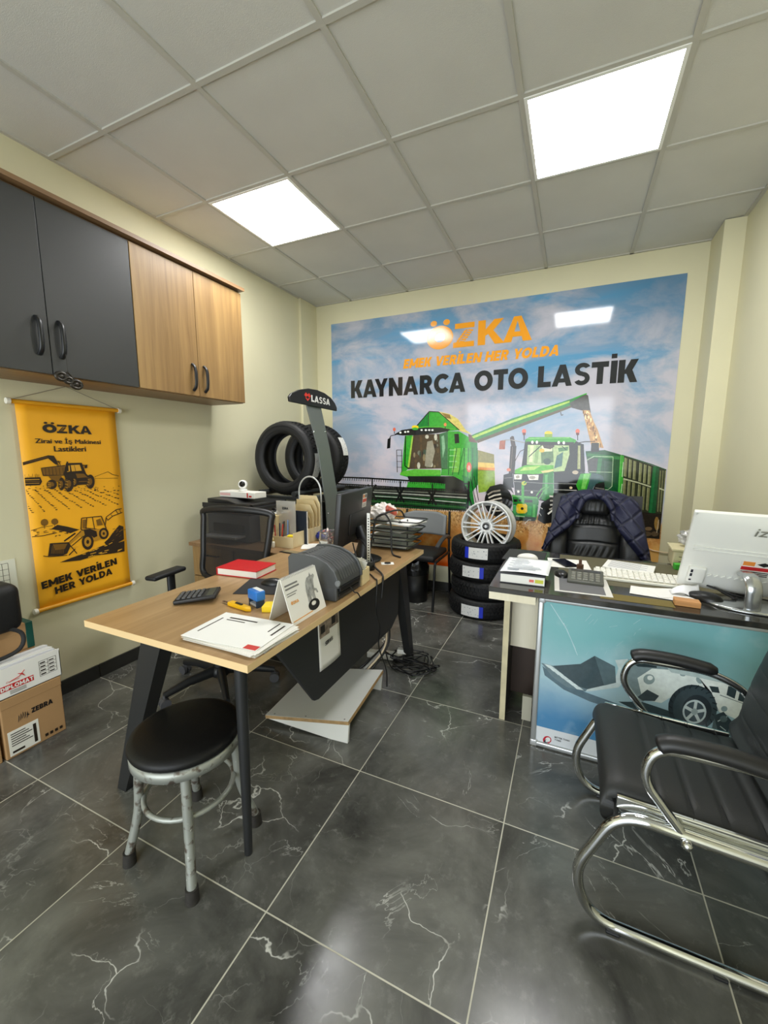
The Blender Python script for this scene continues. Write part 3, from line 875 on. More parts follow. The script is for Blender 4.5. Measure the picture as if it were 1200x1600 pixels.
62 9 2812 198 2991 190 2991 200 2812 209;
63 10 2723 323 2812 204 2991 195 2991 0 2793 2;
64 11 2881 115 2880 84 2873 64 2862 64 2852 82 2846 112 2847 143 2855 162 2865 163 2876 145;
65 11 2980 122 2980 89 2973 68 2962 67 2952 87 2946 119 2947 153 2953 174 2964 174 2974 155;
66 11 2936 77 2932 68 2920 61 2904 60 2890 64 2885 73 2889 83 2901 89 2918 91 2931 86;
64 11 2936 36 2930 23 2913 14 2892 12 2874 18 2866 30 2872 43 2889 52 2910 53 2928 47;
64 12 2983 40 2979 27 2967 19 2951 17 2937 24 2931 35 2935 48 2948 57 2963 58 2977 51;
67 12 2846 142 2888 62 2892 65 2851 145;
68 13 2971 152 2967 49 2971 49 2975 152;
8 3 1860 242 1856 199 1840 159 1815 126 1781 104 1743 95 1704 99 1668 117 1638 147 1618 185 1611 229 1615 273 1632 314 1659 346 1693 367 1731 375 1770 370 1805 352 1833 322 1852 284;
69 4 1641 284 1686 315 1678 327 1633 295;
69 5 1684 314 1751 328 1748 342 1681 328;
70 5 1650 254 1698 280 1692 292 1644 267;
70 6 1696 279 1758 294 1755 308 1694 293;
70 6 1659 225 1710 245 1705 258 1654 238;
70 7 1710 245 1766 259 1762 273 1706 258;
69 4 1668 196 1722 210 1719 224 1665 209;
69 5 1722 210 1773 225 1769 238 1719 224;
70 4 1678 166 1734 176 1733 190 1676 180;
70 5 1735 176 1780 190 1776 204 1732 189;
70 4 1687 137 1747 141 1746 155 1686 151;
70 5 1748 141 1788 155 1783 169 1744 155;
71 7 1614 300 1657 367 1747 393 1837 385 1868 306 1839 339 1749 358 1670 332;
9 1 1821 729 1870 729 1865 488 1816 487;
72 10 1812 802 1828 818 1844 813 1865 729 1827 729;
73 2 1835 724 1830 493 1834 493 1840 724;
8 8 1772 475 1848 499 1865 363 1771 371;
74 9 1779 444 1850 451 1850 456 1778 448;
75 10 1726 775 1775 786 1773 702 1723 702;
76 11 1748 777 1819 782 1818 788 1747 783;
76 12 1818 782 1943 754 1944 760 1819 788;
9 2 1868 600 1907 684 1902 686 1863 602;
9 3 1906 682 1952 705 1950 710 1903 687;
77 3 1832 522 1831 516 1828 512 1824 509 1818 507 1812 507 1806 508 1801 511 1798 516 1796 521 1797 526 1800 530 1805 534 1810 536 1816 536 1822 534 1827 531 1830 526;
78 13 1942 790 2342 770 2402 738 2426 518 2286 488 2191 496 1922 546;
79 14 1965 757 2080 740 2290 744 2300 659 2270 520 2185 512 2027 564 1964 569;
80 15 2071 712 2168 723 2180 594 2084 582;
81 16 2076 729 2162 728 2165 685 2083 680;
82 15 2202 648 2250 680 2247 562 2188 540;
83 16 2208 712 2287 723 2284 691 2215 680;
84 15 1987 734 2013 734 2010 592 1984 591;
85 15 2034 734 2060 729 2052 581 2021 586;
86 17 2103 691 2102 685 2099 680 2094 677 2087 675 2080 675 2073 677 2068 680 2064 685 2062 691 2063 696 2066 701 2072 705 2078 707 2085 707 2092 705 2098 701 2102 696;
8 18 1979 633 2087 742 2082 748 1974 638;
8 17 2235 726 2272 694 2275 699 2239 731;
87 16 2159 599 2158 590 2153 581 2146 575 2136 572 2125 572 2115 575 2106 581 2101 589 2098 598 2099 608 2104 616 2112 622 2122 625 2133 625 2143 622 2151 616 2157 608;
88 19 2074 756 2176 755 2178 723 2149 702 2097 712;
6 20 1942 784 1973 806 2292 802 2347 775 2329 749 1949 757;
89 21 1948 768 2328 760 2325 733 1960 740;
90 21 1958 792 2292 794 2292 799 1957 797;
27 22 2012 762 2010 753 2005 748 1999 748 1993 754 1991 762 1992 770 1997 775 2004 775 2009 770;
27 22 2048 761 2046 753 2042 748 2035 748 2030 753 2027 762 2029 770 2034 775 2040 775 2046 770;
27 22 2221 758 2219 750 2214 744 2208 744 2203 750 2201 758 2202 766 2207 771 2213 771 2218 766;
27 22 2260 755 2259 747 2254 742 2248 742 2243 747 2240 755 2242 763 2246 768 2253 768 2258 763;
91 10 2157 835 2155 829 2150 823 2142 819 2132 817 2121 817 2111 820 2102 824 2096 830 2094 836 2096 843 2101 849 2109 853 2119 855 2130 855 2140 852 2149 848 2155 842;
92 21 2096 831 2156 830 2158 804 2097 804;
93 10 1945 855 1944 844 1938 836 1929 834 1920 837 1913 845 1910 856 1912 867 1918 874 1927 877 1936 874 1943 866;
94 11 1915 845 1942 844 1940 822 1919 823;
8 14 1926 823 1929 779 1935 779 1933 822;
93 8 2365 848 2363 837 2358 830 2350 827 2342 830 2336 838 2333 848 2335 859 2340 866 2348 869 2356 866 2362 858;
94 9 2337 838 2362 837 2361 817 2342 817;
8 14 2348 817 2351 775 2357 775 2354 817;
95 21 2329 754 2401 743 2421 512 2354 511;
96 22 2359 733 2378 733 2391 538 2367 538;
97 23 2367 728 2379 543 2383 543 2371 728;
9 22 2358 751 2410 761 2409 767 2357 757;
9 23 2410 761 2485 761 2484 767 2409 767;
98 16 2457 754 2513 753 2518 681 2458 681;
26 15 1869 522 1948 563 2182 567 2185 507 2031 487 1865 488;
99 16 1938 546 2080 560 2029 526 1907 512;
100 16 2082 516 2183 534 2185 512 2098 499;
8 22 1854 488 2031 487 2185 501 2310 499 2426 512 2448 321 2205 243 1880 295;
101 23 1860 482 1930 484 1927 439 1867 437;
101 23 1973 480 2068 482 2065 438 1992 435;
102 24 1910 461 1909 456 1906 452 1902 449 1897 447 1891 447 1886 449 1881 452 1878 456 1877 460 1878 465 1881 469 1885 472 1890 474 1896 474 1901 473 1906 470 1909 466;
102 24 2043 459 2042 454 2038 450 2031 446 2022 444 2013 444 2004 445 1997 448 1992 453 1990 458 1992 463 1996 467 2003 471 2012 473 2021 473 2029 471 2037 468 2041 464;
7 23 2104 494 2184 518 2201 237 2100 271;
103 24 2120 483 2140 489 2145 318 2124 317;
24 24 2183 501 2198 243 2203 243 2188 501;
104 24 1857 416 2108 408 2108 414 1857 423;
104 25 2109 408 2389 412 2389 418 2108 414;
105 24 1883 336 2107 340 2107 349 1883 345;
106 25 1916 331 1916 327 1914 323 1911 321 1908 319 1904 319 1900 320 1897 323 1895 326 1894 330 1895 334 1896 337 1899 340 1903 341 1907 342 1910 340 1913 338 1915 335;
106 25 2029 330 2028 326 2027 322 2024 320 2021 318 2017 318 2014 319 2010 322 2009 325 2008 329 2008 333 2010 336 2013 339 2016 340 2020 341 2023 339 2026 337 2028 334;
107 25 2199 356 2368 357 2368 364 2199 363;
107 26 2367 358 2382 348 2385 354 2370 364;
108 23 2340 381 2339 377 2337 374 2334 372 2330 370 2326 370 2322 371 2319 373 2317 377 2316 380 2316 384 2318 387 2321 390 2325 391 2329 391 2333 390 2336 388 2339 385;
109 25 2061 295 2094 352 2087 357 2053 300;
109 26 2093 351 2133 381 2128 388 2088 359;
109 26 2083 268 2116 337 2109 341 2076 272;
109 27 2115 336 2159 382 2153 388 2109 342;
7 27 1857 300 2068 292 2081 248 2068 88 1873 86;
110 28 1870 260 1903 261 1904 238 1871 237;
110 28 1914 262 1936 263 1936 246 1915 245;
110 28 1963 259 2027 262 2028 239 1964 236;
110 28 1872 219 1889 220 1892 145 1876 144;
111 29 1867 208 1895 209 1893 134 1865 132;
111 28 1993 203 2025 205 2024 125 1991 129;
112 28 2034 223 2056 224 2057 99 2036 97;
113 28 1852 299 2068 287 2069 275 1853 282;
114 29 1877 109 2067 111 2058 76 1885 69;
115 30 1893 116 1970 116 1971 104 1894 105;
116 28 1905 221 1975 225 1987 209 1990 157 1974 139 1909 135 1897 151 1895 203;
117 29 1958 181 1958 177 1956 173 1952 170 1948 168 1944 168 1939 169 1936 172 1933 175 1932 180 1933 184 1935 188 1938 191 1942 193 1947 193 1951 192 1955 189 1957 185;
6 29 1929 394 1951 394 1960 218 1937 229;
118 30 1972 407 1971 400 1967 394 1962 390 1955 387 1948 387 1940 389 1934 393 1930 399 1929 405 1930 412 1933 418 1939 422 1946 425 1953 425 1960 423 1966 419 1970 413;
7 31 1953 401 1969 413 1963 422 1947 410;
119 30 1760 225 1801 198 1876 144 1877 109 1832 118 1774 161;
120 28 2102 238 2211 321 2270 346 2360 252 2325 106 2133 58 2079 89;
121 29 2164 140 2203 176 2194 187 2155 151;
121 30 2195 176 2248 129 2257 140 2203 187;
122 31 2173 179 2216 204 2209 217 2166 192;
122 32 2209 204 2254 173 2260 186 2216 216;
123 29 2175 218 2228 232 2224 246 2172 232;
123 30 2224 232 2259 217 2264 231 2228 245;
122 29 2172 256 2240 260 2239 274 2171 271;
122 30 2234 264 2240 253 2251 260 2245 271;
123 29 2163 295 2253 288 2253 303 2163 310;
123 31 2247 298 2238 270 2251 265 2259 293;
124 29 2071 211 2114 185 2117 190 2073 216;
125 29 2084 156 2106 123 2110 127 2088 159;
126 30 1976 45 2006 82 2002 85 1972 48;
126 31 2004 81 2026 82 2025 88 2004 86;
6 27 2393 501 2474 508 2451 359 2388 356 2366 404;
127 28 2418 496 2465 503 2435 374 2406 373;
128 29 2474 508 2521 504 2560 484 2577 437 2536 436 2500 398 2485 349 2446 353;
129 30 2489 355 2513 420 2573 437 2589 338 2482 328;
130 31 2510 383 2577 375 2577 384 2511 392;
131 31 2503 351 2579 344 2579 352 2504 360;
132 28 2378 511 2377 506 2373 501 2367 497 2359 495 2351 495 2343 497 2336 500 2331 505 2329 510 2331 516 2335 521 2341 524 2349 526 2357 527 2365 525 2372 521 2376 517""")
BANNER=('2b1d0c 7a5410 e0a52a b9841c',-2.67,0.7326,"""0 1 0 567 115 601 141 598 153 570 156 549 143 553 135 582 113 585 0 552;
1 2 0 560 114 592 114 594 0 562;
0 2 155 570 171 564 172 567 156 572;
0 3 154 567 165 561 166 564 155 569;
0 4 154 563 163 558 164 560 155 566;
0 5 166 562 161 557 162 555 167 560;
0 6 162 556 167 551 169 553 164 558;
0 7 152 553 164 548 165 550 153 556;
0 8 165 550 165 545 167 545 168 550;
0 9 148 546 173 540 174 543 149 549;
0 10 149 543 172 537 172 540 150 545;
0 11 162 539 169 534 171 536 164 541;
0 12 148 536 170 530 171 533 148 539;
0 13 163 533 163 528 165 528 166 533;
1 14 76 535 163 545 189 545 180 495 81 498;
0 15 76 533 189 544 189 548 76 537;
0 16 75 534 79 496 83 497 78 535;
0 17 81 494 179 491 180 495 81 499;
0 16 93 536 93 499 95 499 95 536;
0 18 109 535 109 498 111 498 111 536;
0 18 125 535 125 497 128 498 127 535;
0 18 141 534 142 497 144 497 143 534;
0 18 158 534 159 496 161 496 160 534;
0 18 175 533 176 495 178 495 177 533;
0 19 194 558 273 558 290 496 309 475 295 436 230 435 185 458 177 502;
2 20 216 546 261 548 269 514 218 512;
2 20 200 544 210 544 210 513 195 510;
0 21 233 545 236 513 239 513 235 545;
1 20 236 499 277 497 296 476 242 474;
1 18 104 493 164 494 168 459 123 462;
0 21 197 566 195 514 203 514 205 566;
0 20 273 542 298 541 299 545 274 546;
0 21 287 545 302 547 299 527 285 527;
0 19 139 445 137 438 133 431 127 426 120 422 113 422 106 424 100 428 95 434 92 441 92 449 94 457 98 463 104 469 111 472 118 473 125 471 132 467 136 461 139 453;
1 20 126 446 125 442 123 439 121 436 118 435 114 434 111 435 108 437 106 440 105 444 105 448 106 452 108 455 110 458 113 459 117 460 120 459 123 457 125 454 126 450;
1 21 98 462 112 459 112 461 99 465;
2 22 98 457 111 454 112 456 98 460;
1 23 97 452 111 449 111 451 98 455;
2 24 96 447 110 444 111 446 97 450;
1 25 96 442 110 439 110 441 97 445;
2 26 95 437 109 434 110 436 96 440;
1 27 95 432 109 429 109 431 96 435;
0 20 176 445 175 435 171 425 167 418 162 413 157 412 153 414 149 419 147 427 145 437 146 448 147 458 151 467 155 475 159 479 164 481 169 479 173 474 176 466 177 456;
1 21 168 446 167 441 165 436 164 432 161 430 159 429 157 430 155 433 154 437 154 442 154 447 155 452 156 457 158 461 160 463 163 464 165 463 166 460 168 456 168 451;
1 22 150 467 159 463 160 465 151 469;
2 22 150 460 159 456 159 458 151 462;
1 22 149 453 158 449 159 451 150 455;
2 22 148 446 157 442 158 444 149 449;
1 22 148 439 156 435 157 438 149 442;
2 22 147 432 156 428 157 431 148 435;
1 21 146 426 155 421 156 424 147 428;
0 21 221 442 218 429 214 418 207 409 200 404 193 402 185 405 180 411 175 421 173 433 173 446 176 458 180 470 186 479 193 484 201 486 208 483 214 477 219 467 221 455;
1 22 207 443 206 437 204 431 201 426 198 424 195 423 192 424 189 427 187 432 186 438 186 445 187 451 189 457 192 461 195 464 199 465 202 464 205 460 207 456 208 450;
1 23 180 469 194 464 195 466 181 471;
2 23 179 461 193 456 194 458 180 463;
1 23 178 452 192 447 193 450 179 455;
2 23 177 444 191 439 192 441 178 447;
1 23 177 436 190 430 191 433 177 438;
2 23 176 427 189 422 190 425 177 430;
1 22 175 419 189 414 189 416 176 422;
0 21 331 448 329 436 324 425 318 416 311 411 303 410 296 412 290 419 285 428 283 439 283 451 285 464 290 475 296 483 303 488 311 490 318 488 324 482 329 472 331 461;
1 22 318 449 317 443 314 437 312 433 308 431 305 430 302 431 299 434 297 439 296 444 296 451 297 457 299 462 302 466 305 469 309 470 312 469 315 466 317 461 318 455;
1 23 290 474 304 469 304 471 290 476;
2 23 289 466 303 461 304 463 290 468;
1 23 288 458 302 453 303 455 289 460;
2 23 287 450 301 445 302 447 288 452;
1 23 286 442 300 437 301 439 287 444;
2 23 286 434 300 429 300 431 287 437;
1 22 285 426 299 421 300 423 286 429;
0 22 241 454 240 445 238 438 234 432 231 428 227 427 224 428 221 433 219 439 218 447 219 456 220 464 223 472 226 478 229 482 233 483 236 482 239 477 241 471 242 463;
1 23 235 455 234 450 233 446 232 443 230 441 229 441 227 442 226 444 225 447 225 451 225 455 226 460 227 463 228 467 230 468 231 469 233 468 234 466 235 463 235 459;
1 24 222 471 229 468 230 471 223 474;
2 24 222 466 228 462 229 465 223 468;
1 24 221 460 228 457 229 459 222 462;
2 25 220 454 227 451 228 453 221 457;
1 24 220 449 226 445 228 448 221 451;
2 25 219 443 226 440 227 442 220 445;
1 26 219 437 225 434 226 437 220 440;
0 24 241 470 296 467 288 435 246 436;
1 25 248 452 290 451 290 455 248 456;
0 1 0 489 67 489 74 465 63 448 0 449;
2 2 0 477 63 476 63 479 0 481;
1 2 0 468 65 466 65 469 0 471;
2 2 0 459 61 457 61 459 0 461;
0 1 0 496 0 489 0 489 0 496;
0 1 0 509 0 488 0 488 0 509;
0 1 0 506 0 488 0 488 0 506;
0 2 2 505 2 488 3 488 3 505;
0 2 6 493 7 487 8 488 8 493;
0 2 12 495 12 487 14 487 13 495;
0 2 19 507 18 487 19 487 20 507;
0 2 23 497 23 486 25 487 24 497;
0 2 28 496 29 486 30 486 30 496;
0 2 35 508 34 486 36 486 36 508;
0 2 39 490 40 485 41 486 40 490;
0 2 46 505 45 485 47 485 47 505;
0 2 52 507 51 485 52 485 53 507;
0 2 57 504 56 485 58 485 58 504;
0 2 63 505 62 484 63 484 64 505;
0 2 67 491 68 484 69 484 68 491;
0 1 336 475 382 491 382 493 335 477;
0 2 382 491 413 501 412 503 382 493;
0 3 412 501 436 483 438 486 413 503;
0 4 437 483 474 472 475 474 438 486;
0 1 335 466 469 460 469 462 335 467;
0 1 0 373 0 371 0 374 0 376;
0 1 0 364 0 361 0 365 0 368;
0 1 0 354 1 353 2 356 0 357;
0 1 0 342 4 341 4 344 0 346;
0 1 1 331 10 329 10 333 1 335;
0 1 5 322 14 317 15 320 7 325;
0 1 10 310 21 308 22 311 11 313;
0 1 0 426 2 424 3 428 0 430;
0 1 0 420 8 416 9 419 0 423;
0 1 4 407 10 405 11 410 5 411;
0 1 10 397 16 394 17 397 11 400;
0 1 16 387 25 385 26 389 17 391;
0 1 22 381 30 377 31 380 23 384;
0 1 28 369 34 367 35 369 29 372;
0 1 34 360 40 359 40 362 34 363;
0 1 40 353 48 351 49 354 41 356;
0 1 45 340 56 334 57 338 47 343;
0 2 52 330 58 328 59 332 53 335;
0 1 58 319 66 315 67 318 58 321;
0 1 63 310 70 306 71 311 65 314;
0 1 35 423 42 418 44 422 36 426;
0 2 42 416 52 412 53 416 43 420;
0 1 48 405 55 401 56 404 50 408;
0 1 56 397 66 394 67 397 56 400;
0 1 62 387 69 382 71 386 64 391;
0 1 70 378 78 374 79 378 71 382;
0 1 77 366 83 365 83 369 77 370;
0 1 84 358 94 356 95 359 84 361;
0 1 91 350 97 346 99 350 92 354;
0 1 98 340 109 335 111 339 99 344;
0 1 106 332 116 330 116 334 106 335;
0 1 113 320 125 320 125 322 113 323;
0 1 120 309 129 309 130 313 120 313;
0 1 79 420 86 417 87 420 80 424;
0 1 87 412 98 412 98 417 87 417;
0 1 95 403 107 402 107 407 96 408;
0 1 103 395 113 394 114 397 104 398;
0 1 111 384 119 380 120 384 112 389;
0 1 119 374 128 373 129 377 120 377;
0 1 128 364 137 364 137 367 128 367;
0 1 136 356 144 354 145 358 137 360;
0 1 145 350 156 347 157 350 145 353;
0 1 153 338 165 334 166 337 154 342;
0 1 162 330 173 326 174 330 163 333;
0 1 170 321 180 318 181 321 171 324;
0 1 179 309 189 306 190 309 180 312;
0 1 124 417 133 415 133 420 125 421;
0 1 134 409 141 409 142 414 134 414;
0 1 143 398 154 396 155 401 143 403;
0 1 152 391 161 390 161 393 153 394;
0 1 161 379 173 377 173 381 162 383;
0 1 170 369 181 364 183 369 172 374;
0 2 181 363 187 362 188 366 182 367;
0 1 190 352 197 350 198 353 191 355;
0 1 200 347 207 344 209 348 202 351;
0 1 211 339 220 337 221 341 211 342;
0 1 220 327 232 322 233 326 221 330;
0 1 230 318 239 315 240 318 232 322;
0 1 241 308 251 306 252 310 241 313;
0 22 171 410 180 407 180 410 172 413;
0 22 182 403 193 401 194 405 183 407;
0 1 192 393 200 388 202 392 194 397;
0 1 204 388 215 385 216 388 204 391;
0 1 214 378 222 374 224 378 216 382;
0 1 225 369 237 365 238 370 226 374;
0 1 236 359 243 355 244 358 237 362;
0 1 247 351 258 347 259 350 248 354;
0 1 259 344 271 343 272 348 260 348;
0 1 270 334 280 330 281 332 271 337;
0 1 282 324 289 323 289 328 282 329;
0 1 293 314 302 312 303 318 294 319;
0 1 305 307 313 303 315 308 307 312;
0 22 219 405 226 400 229 404 222 409;
0 1 232 402 240 398 241 401 234 405;
0 1 244 391 257 389 258 393 245 395;
0 1 256 381 266 378 267 382 258 386;
0 1 269 377 279 373 281 377 271 382;
0 1 282 368 291 368 291 373 282 374;
0 1 295 358 306 358 307 363 295 364;
0 1 307 350 319 347 320 352 308 354;
0 1 319 340 328 335 330 339 322 345;
0 1 334 333 342 333 342 337 334 337;
0 1 347 325 356 324 357 328 347 330;
0 1 360 313 372 311 373 316 361 318;
0 1 374 305 385 303 385 306 374 308;
0 1 271 402 279 400 280 402 272 405;
0 1 285 397 297 396 297 399 286 401;
0 1 299 389 310 386 312 391 300 394;
0 1 312 378 322 377 323 382 313 383;
0 1 326 372 339 366 341 369 328 375;
0 2 340 364 347 359 349 363 342 368;
0 1 356 358 363 357 363 363 356 363;
0 1 370 348 381 347 381 350 370 351;
0 1 384 341 392 339 393 343 386 345;
0 1 399 332 408 330 409 335 401 337;
0 1 414 320 423 317 424 321 415 324;
0 1 429 312 439 308 441 311 431 316;
0 1 444 304 455 298 458 303 447 309;
0 1 323 398 332 393 334 398 326 403;
0 1 340 393 349 391 350 394 340 396;
0 1 355 382 369 378 370 383 356 386;
0 1 371 379 380 379 380 384 371 383;
0 1 386 367 401 362 401 365 387 370;
0 1 402 361 412 358 414 363 404 367;
0 1 418 354 428 349 429 352 420 357;
0 1 435 343 449 340 450 345 436 348;
0 1 452 338 463 334 465 339 454 343;
0 1 379 396 390 390 392 395 381 400;
0 1 396 385 406 381 408 386 398 390;
0 1 415 381 422 381 422 384 415 384;
0 1 432 373 445 370 446 373 432 376;
0 1 449 365 463 359 465 364 451 370;
0 1 438 387 447 386 448 390 438 392;
0 1 457 384 469 383 470 387 457 388;
0 1 331 416 338 413 339 416 332 418;
0 2 18 446 23 444 24 446 18 448;
0 2 329 401 336 398 337 401 330 403;
0 20 117 430 124 428 125 431 118 433;
0 1 434 404 438 402 439 404 435 407;
0 1 75 441 80 439 81 442 76 444;
0 1 257 414 260 412 262 414 258 416;
0 22 165 425 174 423 174 425 166 427;
0 22 200 408 208 406 209 408 201 411;
0 22 303 422 310 419 311 422 304 425;
0 2 35 425 43 423 44 425 36 427;
0 2 433 388 442 385 443 388 434 391;
0 23 170 410 176 408 177 410 171 413;
0 20 107 426 111 424 112 426 108 428;
0 23 198 429 202 427 203 429 199 431;
0 1 305 406 312 404 313 407 306 409;
0 23 157 436 162 434 163 436 158 438;
0 1 60 428 64 426 65 429 60 431;
0 1 277 424 282 421 283 424 278 426;
0 23 216 428 220 426 221 428 217 430;
0 1 344 410 349 408 350 410 345 413;
0 2 0 446 0 444 2 446 0 448;
0 21 110 430 118 428 119 430 111 433;
0 1 253 404 256 402 257 405 254 407;
0 23 144 433 150 431 151 434 145 436;
0 1 12 434 19 432 20 434 12 436;
0 1 27 426 32 424 33 426 28 428;
0 22 323 409 333 407 333 409 324 412;
0 24 177 424 183 422 184 424 177 427;
0 21 115 435 120 433 121 436 116 438;
0 21 149 418 153 416 154 418 150 420;
0 3 328 403 333 401 334 403 329 406;
0 2 386 392 392 390 393 393 387 395;
0 1 378 416 386 413 387 416 379 418;
0 2 8 433 12 431 13 433 10 435;
0 23 240 426 244 424 245 426 241 428;
0 21 158 422 163 419 164 422 159 424;
0 23 302 418 308 415 309 418 303 420;
0 1 243 421 250 419 251 421 244 424;
0 1 76 431 82 429 83 431 77 433;
0 1 270 412 278 409 279 412 271 414;
0 1 339 403 345 400 346 403 340 405;
0 24 298 416 308 414 309 416 299 419;
0 22 111 435 118 433 119 435 112 437;
0 2 76 418 83 416 84 418 77 420;
0 20 89 430 94 428 95 431 90 433;
0 1 39 437 46 435 47 437 40 439;
0 2 58 429 63 426 64 429 59 431;
0 1 465 411 472 409 473 412 466 414;
0 1 227 415 232 413 233 415 228 417;
1 1 80 248 77 239 70 234 61 233 53 236 47 244 46 254 49 263 56 268 65 270 73 266 79 258;
1 1 127 245 124 237 117 232 109 231 101 234 95 242 94 251 97 259 104 264 112 265 120 262 125 254;
0 2 61 239 59 218 61 217 63 238;
0 2 108 235 106 218 108 218 110 235;
0 1 0 217 48 227 48 229 0 220;
0 3 48 227 99 227 99 229 48 229;
0 1 0 184 43 180 43 184 0 187;
0 2 43 180 110 185 110 189 43 184;
0 4 90 212 121 229 167 211 226 184 204 179 179 172 149 189 112 202;
0 1 27 206 35 205 35 207 27 208;
0 5 82 210 95 208 95 211 82 213;
0 5 124 188 139 185 139 188 124 190;
0 1 53 202 65 204 65 207 52 204;
0 5 116 202 129 201 129 204 116 205;
0 1 0 227 0 230 0 232 0 229;
0 2 21 204 29 203 29 206 22 207;
0 5 125 191 137 191 137 193 124 194;
0 5 120 170 129 171 128 173 120 173;
0 5 94 188 115 186 115 188 94 191;
0 1 9 212 22 210 22 213 9 215;
0 1 13 187 25 189 25 191 13 190;
0 1 54 196 76 195 76 197 54 199;
0 2 10 216 25 217 25 219 10 219;
0 5 170 184 180 185 180 188 169 186;
0 6 125 166 131 170 130 172 124 169;
0 6 127 190 147 188 147 191 127 193;
0 5 161 171 168 173 167 176 160 173;
0 5 104 170 113 170 113 173 104 172;
0 6 105 166 111 168 110 171 104 169;
0 5 159 176 169 179 168 182 159 179;
0 2 14 189 33 191 33 193 14 192;
0 2 58 202 70 205 70 207 57 204;
0 1 24 198 35 199 34 202 24 201;
0 5 94 194 108 194 108 196 94 197;
0 6 150 175 168 174 168 177 149 177;
0 1 111 22 165 33 233 44 341 68 398 66 472 70 467 5 383 9 300 18 213 9;
0 2 352 85 383 108 404 133 449 174 474 161 470 81 417 62 360 68;
2 2 269 31 301 33 301 37 269 35;
2 2 283 16 297 15 296 19 282 19;
2 3 271 11 294 18 293 21 270 15;
2 2 229 38 246 38 245 42 228 41;
2 2 413 2 444 0 444 4 413 6;
2 1 249 83 265 85 265 89 248 87;
2 2 149 37 175 35 175 38 149 40;
2 1 231 92 244 96 243 100 229 95;
2 2 196 40 214 40 213 44 196 44;
2 2 348 32 374 33 373 37 347 36;
2 1 191 88 209 87 209 91 191 92;
2 2 300 50 310 51 309 55 299 53;
2 3 295 54 318 56 317 60 295 58;
2 4 289 50 309 54 308 58 288 53;
2 3 377 67 399 74 397 78 375 70;
2 2 181 88 198 88 198 92 181 92;
2 2 225 51 238 60 236 63 223 54;
2 1 253 99 272 104 270 108 252 103;
2 2 326 20 362 21 362 25 325 24;
2 2 314 25 331 27 330 31 313 29;
2 4 256 15 283 21 282 25 255 19;
2 5 263 48 292 48 292 52 263 52;
2 2 250 87 267 87 266 91 250 90;
2 3 397 3 416 2 415 6 396 7;
2 2 427 19 453 21 453 25 426 23;
2 3 424 13 446 19 444 23 423 17;
2 3 321 22 335 28 334 32 319 25;
2 2 173 69 184 73 183 76 172 73;
2 2 308 62 325 66 324 69 307 65;
2 3 350 61 367 62 366 66 350 65;
1 3 403 130 414 135 412 138 402 132;
1 3 445 130 466 140 465 143 443 133;
1 4 444 132 456 137 455 140 442 134;
1 3 421 146 442 147 442 150 421 149;
1 3 397 85 410 88 409 91 396 88;
1 5 457 137 466 145 464 147 455 140;
1 3 468 136 486 140 486 143 468 139;
1 3 424 111 442 122 441 124 423 114;
1 3 427 131 440 142 438 144 425 134;
1 3 408 154 422 155 422 158 407 157;
1 6 453 138 473 141 473 144 453 141;
1 4 443 102 456 110 455 112 442 104;
0 1 39 73 67 62 68 66 40 77;
0 2 68 62 151 51 151 55 68 66;
0 3 76 136 167 124 174 103 152 62 128 57 61 69 89 94;
1 4 89 128 158 117 143 91 97 94;
1 4 86 121 77 80 79 79 88 121;
1 5 92 120 84 78 86 77 95 119;
1 6 99 119 90 77 92 76 101 118;
1 7 106 117 97 75 99 74 108 116;
1 8 113 116 104 73 106 73 115 115;
1 9 119 114 111 72 113 71 122 114;
1 10 126 113 117 70 119 70 128 112;
1 11 133 112 124 69 126 68 135 111;
1 12 140 110 131 67 133 66 142 109;
3 7 234 183 248 194 324 172 365 165 378 138 355 113 309 103 261 113 226 147 173 112 166 122;
0 8 167 121 234 172 232 176 165 124;
0 9 181 99 244 142 241 146 179 103;
0 10 145 131 205 164 201 172 142 138;
0 4 193 82 158 54 161 49 196 78;
0 10 170 102 198 50 202 52 174 104;
0 8 240 248 231 183 236 182 245 247;
0 9 233 180 245 174 247 179 235 185;
0 9 243 245 349 241 349 246 243 250;
0 10 346 243 362 189 367 190 352 244;
0 11 361 189 367 164 372 165 367 190;
0 10 298 245 304 170 308 170 302 245;
0 10 268 247 258 183 262 183 272 246;
0 11 247 188 315 172 316 175 248 192;
1 12 248 238 264 237 256 188 242 191;
1 11 318 225 341 231 353 191 322 191;
0 12 246 181 281 180 314 159 316 130 297 124 277 147 251 143;
0 13 292 101 289 87 284 75 276 66 267 61 257 61 248 65 240 74 234 85 231 99 231 113 234 127 240 139 247 148 256 152 266 153 275 149 283 141 289 129 292 115;
3 14 280 103 278 94 275 87 270 82 264 79 259 78 253 81 248 86 245 93 243 102 243 111 245 119 248 127 253 132 258 135 264 135 270 133 274 128 278 121 280 112;
0 15 269 105 268 102 267 99 265 96 262 95 260 95 258 96 256 98 255 101 254 105 254 108 255 112 256 115 258 117 260 119 262 119 265 118 267 116 268 113 269 109;
0 12 381 134 378 123 373 115 366 108 358 105 350 105 341 108 334 114 329 123 326 133 326 144 328 154 333 163 340 169 348 173 356 173 365 170 372 164 377 155 380 145;
3 13 369 136 368 129 365 124 361 120 356 118 351 118 346 120 342 124 339 129 337 135 337 142 338 148 341 154 345 158 350 160 355 160 360 158 364 154 367 149 369 143;
0 14 359 138 359 135 358 133 356 131 354 130 352 130 350 131 348 132 347 135 346 137 346 140 347 143 348 145 350 147 352 148 354 148 356 147 357 145 359 143 359 141;
0 1 377 232 439 268 437 272 375 236;
0 2 438 268 474 271 474 276 438 273;
0 2 387 213 415 232 412 236 384 217;
0 3 414 232 476 247 475 252 413 237;
0 3 374 233 383 212 387 214 377 235;
0 4 434 267 447 244 450 246 438 269;
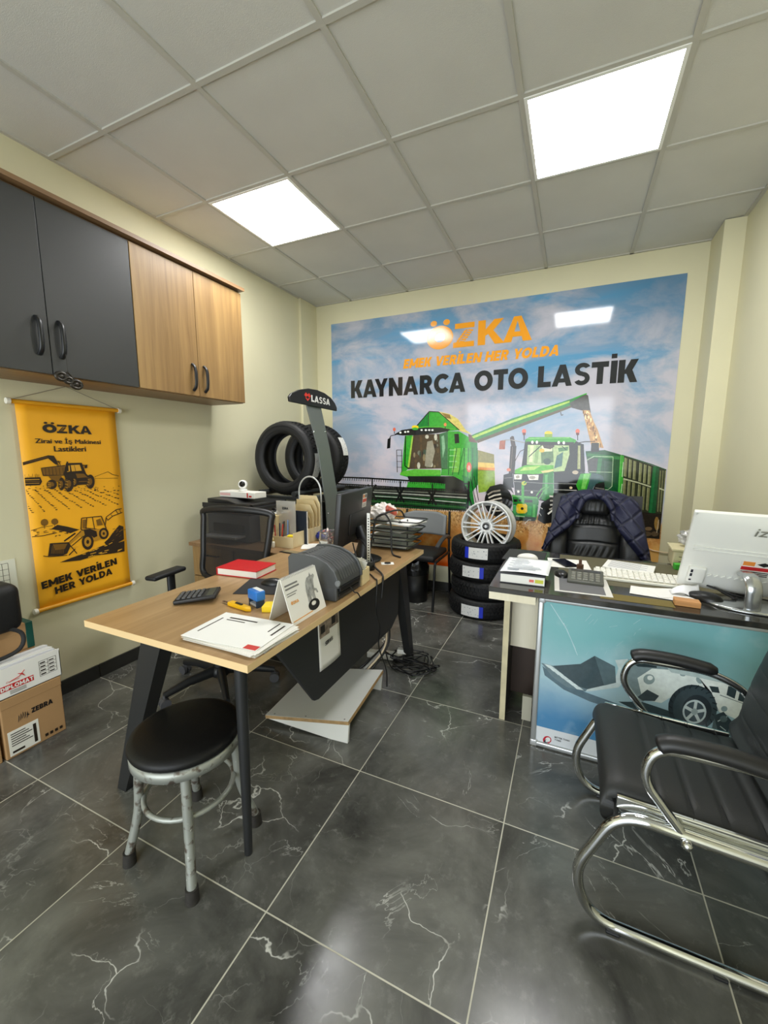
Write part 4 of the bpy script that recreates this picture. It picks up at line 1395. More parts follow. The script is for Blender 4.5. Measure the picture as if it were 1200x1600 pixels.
0 12 373 232 365 189 369 188 378 230;
0 4 404 245 413 233 415 235 406 247;
0 4 459 271 464 248 467 249 462 271""")
POSTER=('5d7480 c9d8d8 45555b 566a70 6d828a d6e4e4 7f9296 dfe9e4 3f4b50 2f3c40 8da0a0 e6eeea e4ece6 2c3a3e 2c3e44 5c6c70 8a9a9a b4c6c4 54666a 33454a 27343a 36464c 18242a 202c32 c4d4d6 3a4c54 cfdcdc 9fb0b2 2e3e44 8aa0a4 c0d0d0 aabcbc 55686c c8e0e4 b4d4da a8ccd0 c03040 e8eceb 2c3440',2.4585,0.0215,"""0 1 6 377 68 334 186 295 351 267 488 247 508 210 353 240 207 256 100 285 18 334;
1 1 288 468 334 483 369 480 337 450 303 434;
1 2 303 434 337 450 325 374 291 366;
1 3 291 366 325 374 310 349 195 300 167 304;
2 4 50 387 159 421 211 470 290 439 299 368 194 311 147 317;
3 5 211 470 290 439 299 368 256 344;
4 5 0 390 50 387 147 317 194 311 186 298 109 301 53 333;
5 6 13 388 41 387 60 376 32 374;
5 7 34 375 62 375 80 363 53 361;
5 8 54 363 82 363 100 351 73 349;
5 9 75 351 102 350 120 339 93 337;
5 10 95 338 122 338 140 327 114 325;
5 11 115 326 142 326 160 315 134 313;
5 12 135 314 162 314 180 303 153 301;
6 3 334 483 418 489 468 480 578 477 567 434 477 380 399 307 364 320 334 377;
7 4 374 408 421 461 485 470 580 457 629 419 583 423 530 404 495 354 465 320 399 318;
8 5 381 324 412 366 455 349 442 322 399 313;
9 5 335 478 369 478 435 483 437 467 371 458;
10 5 434 417 434 412 433 407 431 402 428 398 425 394 421 392 416 390 412 389 408 390 404 392 400 395 397 398 396 403 395 408 395 413 396 418 398 422 401 427 404 430 408 433 413 434 417 435 421 434 425 433 429 430 431 426 433 422;
11 6 427 422 427 419 426 417 426 415 424 413 422 411 420 410 418 409 416 409 414 409 412 410 410 411 409 413 408 415 408 417 408 419 408 421 409 424 411 426 412 427 414 428 417 429 419 429 421 429 423 428 424 427 426 426 427 424;
10 5 599 457 599 453 598 449 597 445 595 442 592 439 589 437 586 436 583 435 579 436 576 437 574 440 572 442 570 446 569 450 569 454 570 458 572 462 574 465 576 468 579 470 583 471 586 471 589 471 592 469 595 467 597 464 598 461;
11 6 594 462 594 460 594 458 593 456 592 455 591 454 589 453 588 452 586 452 584 452 583 453 581 454 580 455 580 456 579 458 579 460 580 462 581 463 582 465 583 466 584 467 586 468 588 468 589 468 591 467 592 466 593 465 594 463;
10 5 536 467 536 464 535 461 534 459 533 456 531 454 529 453 526 452 524 452 522 452 519 453 517 455 516 457 515 459 514 462 514 465 515 468 516 470 518 473 520 475 522 476 524 477 526 477 529 477 531 476 533 474 534 472 535 470;
11 6 533 472 533 471 533 470 532 469 531 468 530 467 529 466 528 466 527 465 526 466 525 466 524 467 523 468 523 469 522 470 522 471 523 472 523 474 524 475 525 476 526 476 527 477 528 477 530 477 531 476 532 476 532 475 533 474;
12 7 580 457 654 475 737 437 754 378 758 305 653 335 623 408;
13 8 613 433 641 436 648 412 624 410;
14 8 671 448 698 445 695 401 669 410;
14 8 708 441 737 427 746 391 705 397;
15 9 649 403 750 381 750 383 650 406;
16 9 654 464 736 441 737 443 655 466;
17 10 468 480 547 478 647 468 734 436 656 456 565 459 486 460;
18 8 640 311 758 303 743 241 669 238 638 249;
19 4 314 285 399 307 500 292 521 246 438 243;
20 9 645 348 646 329 643 309 638 291 630 273 619 257 607 244 593 234 578 228 563 225 547 226 533 232 519 241 508 253 499 268 493 286 490 305 489 325 492 345 498 365 507 382 518 398 531 410 545 420 560 425 575 427 590 425 604 420 617 410 627 398 636 383 642 366;
21 10 646 345 646 327 644 309 639 291 632 275 622 260 611 248 599 239 585 233 571 231 558 232 545 237 533 246 522 258 514 272 509 288 506 307 505 325 508 344 513 362 521 378 531 393 542 404 555 413 568 418 582 420 595 418 608 412 619 404 629 392 637 378 643 362;
22 11 633 342 647 336 648 341 634 347;
22 11 632 319 644 308 646 313 634 323;
22 11 626 296 635 282 638 285 629 300;
22 11 615 276 621 259 624 261 619 278;
22 11 601 259 602 241 606 242 605 260;
22 11 584 248 581 230 585 229 588 247;
22 11 565 243 559 227 562 224 569 241;
22 11 547 245 537 232 540 228 550 242;
22 11 530 254 518 245 520 240 532 250;
22 11 517 269 504 265 504 260 517 264;
22 11 507 288 494 290 494 285 507 283;
22 10 503 311 492 318 490 314 501 306;
22 10 504 335 495 347 492 343 501 331;
22 11 511 358 505 374 501 371 507 356;
22 11 522 379 520 397 516 396 518 378;
22 11 537 395 539 414 535 414 533 395;
22 11 554 405 560 424 557 426 550 407;
22 11 572 409 582 426 579 429 569 412;
22 11 590 407 602 420 600 424 588 411;
22 11 606 398 621 407 619 412 605 402;
22 11 619 383 635 388 634 392 619 388;
22 11 629 364 643 363 644 368 629 370;
23 12 630 333 630 318 628 303 624 289 618 276 610 266 600 258 590 253 579 252 569 254 559 259 550 268 543 279 539 292 536 307 536 322 538 337 543 351 550 364 558 374 567 382 578 386 588 387 598 385 608 379 616 371 623 360 628 347;
24 13 614 324 614 313 613 302 609 291 604 281 597 273 590 267 581 263 573 262 564 263 556 267 549 274 544 282 540 292 538 303 538 315 540 326 544 337 549 347 556 354 563 360 572 364 580 365 589 363 596 359 603 353 608 345 612 335;
25 14 608 323 608 313 607 304 604 294 599 286 594 279 587 274 580 271 573 270 566 271 559 275 554 280 549 287 546 295 544 305 544 314 546 324 549 333 553 341 559 348 566 353 573 356 580 357 587 355 593 352 599 347 603 340 606 332;
26 15 581 314 583 359 573 359 571 314;
26 16 578 307 610 323 607 335 575 320;
26 17 572 310 591 274 599 282 581 318;
26 18 573 318 551 280 559 272 580 310;
26 19 578 320 547 333 543 320 575 307;
27 20 587 317 587 310 584 305 580 301 575 299 571 301 567 305 566 311 566 317 569 323 573 327 578 328 582 327 586 322;
28 12 639 316 667 339 696 307 684 243 657 255;
29 8 678 354 677 348 674 343 669 340 664 340 660 343 658 349 659 355 662 360 667 363 672 363 676 360;
30 13 654 293 681 321 679 324 652 296;
31 13 661 275 681 261 683 264 663 278;
32 14 682 313 681 306 677 299 671 296 665 296 661 300 658 306 659 314 663 320 668 323 675 323 679 319;
33 1 23 672 97 564 99 566 25 673;
33 5 97 564 144 458 146 459 99 565;
34 6 80 594 135 483 137 485 83 596;
35 1 310 494 326 504 325 506 309 495;
35 5 178 467 187 486 186 486 177 468;
35 1 197 607 212 636 211 637 196 608;
35 1 362 615 370 622 369 624 361 616;
35 1 342 636 365 661 365 663 341 638;
35 1 290 531 311 557 310 558 289 532;
35 1 256 608 285 619 285 621 255 609;
35 1 347 588 353 602 351 603 346 588;
35 1 367 526 383 535 383 536 367 528;
35 1 166 618 187 652 185 653 165 619;
35 1 363 558 380 572 380 573 362 559;
35 7 86 571 97 588 96 589 85 572;
35 1 247 478 256 503 255 503 246 478;
35 2 179 607 197 631 196 632 178 608;
36 1 64 26 64 20 62 15 59 11 56 6 52 3 47 1 42 0 38 1 34 2 31 5 29 9 28 14 28 19 30 24 32 29 36 34 40 37 45 39 50 40 54 39 58 37 61 34 63 30;
37 2 60 25 60 22 58 18 56 14 53 12 50 10 46 10 43 10 40 12 39 15 38 19 38 22 40 26 42 30 45 32 48 34 52 34 55 34 57 32 59 29;
38 3 51 14 51 11 49 7 46 4 43 2 39 2 36 3 34 5 33 9 34 13 36 16 38 19 42 21 45 21 48 20 50 18;
37 4 51 17 51 14 49 11 47 9 44 9 42 9 40 11 39 13 40 16 41 18 43 20 46 21 49 21 50 19""")
# ------------------------------------------------------------------ the room
H = 2.829; XR = 3.44; YF = -6.0
WALL = paint('wall_paint', 'd2cdad'); CEIL = mat('c9c8c2', .8, bump=.25, bscale=350, var=.03)
BAR = mat('b9b7ae', .6); SKIRT = mat('2b2b29', .3, var=.25, vscale=9)
struct('floor', MB().bx(-.1, XR+.1, YF, .1, -.1, 0), marble_floor())
struct('wall_left', MB().bx(-.12, 0, YF, 0, 0, H), WALL)
struct('wall_back', MB().bx(-.12, XR+.12, 0, .12, 0, H), WALL)
struct('wall_right', MB().bx(XR, XR+.12, YF, 0, 0, H), WALL)
struct('trim_1', MB().bx(0, .028, -.272, 0, 0, H), WALL)          # pilasters in the corners
struct('trim_2', MB().bx(3.325, XR, -.29, 0, 0, H), WALL)
f = MB(); f.bx(-.12, .2, YF-.12, YF, 0, H); f.bx(3.24, XR+.12, YF-.12, YF, 0, H); f.bx(.2, 3.24, YF-.12, YF, 2.5, H)
struct('wall_front', f, WALL)
ceiling = struct('ceiling', MB().bx(-.1, XR+.1, YF, .1, H+.006, H+.1), CEIL)
g = MB()
for k in range(5): g.bx(.44+.6*k-.012, .44+.6*k+.012, YF, 0, H-.002, H+.008)
for k in range(10): g.bx(0, XR, -.59-.6*k-.012, -.59-.6*k+.012, H-.0015, H+.008)
g.bx(0, .02, YF, 0, H-.002, H+.008); g.bx(XR-.02, XR, YF, 0, H-.002, H+.008); g.bx(0, XR, -.02, 0, H-.002, H+.008)
struct('ceiling_grid', g, BAR, ceiling)
b = MB()
for k in range(11): b.bx(0, .011, -6+.6*k-.01+.003, -6+.6*k+.587, 0, .082) if k < 10 else None
struct('baseboard_left', b, SKIRT)
b = MB()
for k in range(6): b.bx(max(.028, -.017+.6*k), min(3.325, .58+.6*k), -.011, 0, 0, .082)
struct('baseboard_back', b, SKIRT)
b = MB()
for k in range(10): b.bx(XR-.011, XR, -6+.6*k+.003, -6+.6*k+.597-(.29 if k == 9 else 0), 0, .082)
struct('baseboard_right', b, SKIRT)

LITE = mat('ffffff', .5, emit=PANEL)
for k, (x, lab) in enumerate(((.74, 'square white ceiling light panel on the left, above the oak cabinet side'), (2.54, 'square white ceiling light panel on the right, the larger and nearer one'))):
    t = thing('ceiling_light', lab, 'ceiling light', (x, -1.49, H), group='recessed ceiling light panels')
    fr = MB()
    for a, c in (((-.291, -.276), 0), ((.276, .291), 0)): fr.bx(a[0], a[1], -.291, .291, -.005, .006)
    for a in ((-.291, -.276), (.276, .291)): fr.bx(-.276, .276, a[0], a[1], -.005, .006)
    P('frame', fr, mat('f0f0ec', .4), t)
    P('diffuser', MB().bx(-.276, .276, -.276, .276, -.003, .004), LITE, t)

# ------------------------------------------------------------------ wall mural
def sky_mat():
    g = NT('mural_print'); tc = g.n('TexCoord'); p = tc.outputs['Object']; s = g.n('SeparateXYZ', {0: p})
    mp = g.n('Mapping', {'Vector': p, 'Scale': (1., 1., 1.9)})
    n1 = g.n('TexNoise', {'Vector': mp.outputs[0], 'Scale': 1.6, 'Detail': 11., 'Roughness': .62, 'Distortion': .4})
    mp2 = g.n('Mapping', {'Vector': p, 'Scale': (.7, 1., 3.6), 'Rotation': (0, .12, 0), 'Location': (3, 0, 1)})
    n2 = g.n('TexNoise', {'Vector': mp2.outputs[0], 'Scale': 1.5, 'Detail': 6., 'Distortion': .8})
    zt = g.mr(s.outputs[2], .9, 2.7)
    blue = g.mix(zt, lin('adb9cc'), lin('6a8fae'))
    band = g.math('MULTIPLY', g.mr(n2.outputs['Fac'], .45, .64), g.mr(s.outputs[2], 1.35, 1.9))
    blue = g.mix(band, blue, lin('5c96bd'))
    cl = g.mix(zt, lin('d2cad4'), lin('a2a8b6'))
    cl = g.mix(g.mr(n1.outputs['Fac'], .55, .75), cl, lin('c8c4ce'))
    c = g.mix(g.mr(n1.outputs['Fac'], .42, .56), blue, cl)
    glow = g.math('MULTIPLY', g.mr(s.outputs[2], 1.75, 1.0), g.mr(g.math('ABSOLUTE', g.math('SUBTRACT', s.outputs[0], 1.5)), 1.0, .0))
    c = g.mix(g.math('MULTIPLY', glow, .55), c, lin('f6dcdc'))
    tr = g.math('MULTIPLY', g.mr(s.outputs[0], 2.3, 3.1), g.mr(s.outputs[2], 2.1, 2.6)); c = g.mix(g.math('MULTIPLY', tr, .75), c, lin('3d7296'))
    n3 = g.n('TexNoise', {'Vector': p, 'Scale': 4.5, 'Detail': 7.})
    n4 = g.n('TexNoise', {'Vector': p, 'Scale': 70., 'Detail': 5.})
    grd = g.mix(g.mr(g.math('ADD', g.math('MULTIPLY', n3.outputs['Fac'], .6), g.math('MULTIPLY', n4.outputs['Fac'], .4)), .4, .6), lin('a87038'), lin('e4b878'))
    low = g.mix(g.mr(n3.outputs['Fac'], .4, .62), lin('c8701e'), lin('e6b468'))
    grd = g.mix(g.mr(s.outputs[2], .70, .58), grd, low)
    grd = g.mix(g.mr(s.outputs[2], .42, .27), grd, lin('c04a0e'))
    c = g.mix(g.mr(g.math('ADD', s.outputs[2], g.math('MULTIPLY', n3.outputs['Fac'], .03)), .80, .83, 1., 0.), c, grd)
    return g.set(Base_Color=c, Roughness=.07, Specular_IOR_Level=.5)
mural = thing('wall_mural', 'large printed mural of green harvester and tractor covering the back wall', 'mural', (0, 0, 0))
P('printed_sheet', MB().bx(.205, 3.205, -.004, -.0005, .245, 2.636), sky_mat(), mural)
MP = lambda a, b, h: (a, -.004-h, b)
art('machinery_picture', MURAL, MP, mural, art_mat('mural_ink', .09, grain=.16), .0008, .00012)
m = MB(); cl = m.bm.loops.layers.float_color.new('Col'); rnd = random.Random(8)
for k in range(1500):
    x = rnd.uniform(.22, 2.95); u = rnd.random(); z = .80-.015*(x > 1.6)-.15*u; h = rnd.uniform(.012, .03)*(1.1-.5*u); w_ = rnd.uniform(.002, .0045); dx = rnd.uniform(-.012, .012)
    f = m.bm.faces.new([m.bm.verts.new((a, -.0046-.0002*(k % 3), b)) for a, b in ((x, z), (x+w_, z), (x+dx+w_*1.5, z+h*.7), (x+dx*1.3+w_*.5, z+h), (x+dx-w_*.5, z+h*.7))])
    c_ = lin(rnd.choice(('e6c07c', '8a5a24', 'f2d498', 'a5702c', 'd29a50', '6e461c', 'dcb068')))
    for lp in f.loops: lp[cl] = c_
P('wheat_picture', m, art_mat('wheat_ink', .2), mural)
OR = mat('f0a024', .12); BL = mat('222426', .12)
m = MB(); logo(m, 1.235, 2.283, .925, .205, lambda x, z: (x, -.0062, z)); P('logo_lettering', m, OR, mural)
m = MB(); heavy(m, 'EMEK VERİLEN HER YOLDA', (1.0, -.0062, 2.14), (1, 0, 0), (0, 0, 1), 1.39, .085, .22); P('slogan_lettering', m, OR, mural)
m = MB(); heavy(m, 'KAYNARCA OTO LASTİK', (.43, -.0062, 1.893), (1, 0, 0), (0, 0, 1), 2.52, .172); P('shop_name_lettering', m, BL, mural)

# ------------------------------------------------------------------ wall cabinets on the left
OAK = wood('oak_vertical', '755835', 'a98856', 2, .4); OAKH = wood('oak_long', '74583a', '947450', 1, .45)
ANTH = mat('343534', .42, bump=.15, bscale=500); BLK = mat('17181a', .35)
def cabinet(y0, y1, label, doormat, lab2):
    t = thing('wall_cabinet', label, 'cabinet', (0, y0, 1.70))
    L = y1-y0
    P('body', MB().bx(.002, .308, 0, L-.001, 0, .765), OAKH, t)
    for k in (0, 1):
        a = k*L/2; d = P('door', MB().bx(.31, .33, a+.0015, a+L/2-.0015, .004, .752, bev=.0015), doormat, t)
        yy = L/2+(-.045 if k == 0 else .045); z0 = .085 if doormat is ANTH else .035
        hb = MB(); hb.tube(fillet([(.331, yy, z0), (.352, yy, z0+.018), (.358, yy, z0+.05), (.358, yy, z0+.11), (.352, yy, z0+.142), (.331, yy, z0+.16)], .012, 3), .0075, 8, sq=1.5)
        P('handle', hb, BLK, d)
cabinet(-3.07, -2.232, 'dark grey two-door wall cabinet at the left edge, beside the oak one', ANTH, '')
cabinet(-2.230, -1.418, 'oak two-door wall cabinet with black handles, next to the dark grey one', OAK, '')
solo('cabinet_top_board', MB().bx(.002, .355, -3.07, -1.405, 2.467, 2.487), OAKH, 'long oak top board running over both wall cabinets', 'top board', (.18, -2.2, 2.467), w=True)
tk = MB(); tk.tube(fillet([(.36, -2.606, 1.80), (.362, -2.606, 1.74), (.36, -2.606, 1.716)], .01), .0012, 6)
for dy, r in ((-.03, .022), (.0, .017), (.032, .024)):
    tk.tube([(.36, -2.606+dy+r*math.cos(a*PI/7), 1.683-dy*.45+r*.75*math.sin(a*PI/7)) for a in range(14)], .0075, 8, closed=True)
    tk.ball((.362, -2.606+dy, 1.683-dy*.45), r*.62, 12, 8, (.35, 1, .7))
tk.tube([(.36, -2.606, 1.72), (.36, -2.625, 1.70)], .004); tk.tube([(.36, -2.606, 1.72), (.36, -2.58, 1.69)], .004)
solo('hanging_trinket', tk, mat('37332d', .35, .5, var=.3, vscale=80), 'small dark figurine trinket hanging from a handle of the dark cabinet', 'trinket', (.36, -2.606, 1.69), w=True)

# ------------------------------------------------------------------ yellow banner
t = thing('hanging_banner', 'tall yellow banner with black lettering hanging on the left wall', 'banner', (.02, -2.44, 1.06))
YEL = mat('f6b01c', .6, bump=.2, bscale=30, var=.04, vscale=3)
def bx_(y, z): return .02+.003*math.sin((y+2.4)*9)*(1.6-z)
m = MB(); m.grid(10, 20, lambda u, v: (bx_(-2.672+.49*u, .525+1.068*v), -2.672+.49*u, .525+1.068*v), True, .0015); P('cloth', m, YEL, t, True)
MPB = lambda a, b, h: (bx_(a, b)+.0016+h, a, b)
INK = mat('241a0e', .5)
art('printed_picture', BANNER, MPB, t, art_mat('banner_ink', .6), .0010, .0001)
m = MB(); logo(m, -2.568, 1.450, .241, .045, lambda y, z: (.024, y, z))
for q in range(3): m.text('Zirai ve İş Makinesi', (.024+.0001*q, -2.608+.0012*q, 1.389+.0006*(q % 2)), (0, 1, 0), (0, .01, 1), .323, .038); m.text('Lastikleri', (.024+.0001*q, -2.526+.0012*q, 1.353+.0006*(q % 2)), (0, 1, 0), (0, .01, 1), .157, .028)
heavy(m, 'EMEK VERİLEN', (.0245, -2.655, .632), (0, 1, .095), (0, -.06, 1), .40, .040); heavy(m, 'HER YOLDA', (.0245, -2.597, .586), (0, 1, .095), (0, -.06, 1), .31, .040)
P('lettering', m, INK, t, True)
for nm, z, ya, yb in (('top_rod', 1.597, -2.69, -2.165), ('bottom_rod', .522, -2.685, -2.175)):
    rd = P(nm, MB().cyl((.02, ya, z), (.02, yb, z), .011, seg=14), mat('e2a01c', .5), t, True)
    for yy, s in ((ya, -1), (yb, 1)):
        P('end_cap', MB().cyl((.02, yy, z), (.02, yy+s*.016, z), .015, seg=16), mat('e8e4d6', .35), rd, True)
P('cord', MB().tube([(.02, -2.685, 1.605), (.012, -2.43, 1.700), (.02, -2.17, 1.605)], .0016, 6), mat('8a8474', .6), t, True)

# ------------------------------------------------------------------ notice sheet, boxes, bag
t = thing('wall_notice', 'white paper notice with a printed table taped to the left wall', 'notice', (.004, -2.86, .74))
P('paper', MB().bx(.001, .003, -2.96, -2.745, .60, .82), mat('dcdbc8', .7), t, True)
m = MB()
for z in (.815, .785, .755, .73, .70): m.bx(.003, .0036, -2.95, -2.775, z-.012, z-.0105)
for y in (-2.95, -2.80, -2.776): m.bx(.003, .0036, y, y+.0015, .688, .804)
for k in range(3): m.bx(.003, .0036, -2.92, -2.83, .765-.03*k, .772-.03*k)
P('printed_table', m, INK, t, True)
CARD = mat('a98458', .75, bump=.1, bscale=80, var=.06, vscale=6)
def carton(name, label, x0, x1, y0, y1, z0, z1, rz=0.):
    t = thing(name, label, 'box', ((x0+x1)/2, (y0+y1)/2, z0), rz); a, b, h = (x1-x0)/2, (y1-y0)/2, z1-z0
    P('carton', MB().bx(-a, a, -b, b, 0, h, bev=.004), CARD, t)
    m = MB(); m.bx(-a-.001, a+.001, -b-.001, b+.001, h-.045, h+.001, bev=.003); P('lid_flap', m, CARD, t)
    m = MB(); m.bx(-a*.96, a*.96, -.024, .024, h+.001, h+.0018); P('tape', m, mat('b89a6a', .25), t)
    return t, a, b, h
t, a, b, h = carton('cardboard_box', 'brown cardboard box with black zebra-head mark, under the white paper box', .04, .34, -3.008, -2.772, 0, .28)
m = MB(); heavy(m, 'ZEBRA', (a+.0015, -.01, .165), (0, 1, 0), (0, 0, 1), .085, .024)
for k in range(5): m.tube([(a+.0006, -.062+.008*k+.005*math.sin(q), .160+.03*q/2-.004*abs(k-2)) for q in (0, .7, 1.4, 2)], [.0006, .0014, .0014, .0006], 6)
m.tube([(a+.0006, -.028, .172), (a+.0006, -.02, .164)], [.0028, .002], 6); P('printed_mark', m, BLK, t)
m = MB(); m.bx(a, a+.001, -.105, .01, .01, .125); P('shipping_label', m, mat('e6e4d8', .6), t)
m = MB()
for k in range(6): m.bx(a+.001, a+.0016, -.095, -.04+.012*(k % 3), .108-.011*k, .112-.011*k)
m.bx(a+.001, a+.0016, -.012, .0, .02, .11); m.bx(a+.001, a+.0016, -.095, -.05, .02, .03)
for k in range(4): m.bx(a+.001, a+.0016, .03+.02*k, .042+.02*k, .018, .032)
P('label_print', m, INK, t)
t, a, b, h = carton('cardboard_box', 'plain brown cardboard box at the far left edge on the floor', .03, .335, -3.28, -3.02, 0, .27)
t, a, b, h = carton('cardboard_box', 'brown box with a dark green edge behind the white paper box', .02, .19, -3.05, -2.79, .412, .54)
P('green_edge', MB().bx(-a-.002, a+.002, b-.03, b+.002, 0, h+.002, bev=.004), mat('0f4a3e', .5), t)
solo('box_support', MB().bx(.02, .19, -3.05, -2.79, .283, .4105, bev=.003), CARD, 'brown carton standing behind the white paper box, under the green-edged box', 'box', (.1, -2.92, .283), w=True)
t = thing('paper_box', 'white open box of envelopes with red lettering on the brown zebra-marked box', 'box', (.27, -2.885, .283))
WH = mat('e9e7df', .6); RED = mat('c01c1c', .45)
m = MB(); a, b = .069, .122
for q in ((-a, a, -b, -b+.003), (-a, a, b-.003, b), (-a, -a+.003, -b, b)): m.bx(q[0], q[1], q[2], q[3], 0, .125)
m.bx(a-.003, a, -b, b, 0, .135); m.bx(-a, a, -b, b, 0, .003); P('carton', m, WH, t)
m = MB(); m.bx(a, a+.0008, -.115, .01, .032, .058); P('red_band', m, RED, t)
m = MB(); heavy(m, 'DIPLOMAT', (a+.0014, -.112, .036), (0, 1, 0), (0, 0, 1), .12, .018); P('band_lettering', m, WH, t)
m = MB(); m.tube([(a+.0005, -.075, .07), (a+.0005, -.04, .078), (a+.0005, -.02, .098)], .0015, 6); m.tube([(a+.0005, -.045, .092), (a+.0005, -.03, .084), (a+.0005, -.02, .07)], [.0008, .003, .0008], 6)
m.text('Diplomat', (a+.0006, -.09, .064), (0, 1, 0), (0, 0, 1), .05, .01, 0, .3); P('red_emblem', m, RED, t)
m = MB()
for k in range(5): m.bx(a, a+.0008, .035, .105, .035+.018*k, .0362+.018*k)
for y in (.035, .07, .104): m.bx(a, a+.0008, y, y+.001, .035, .108)
for k in range(4): m.bx(a, a+.0008, .04, .06, .04+.018*k, .046+.018*k); m.bx(a, a+.0008, .075, .095, .04+.018*k, .045+.018*k)
for k in range(3): m.bx(a, a+.0008, -.08, -.02, .012+.006*k, .014+.006*k)
P('printed_table', m, INK, t)
for k in range(7):
    solo('envelope', MB().box((0, 0, .064), (.0045, .232, .128+.005*(k % 3))), mat('ecebe4' if k % 2 else 'dfe0e4', .7), 'white envelope standing in the open white box on the left' , 'envelope', (.225+.0135*k, -2.885, .288), group='envelopes in the white paper box')
t = thing('black_bag', 'black padded bag lying on the green-edged box at the left edge', 'bag', (.165, -2.955, .542))
m = MB(); m.box((0, 0, .105), (.19, .23, .225), bev=.045, seg=5); P('bag_body', m, mat('0c0c0d', .6, bump=.4, bscale=200), t)
m = MB(); m.tube(fillet([(.087, -.1, .12), (.087, .09, .12), (.04, .112, .12), (-.06, .112, .12)], .03), .004, 8); P('zip', m, mat('1b1b1c', .3), t)
m = MB(); m.tube(cr([(.075, .03, .03), (.1, .09, -.02), (.11, .06, -.09), (.10, -.1, -.11)], 6), .009, 8, sq=.3); P('strap', m, mat('121212', .7), t)
# ------------------------------------------------------------------ main desk with its legs and panel
def frustum(mb, p0, d0, p1, d1):
    vs = [(p[0]+sx*d[0]/2, p[1]+sy*d[1]/2, p[2]) for p, d in ((p0, d0), (p1, d1)) for sx, sy in ((-1, -1), (1, -1), (1, 1), (-1, 1))]
    return mb.raw(vs, [(3, 2, 1, 0), (4, 5, 6, 7), (0, 1, 5, 4), (1, 2, 6, 5), (2, 3, 7, 6), (3, 0, 4, 7)])
DESK = wood('desk_oak', '92724a', 'b5946a', 1, .32); LEG = mat('2c2d2e', .4, .3); EDGE = mat('dbbd8c', .5)
t = thing('office_desk', 'long oak office desk on dark slanted legs with a black front panel', 'desk', (1.32, -2.18, 0))
top = P('tabletop', MB().bx(.93, 1.7045, -2.955, -1.385, .716, .74), DESK, t, True)
m = MB(); m.bx(.929, 1.7055, -2.9562, -2.9551, .7155, .7395); m.bx(1.7046, 1.7058, -2.956, -1.385, .7155, .7395); P('edge_band', m, EDGE, top, True)
m = MB(); frustum(m, (.952, -2.875, .0), (.05, .05), (1.22, -2.87, .716), (.105, .06)); P('leg', m, LEG, t, True)
m = MB(); m.tube([(1.606, -2.89, .0), (1.612, -2.888, .716)], [.0135, .021], 20); P('leg', m, LEG, t, True)
m = MB(); frustum(m, (1.634, -1.425, .0), (.045, .05), (1.60, -1.56, .716), (.06, .11)); P('leg', m, LEG, t, True)
m = MB(); frustum(m, (1.0, -1.425, .0), (.045, .05), (1.05, -1.56, .716), (.06, .11)); P('leg', m, LEG, t, True)
m = MB(); m.bx(1.0, 1.58, -2.87, -2.83, .69, .716); m.bx(1.0, 1.58, -1.60, -1.56, .69, .716); P('cross_bar', m, LEG, t, True)
m = MB(); m.prism([(-2.735, .7155), (-2.735, .665), (-2.50, .335), (-2.47, .325), (-1.70, .325), (-1.60, .38), (-1.575, .7155)], .018, 'x', 1.605, .004); P('modesty_panel', m, mat('2a2b2c', .45), t, True)
t = thing('notice_sheet', 'white notice sheet with a photo and printed heading taped on the black desk panel', 'notice', (1.626, -2.39, .55))
def ns(u, v): return (1.6255+.012*max(0, .35-v)*math.sin(u*PI)+.004*u*(1-v), -2.473+.165*u+.01*(1-v), .445+.26*v)
m = MB(); m.grid(8, 10, ns, True, .0006); P('paper', m, mat('e4e2dc', .6), t, True)
m = MB()
def nq(mb, u0, u1, v0, v1):
    vs = []
    for u, v in ((u0, v0), (u1, v0), (u1, v1), (u0, v1)): q = ns(u, v); vs.append((q[0]+.0012, q[1], q[2]))
    mb.raw(vs, [(0, 1, 2, 3)])
nq(m, .04, .5, .55, .95); nq(m, .5, .96, .62, .95); P('printed_photo', m, mat('8d7f73', .5, var=.7, vscale=40), t, True)
m = MB(); heavy(m, 'SERVİS', (1.6295, -2.425, .545), (0, 1, .02), (0, 0, 1), .062, .018); nq(m, .1, .3, .62, .75); nq(m, .62, .8, .66, .8); P('printed_heading', m, mat('25211e', .5), t, True)

# ------------------------------------------------------------------ side cabinet behind the desk
t = thing('side_cabinet', 'low oak side cabinet against the left wall behind the desk', 'cabinet', (.5, -1.5, 0))
P('body', MB().bx(.16, .915, -1.80, -1.28, .03, .712), OAK, t, True)
P('worktop', MB().bx(.155, .925, -1.84, -1.26, .712, .736), OAKH, t, True)
for k, (a, b) in enumerate(((.50, .705), (.27, .495), (.04, .265))):
    d = P('drawer', MB().bx(.163, .53, -1.818, -1.801, a, b, bev=.002), OAK, t, True)
    P('handle', MB().tube(fillet([(.28, -1.818, b-.05), (.28, -1.835, b-.05), (.41, -1.835, b-.05), (.41, -1.818, b-.05)], .01), .005, 8), BLK, d, True)

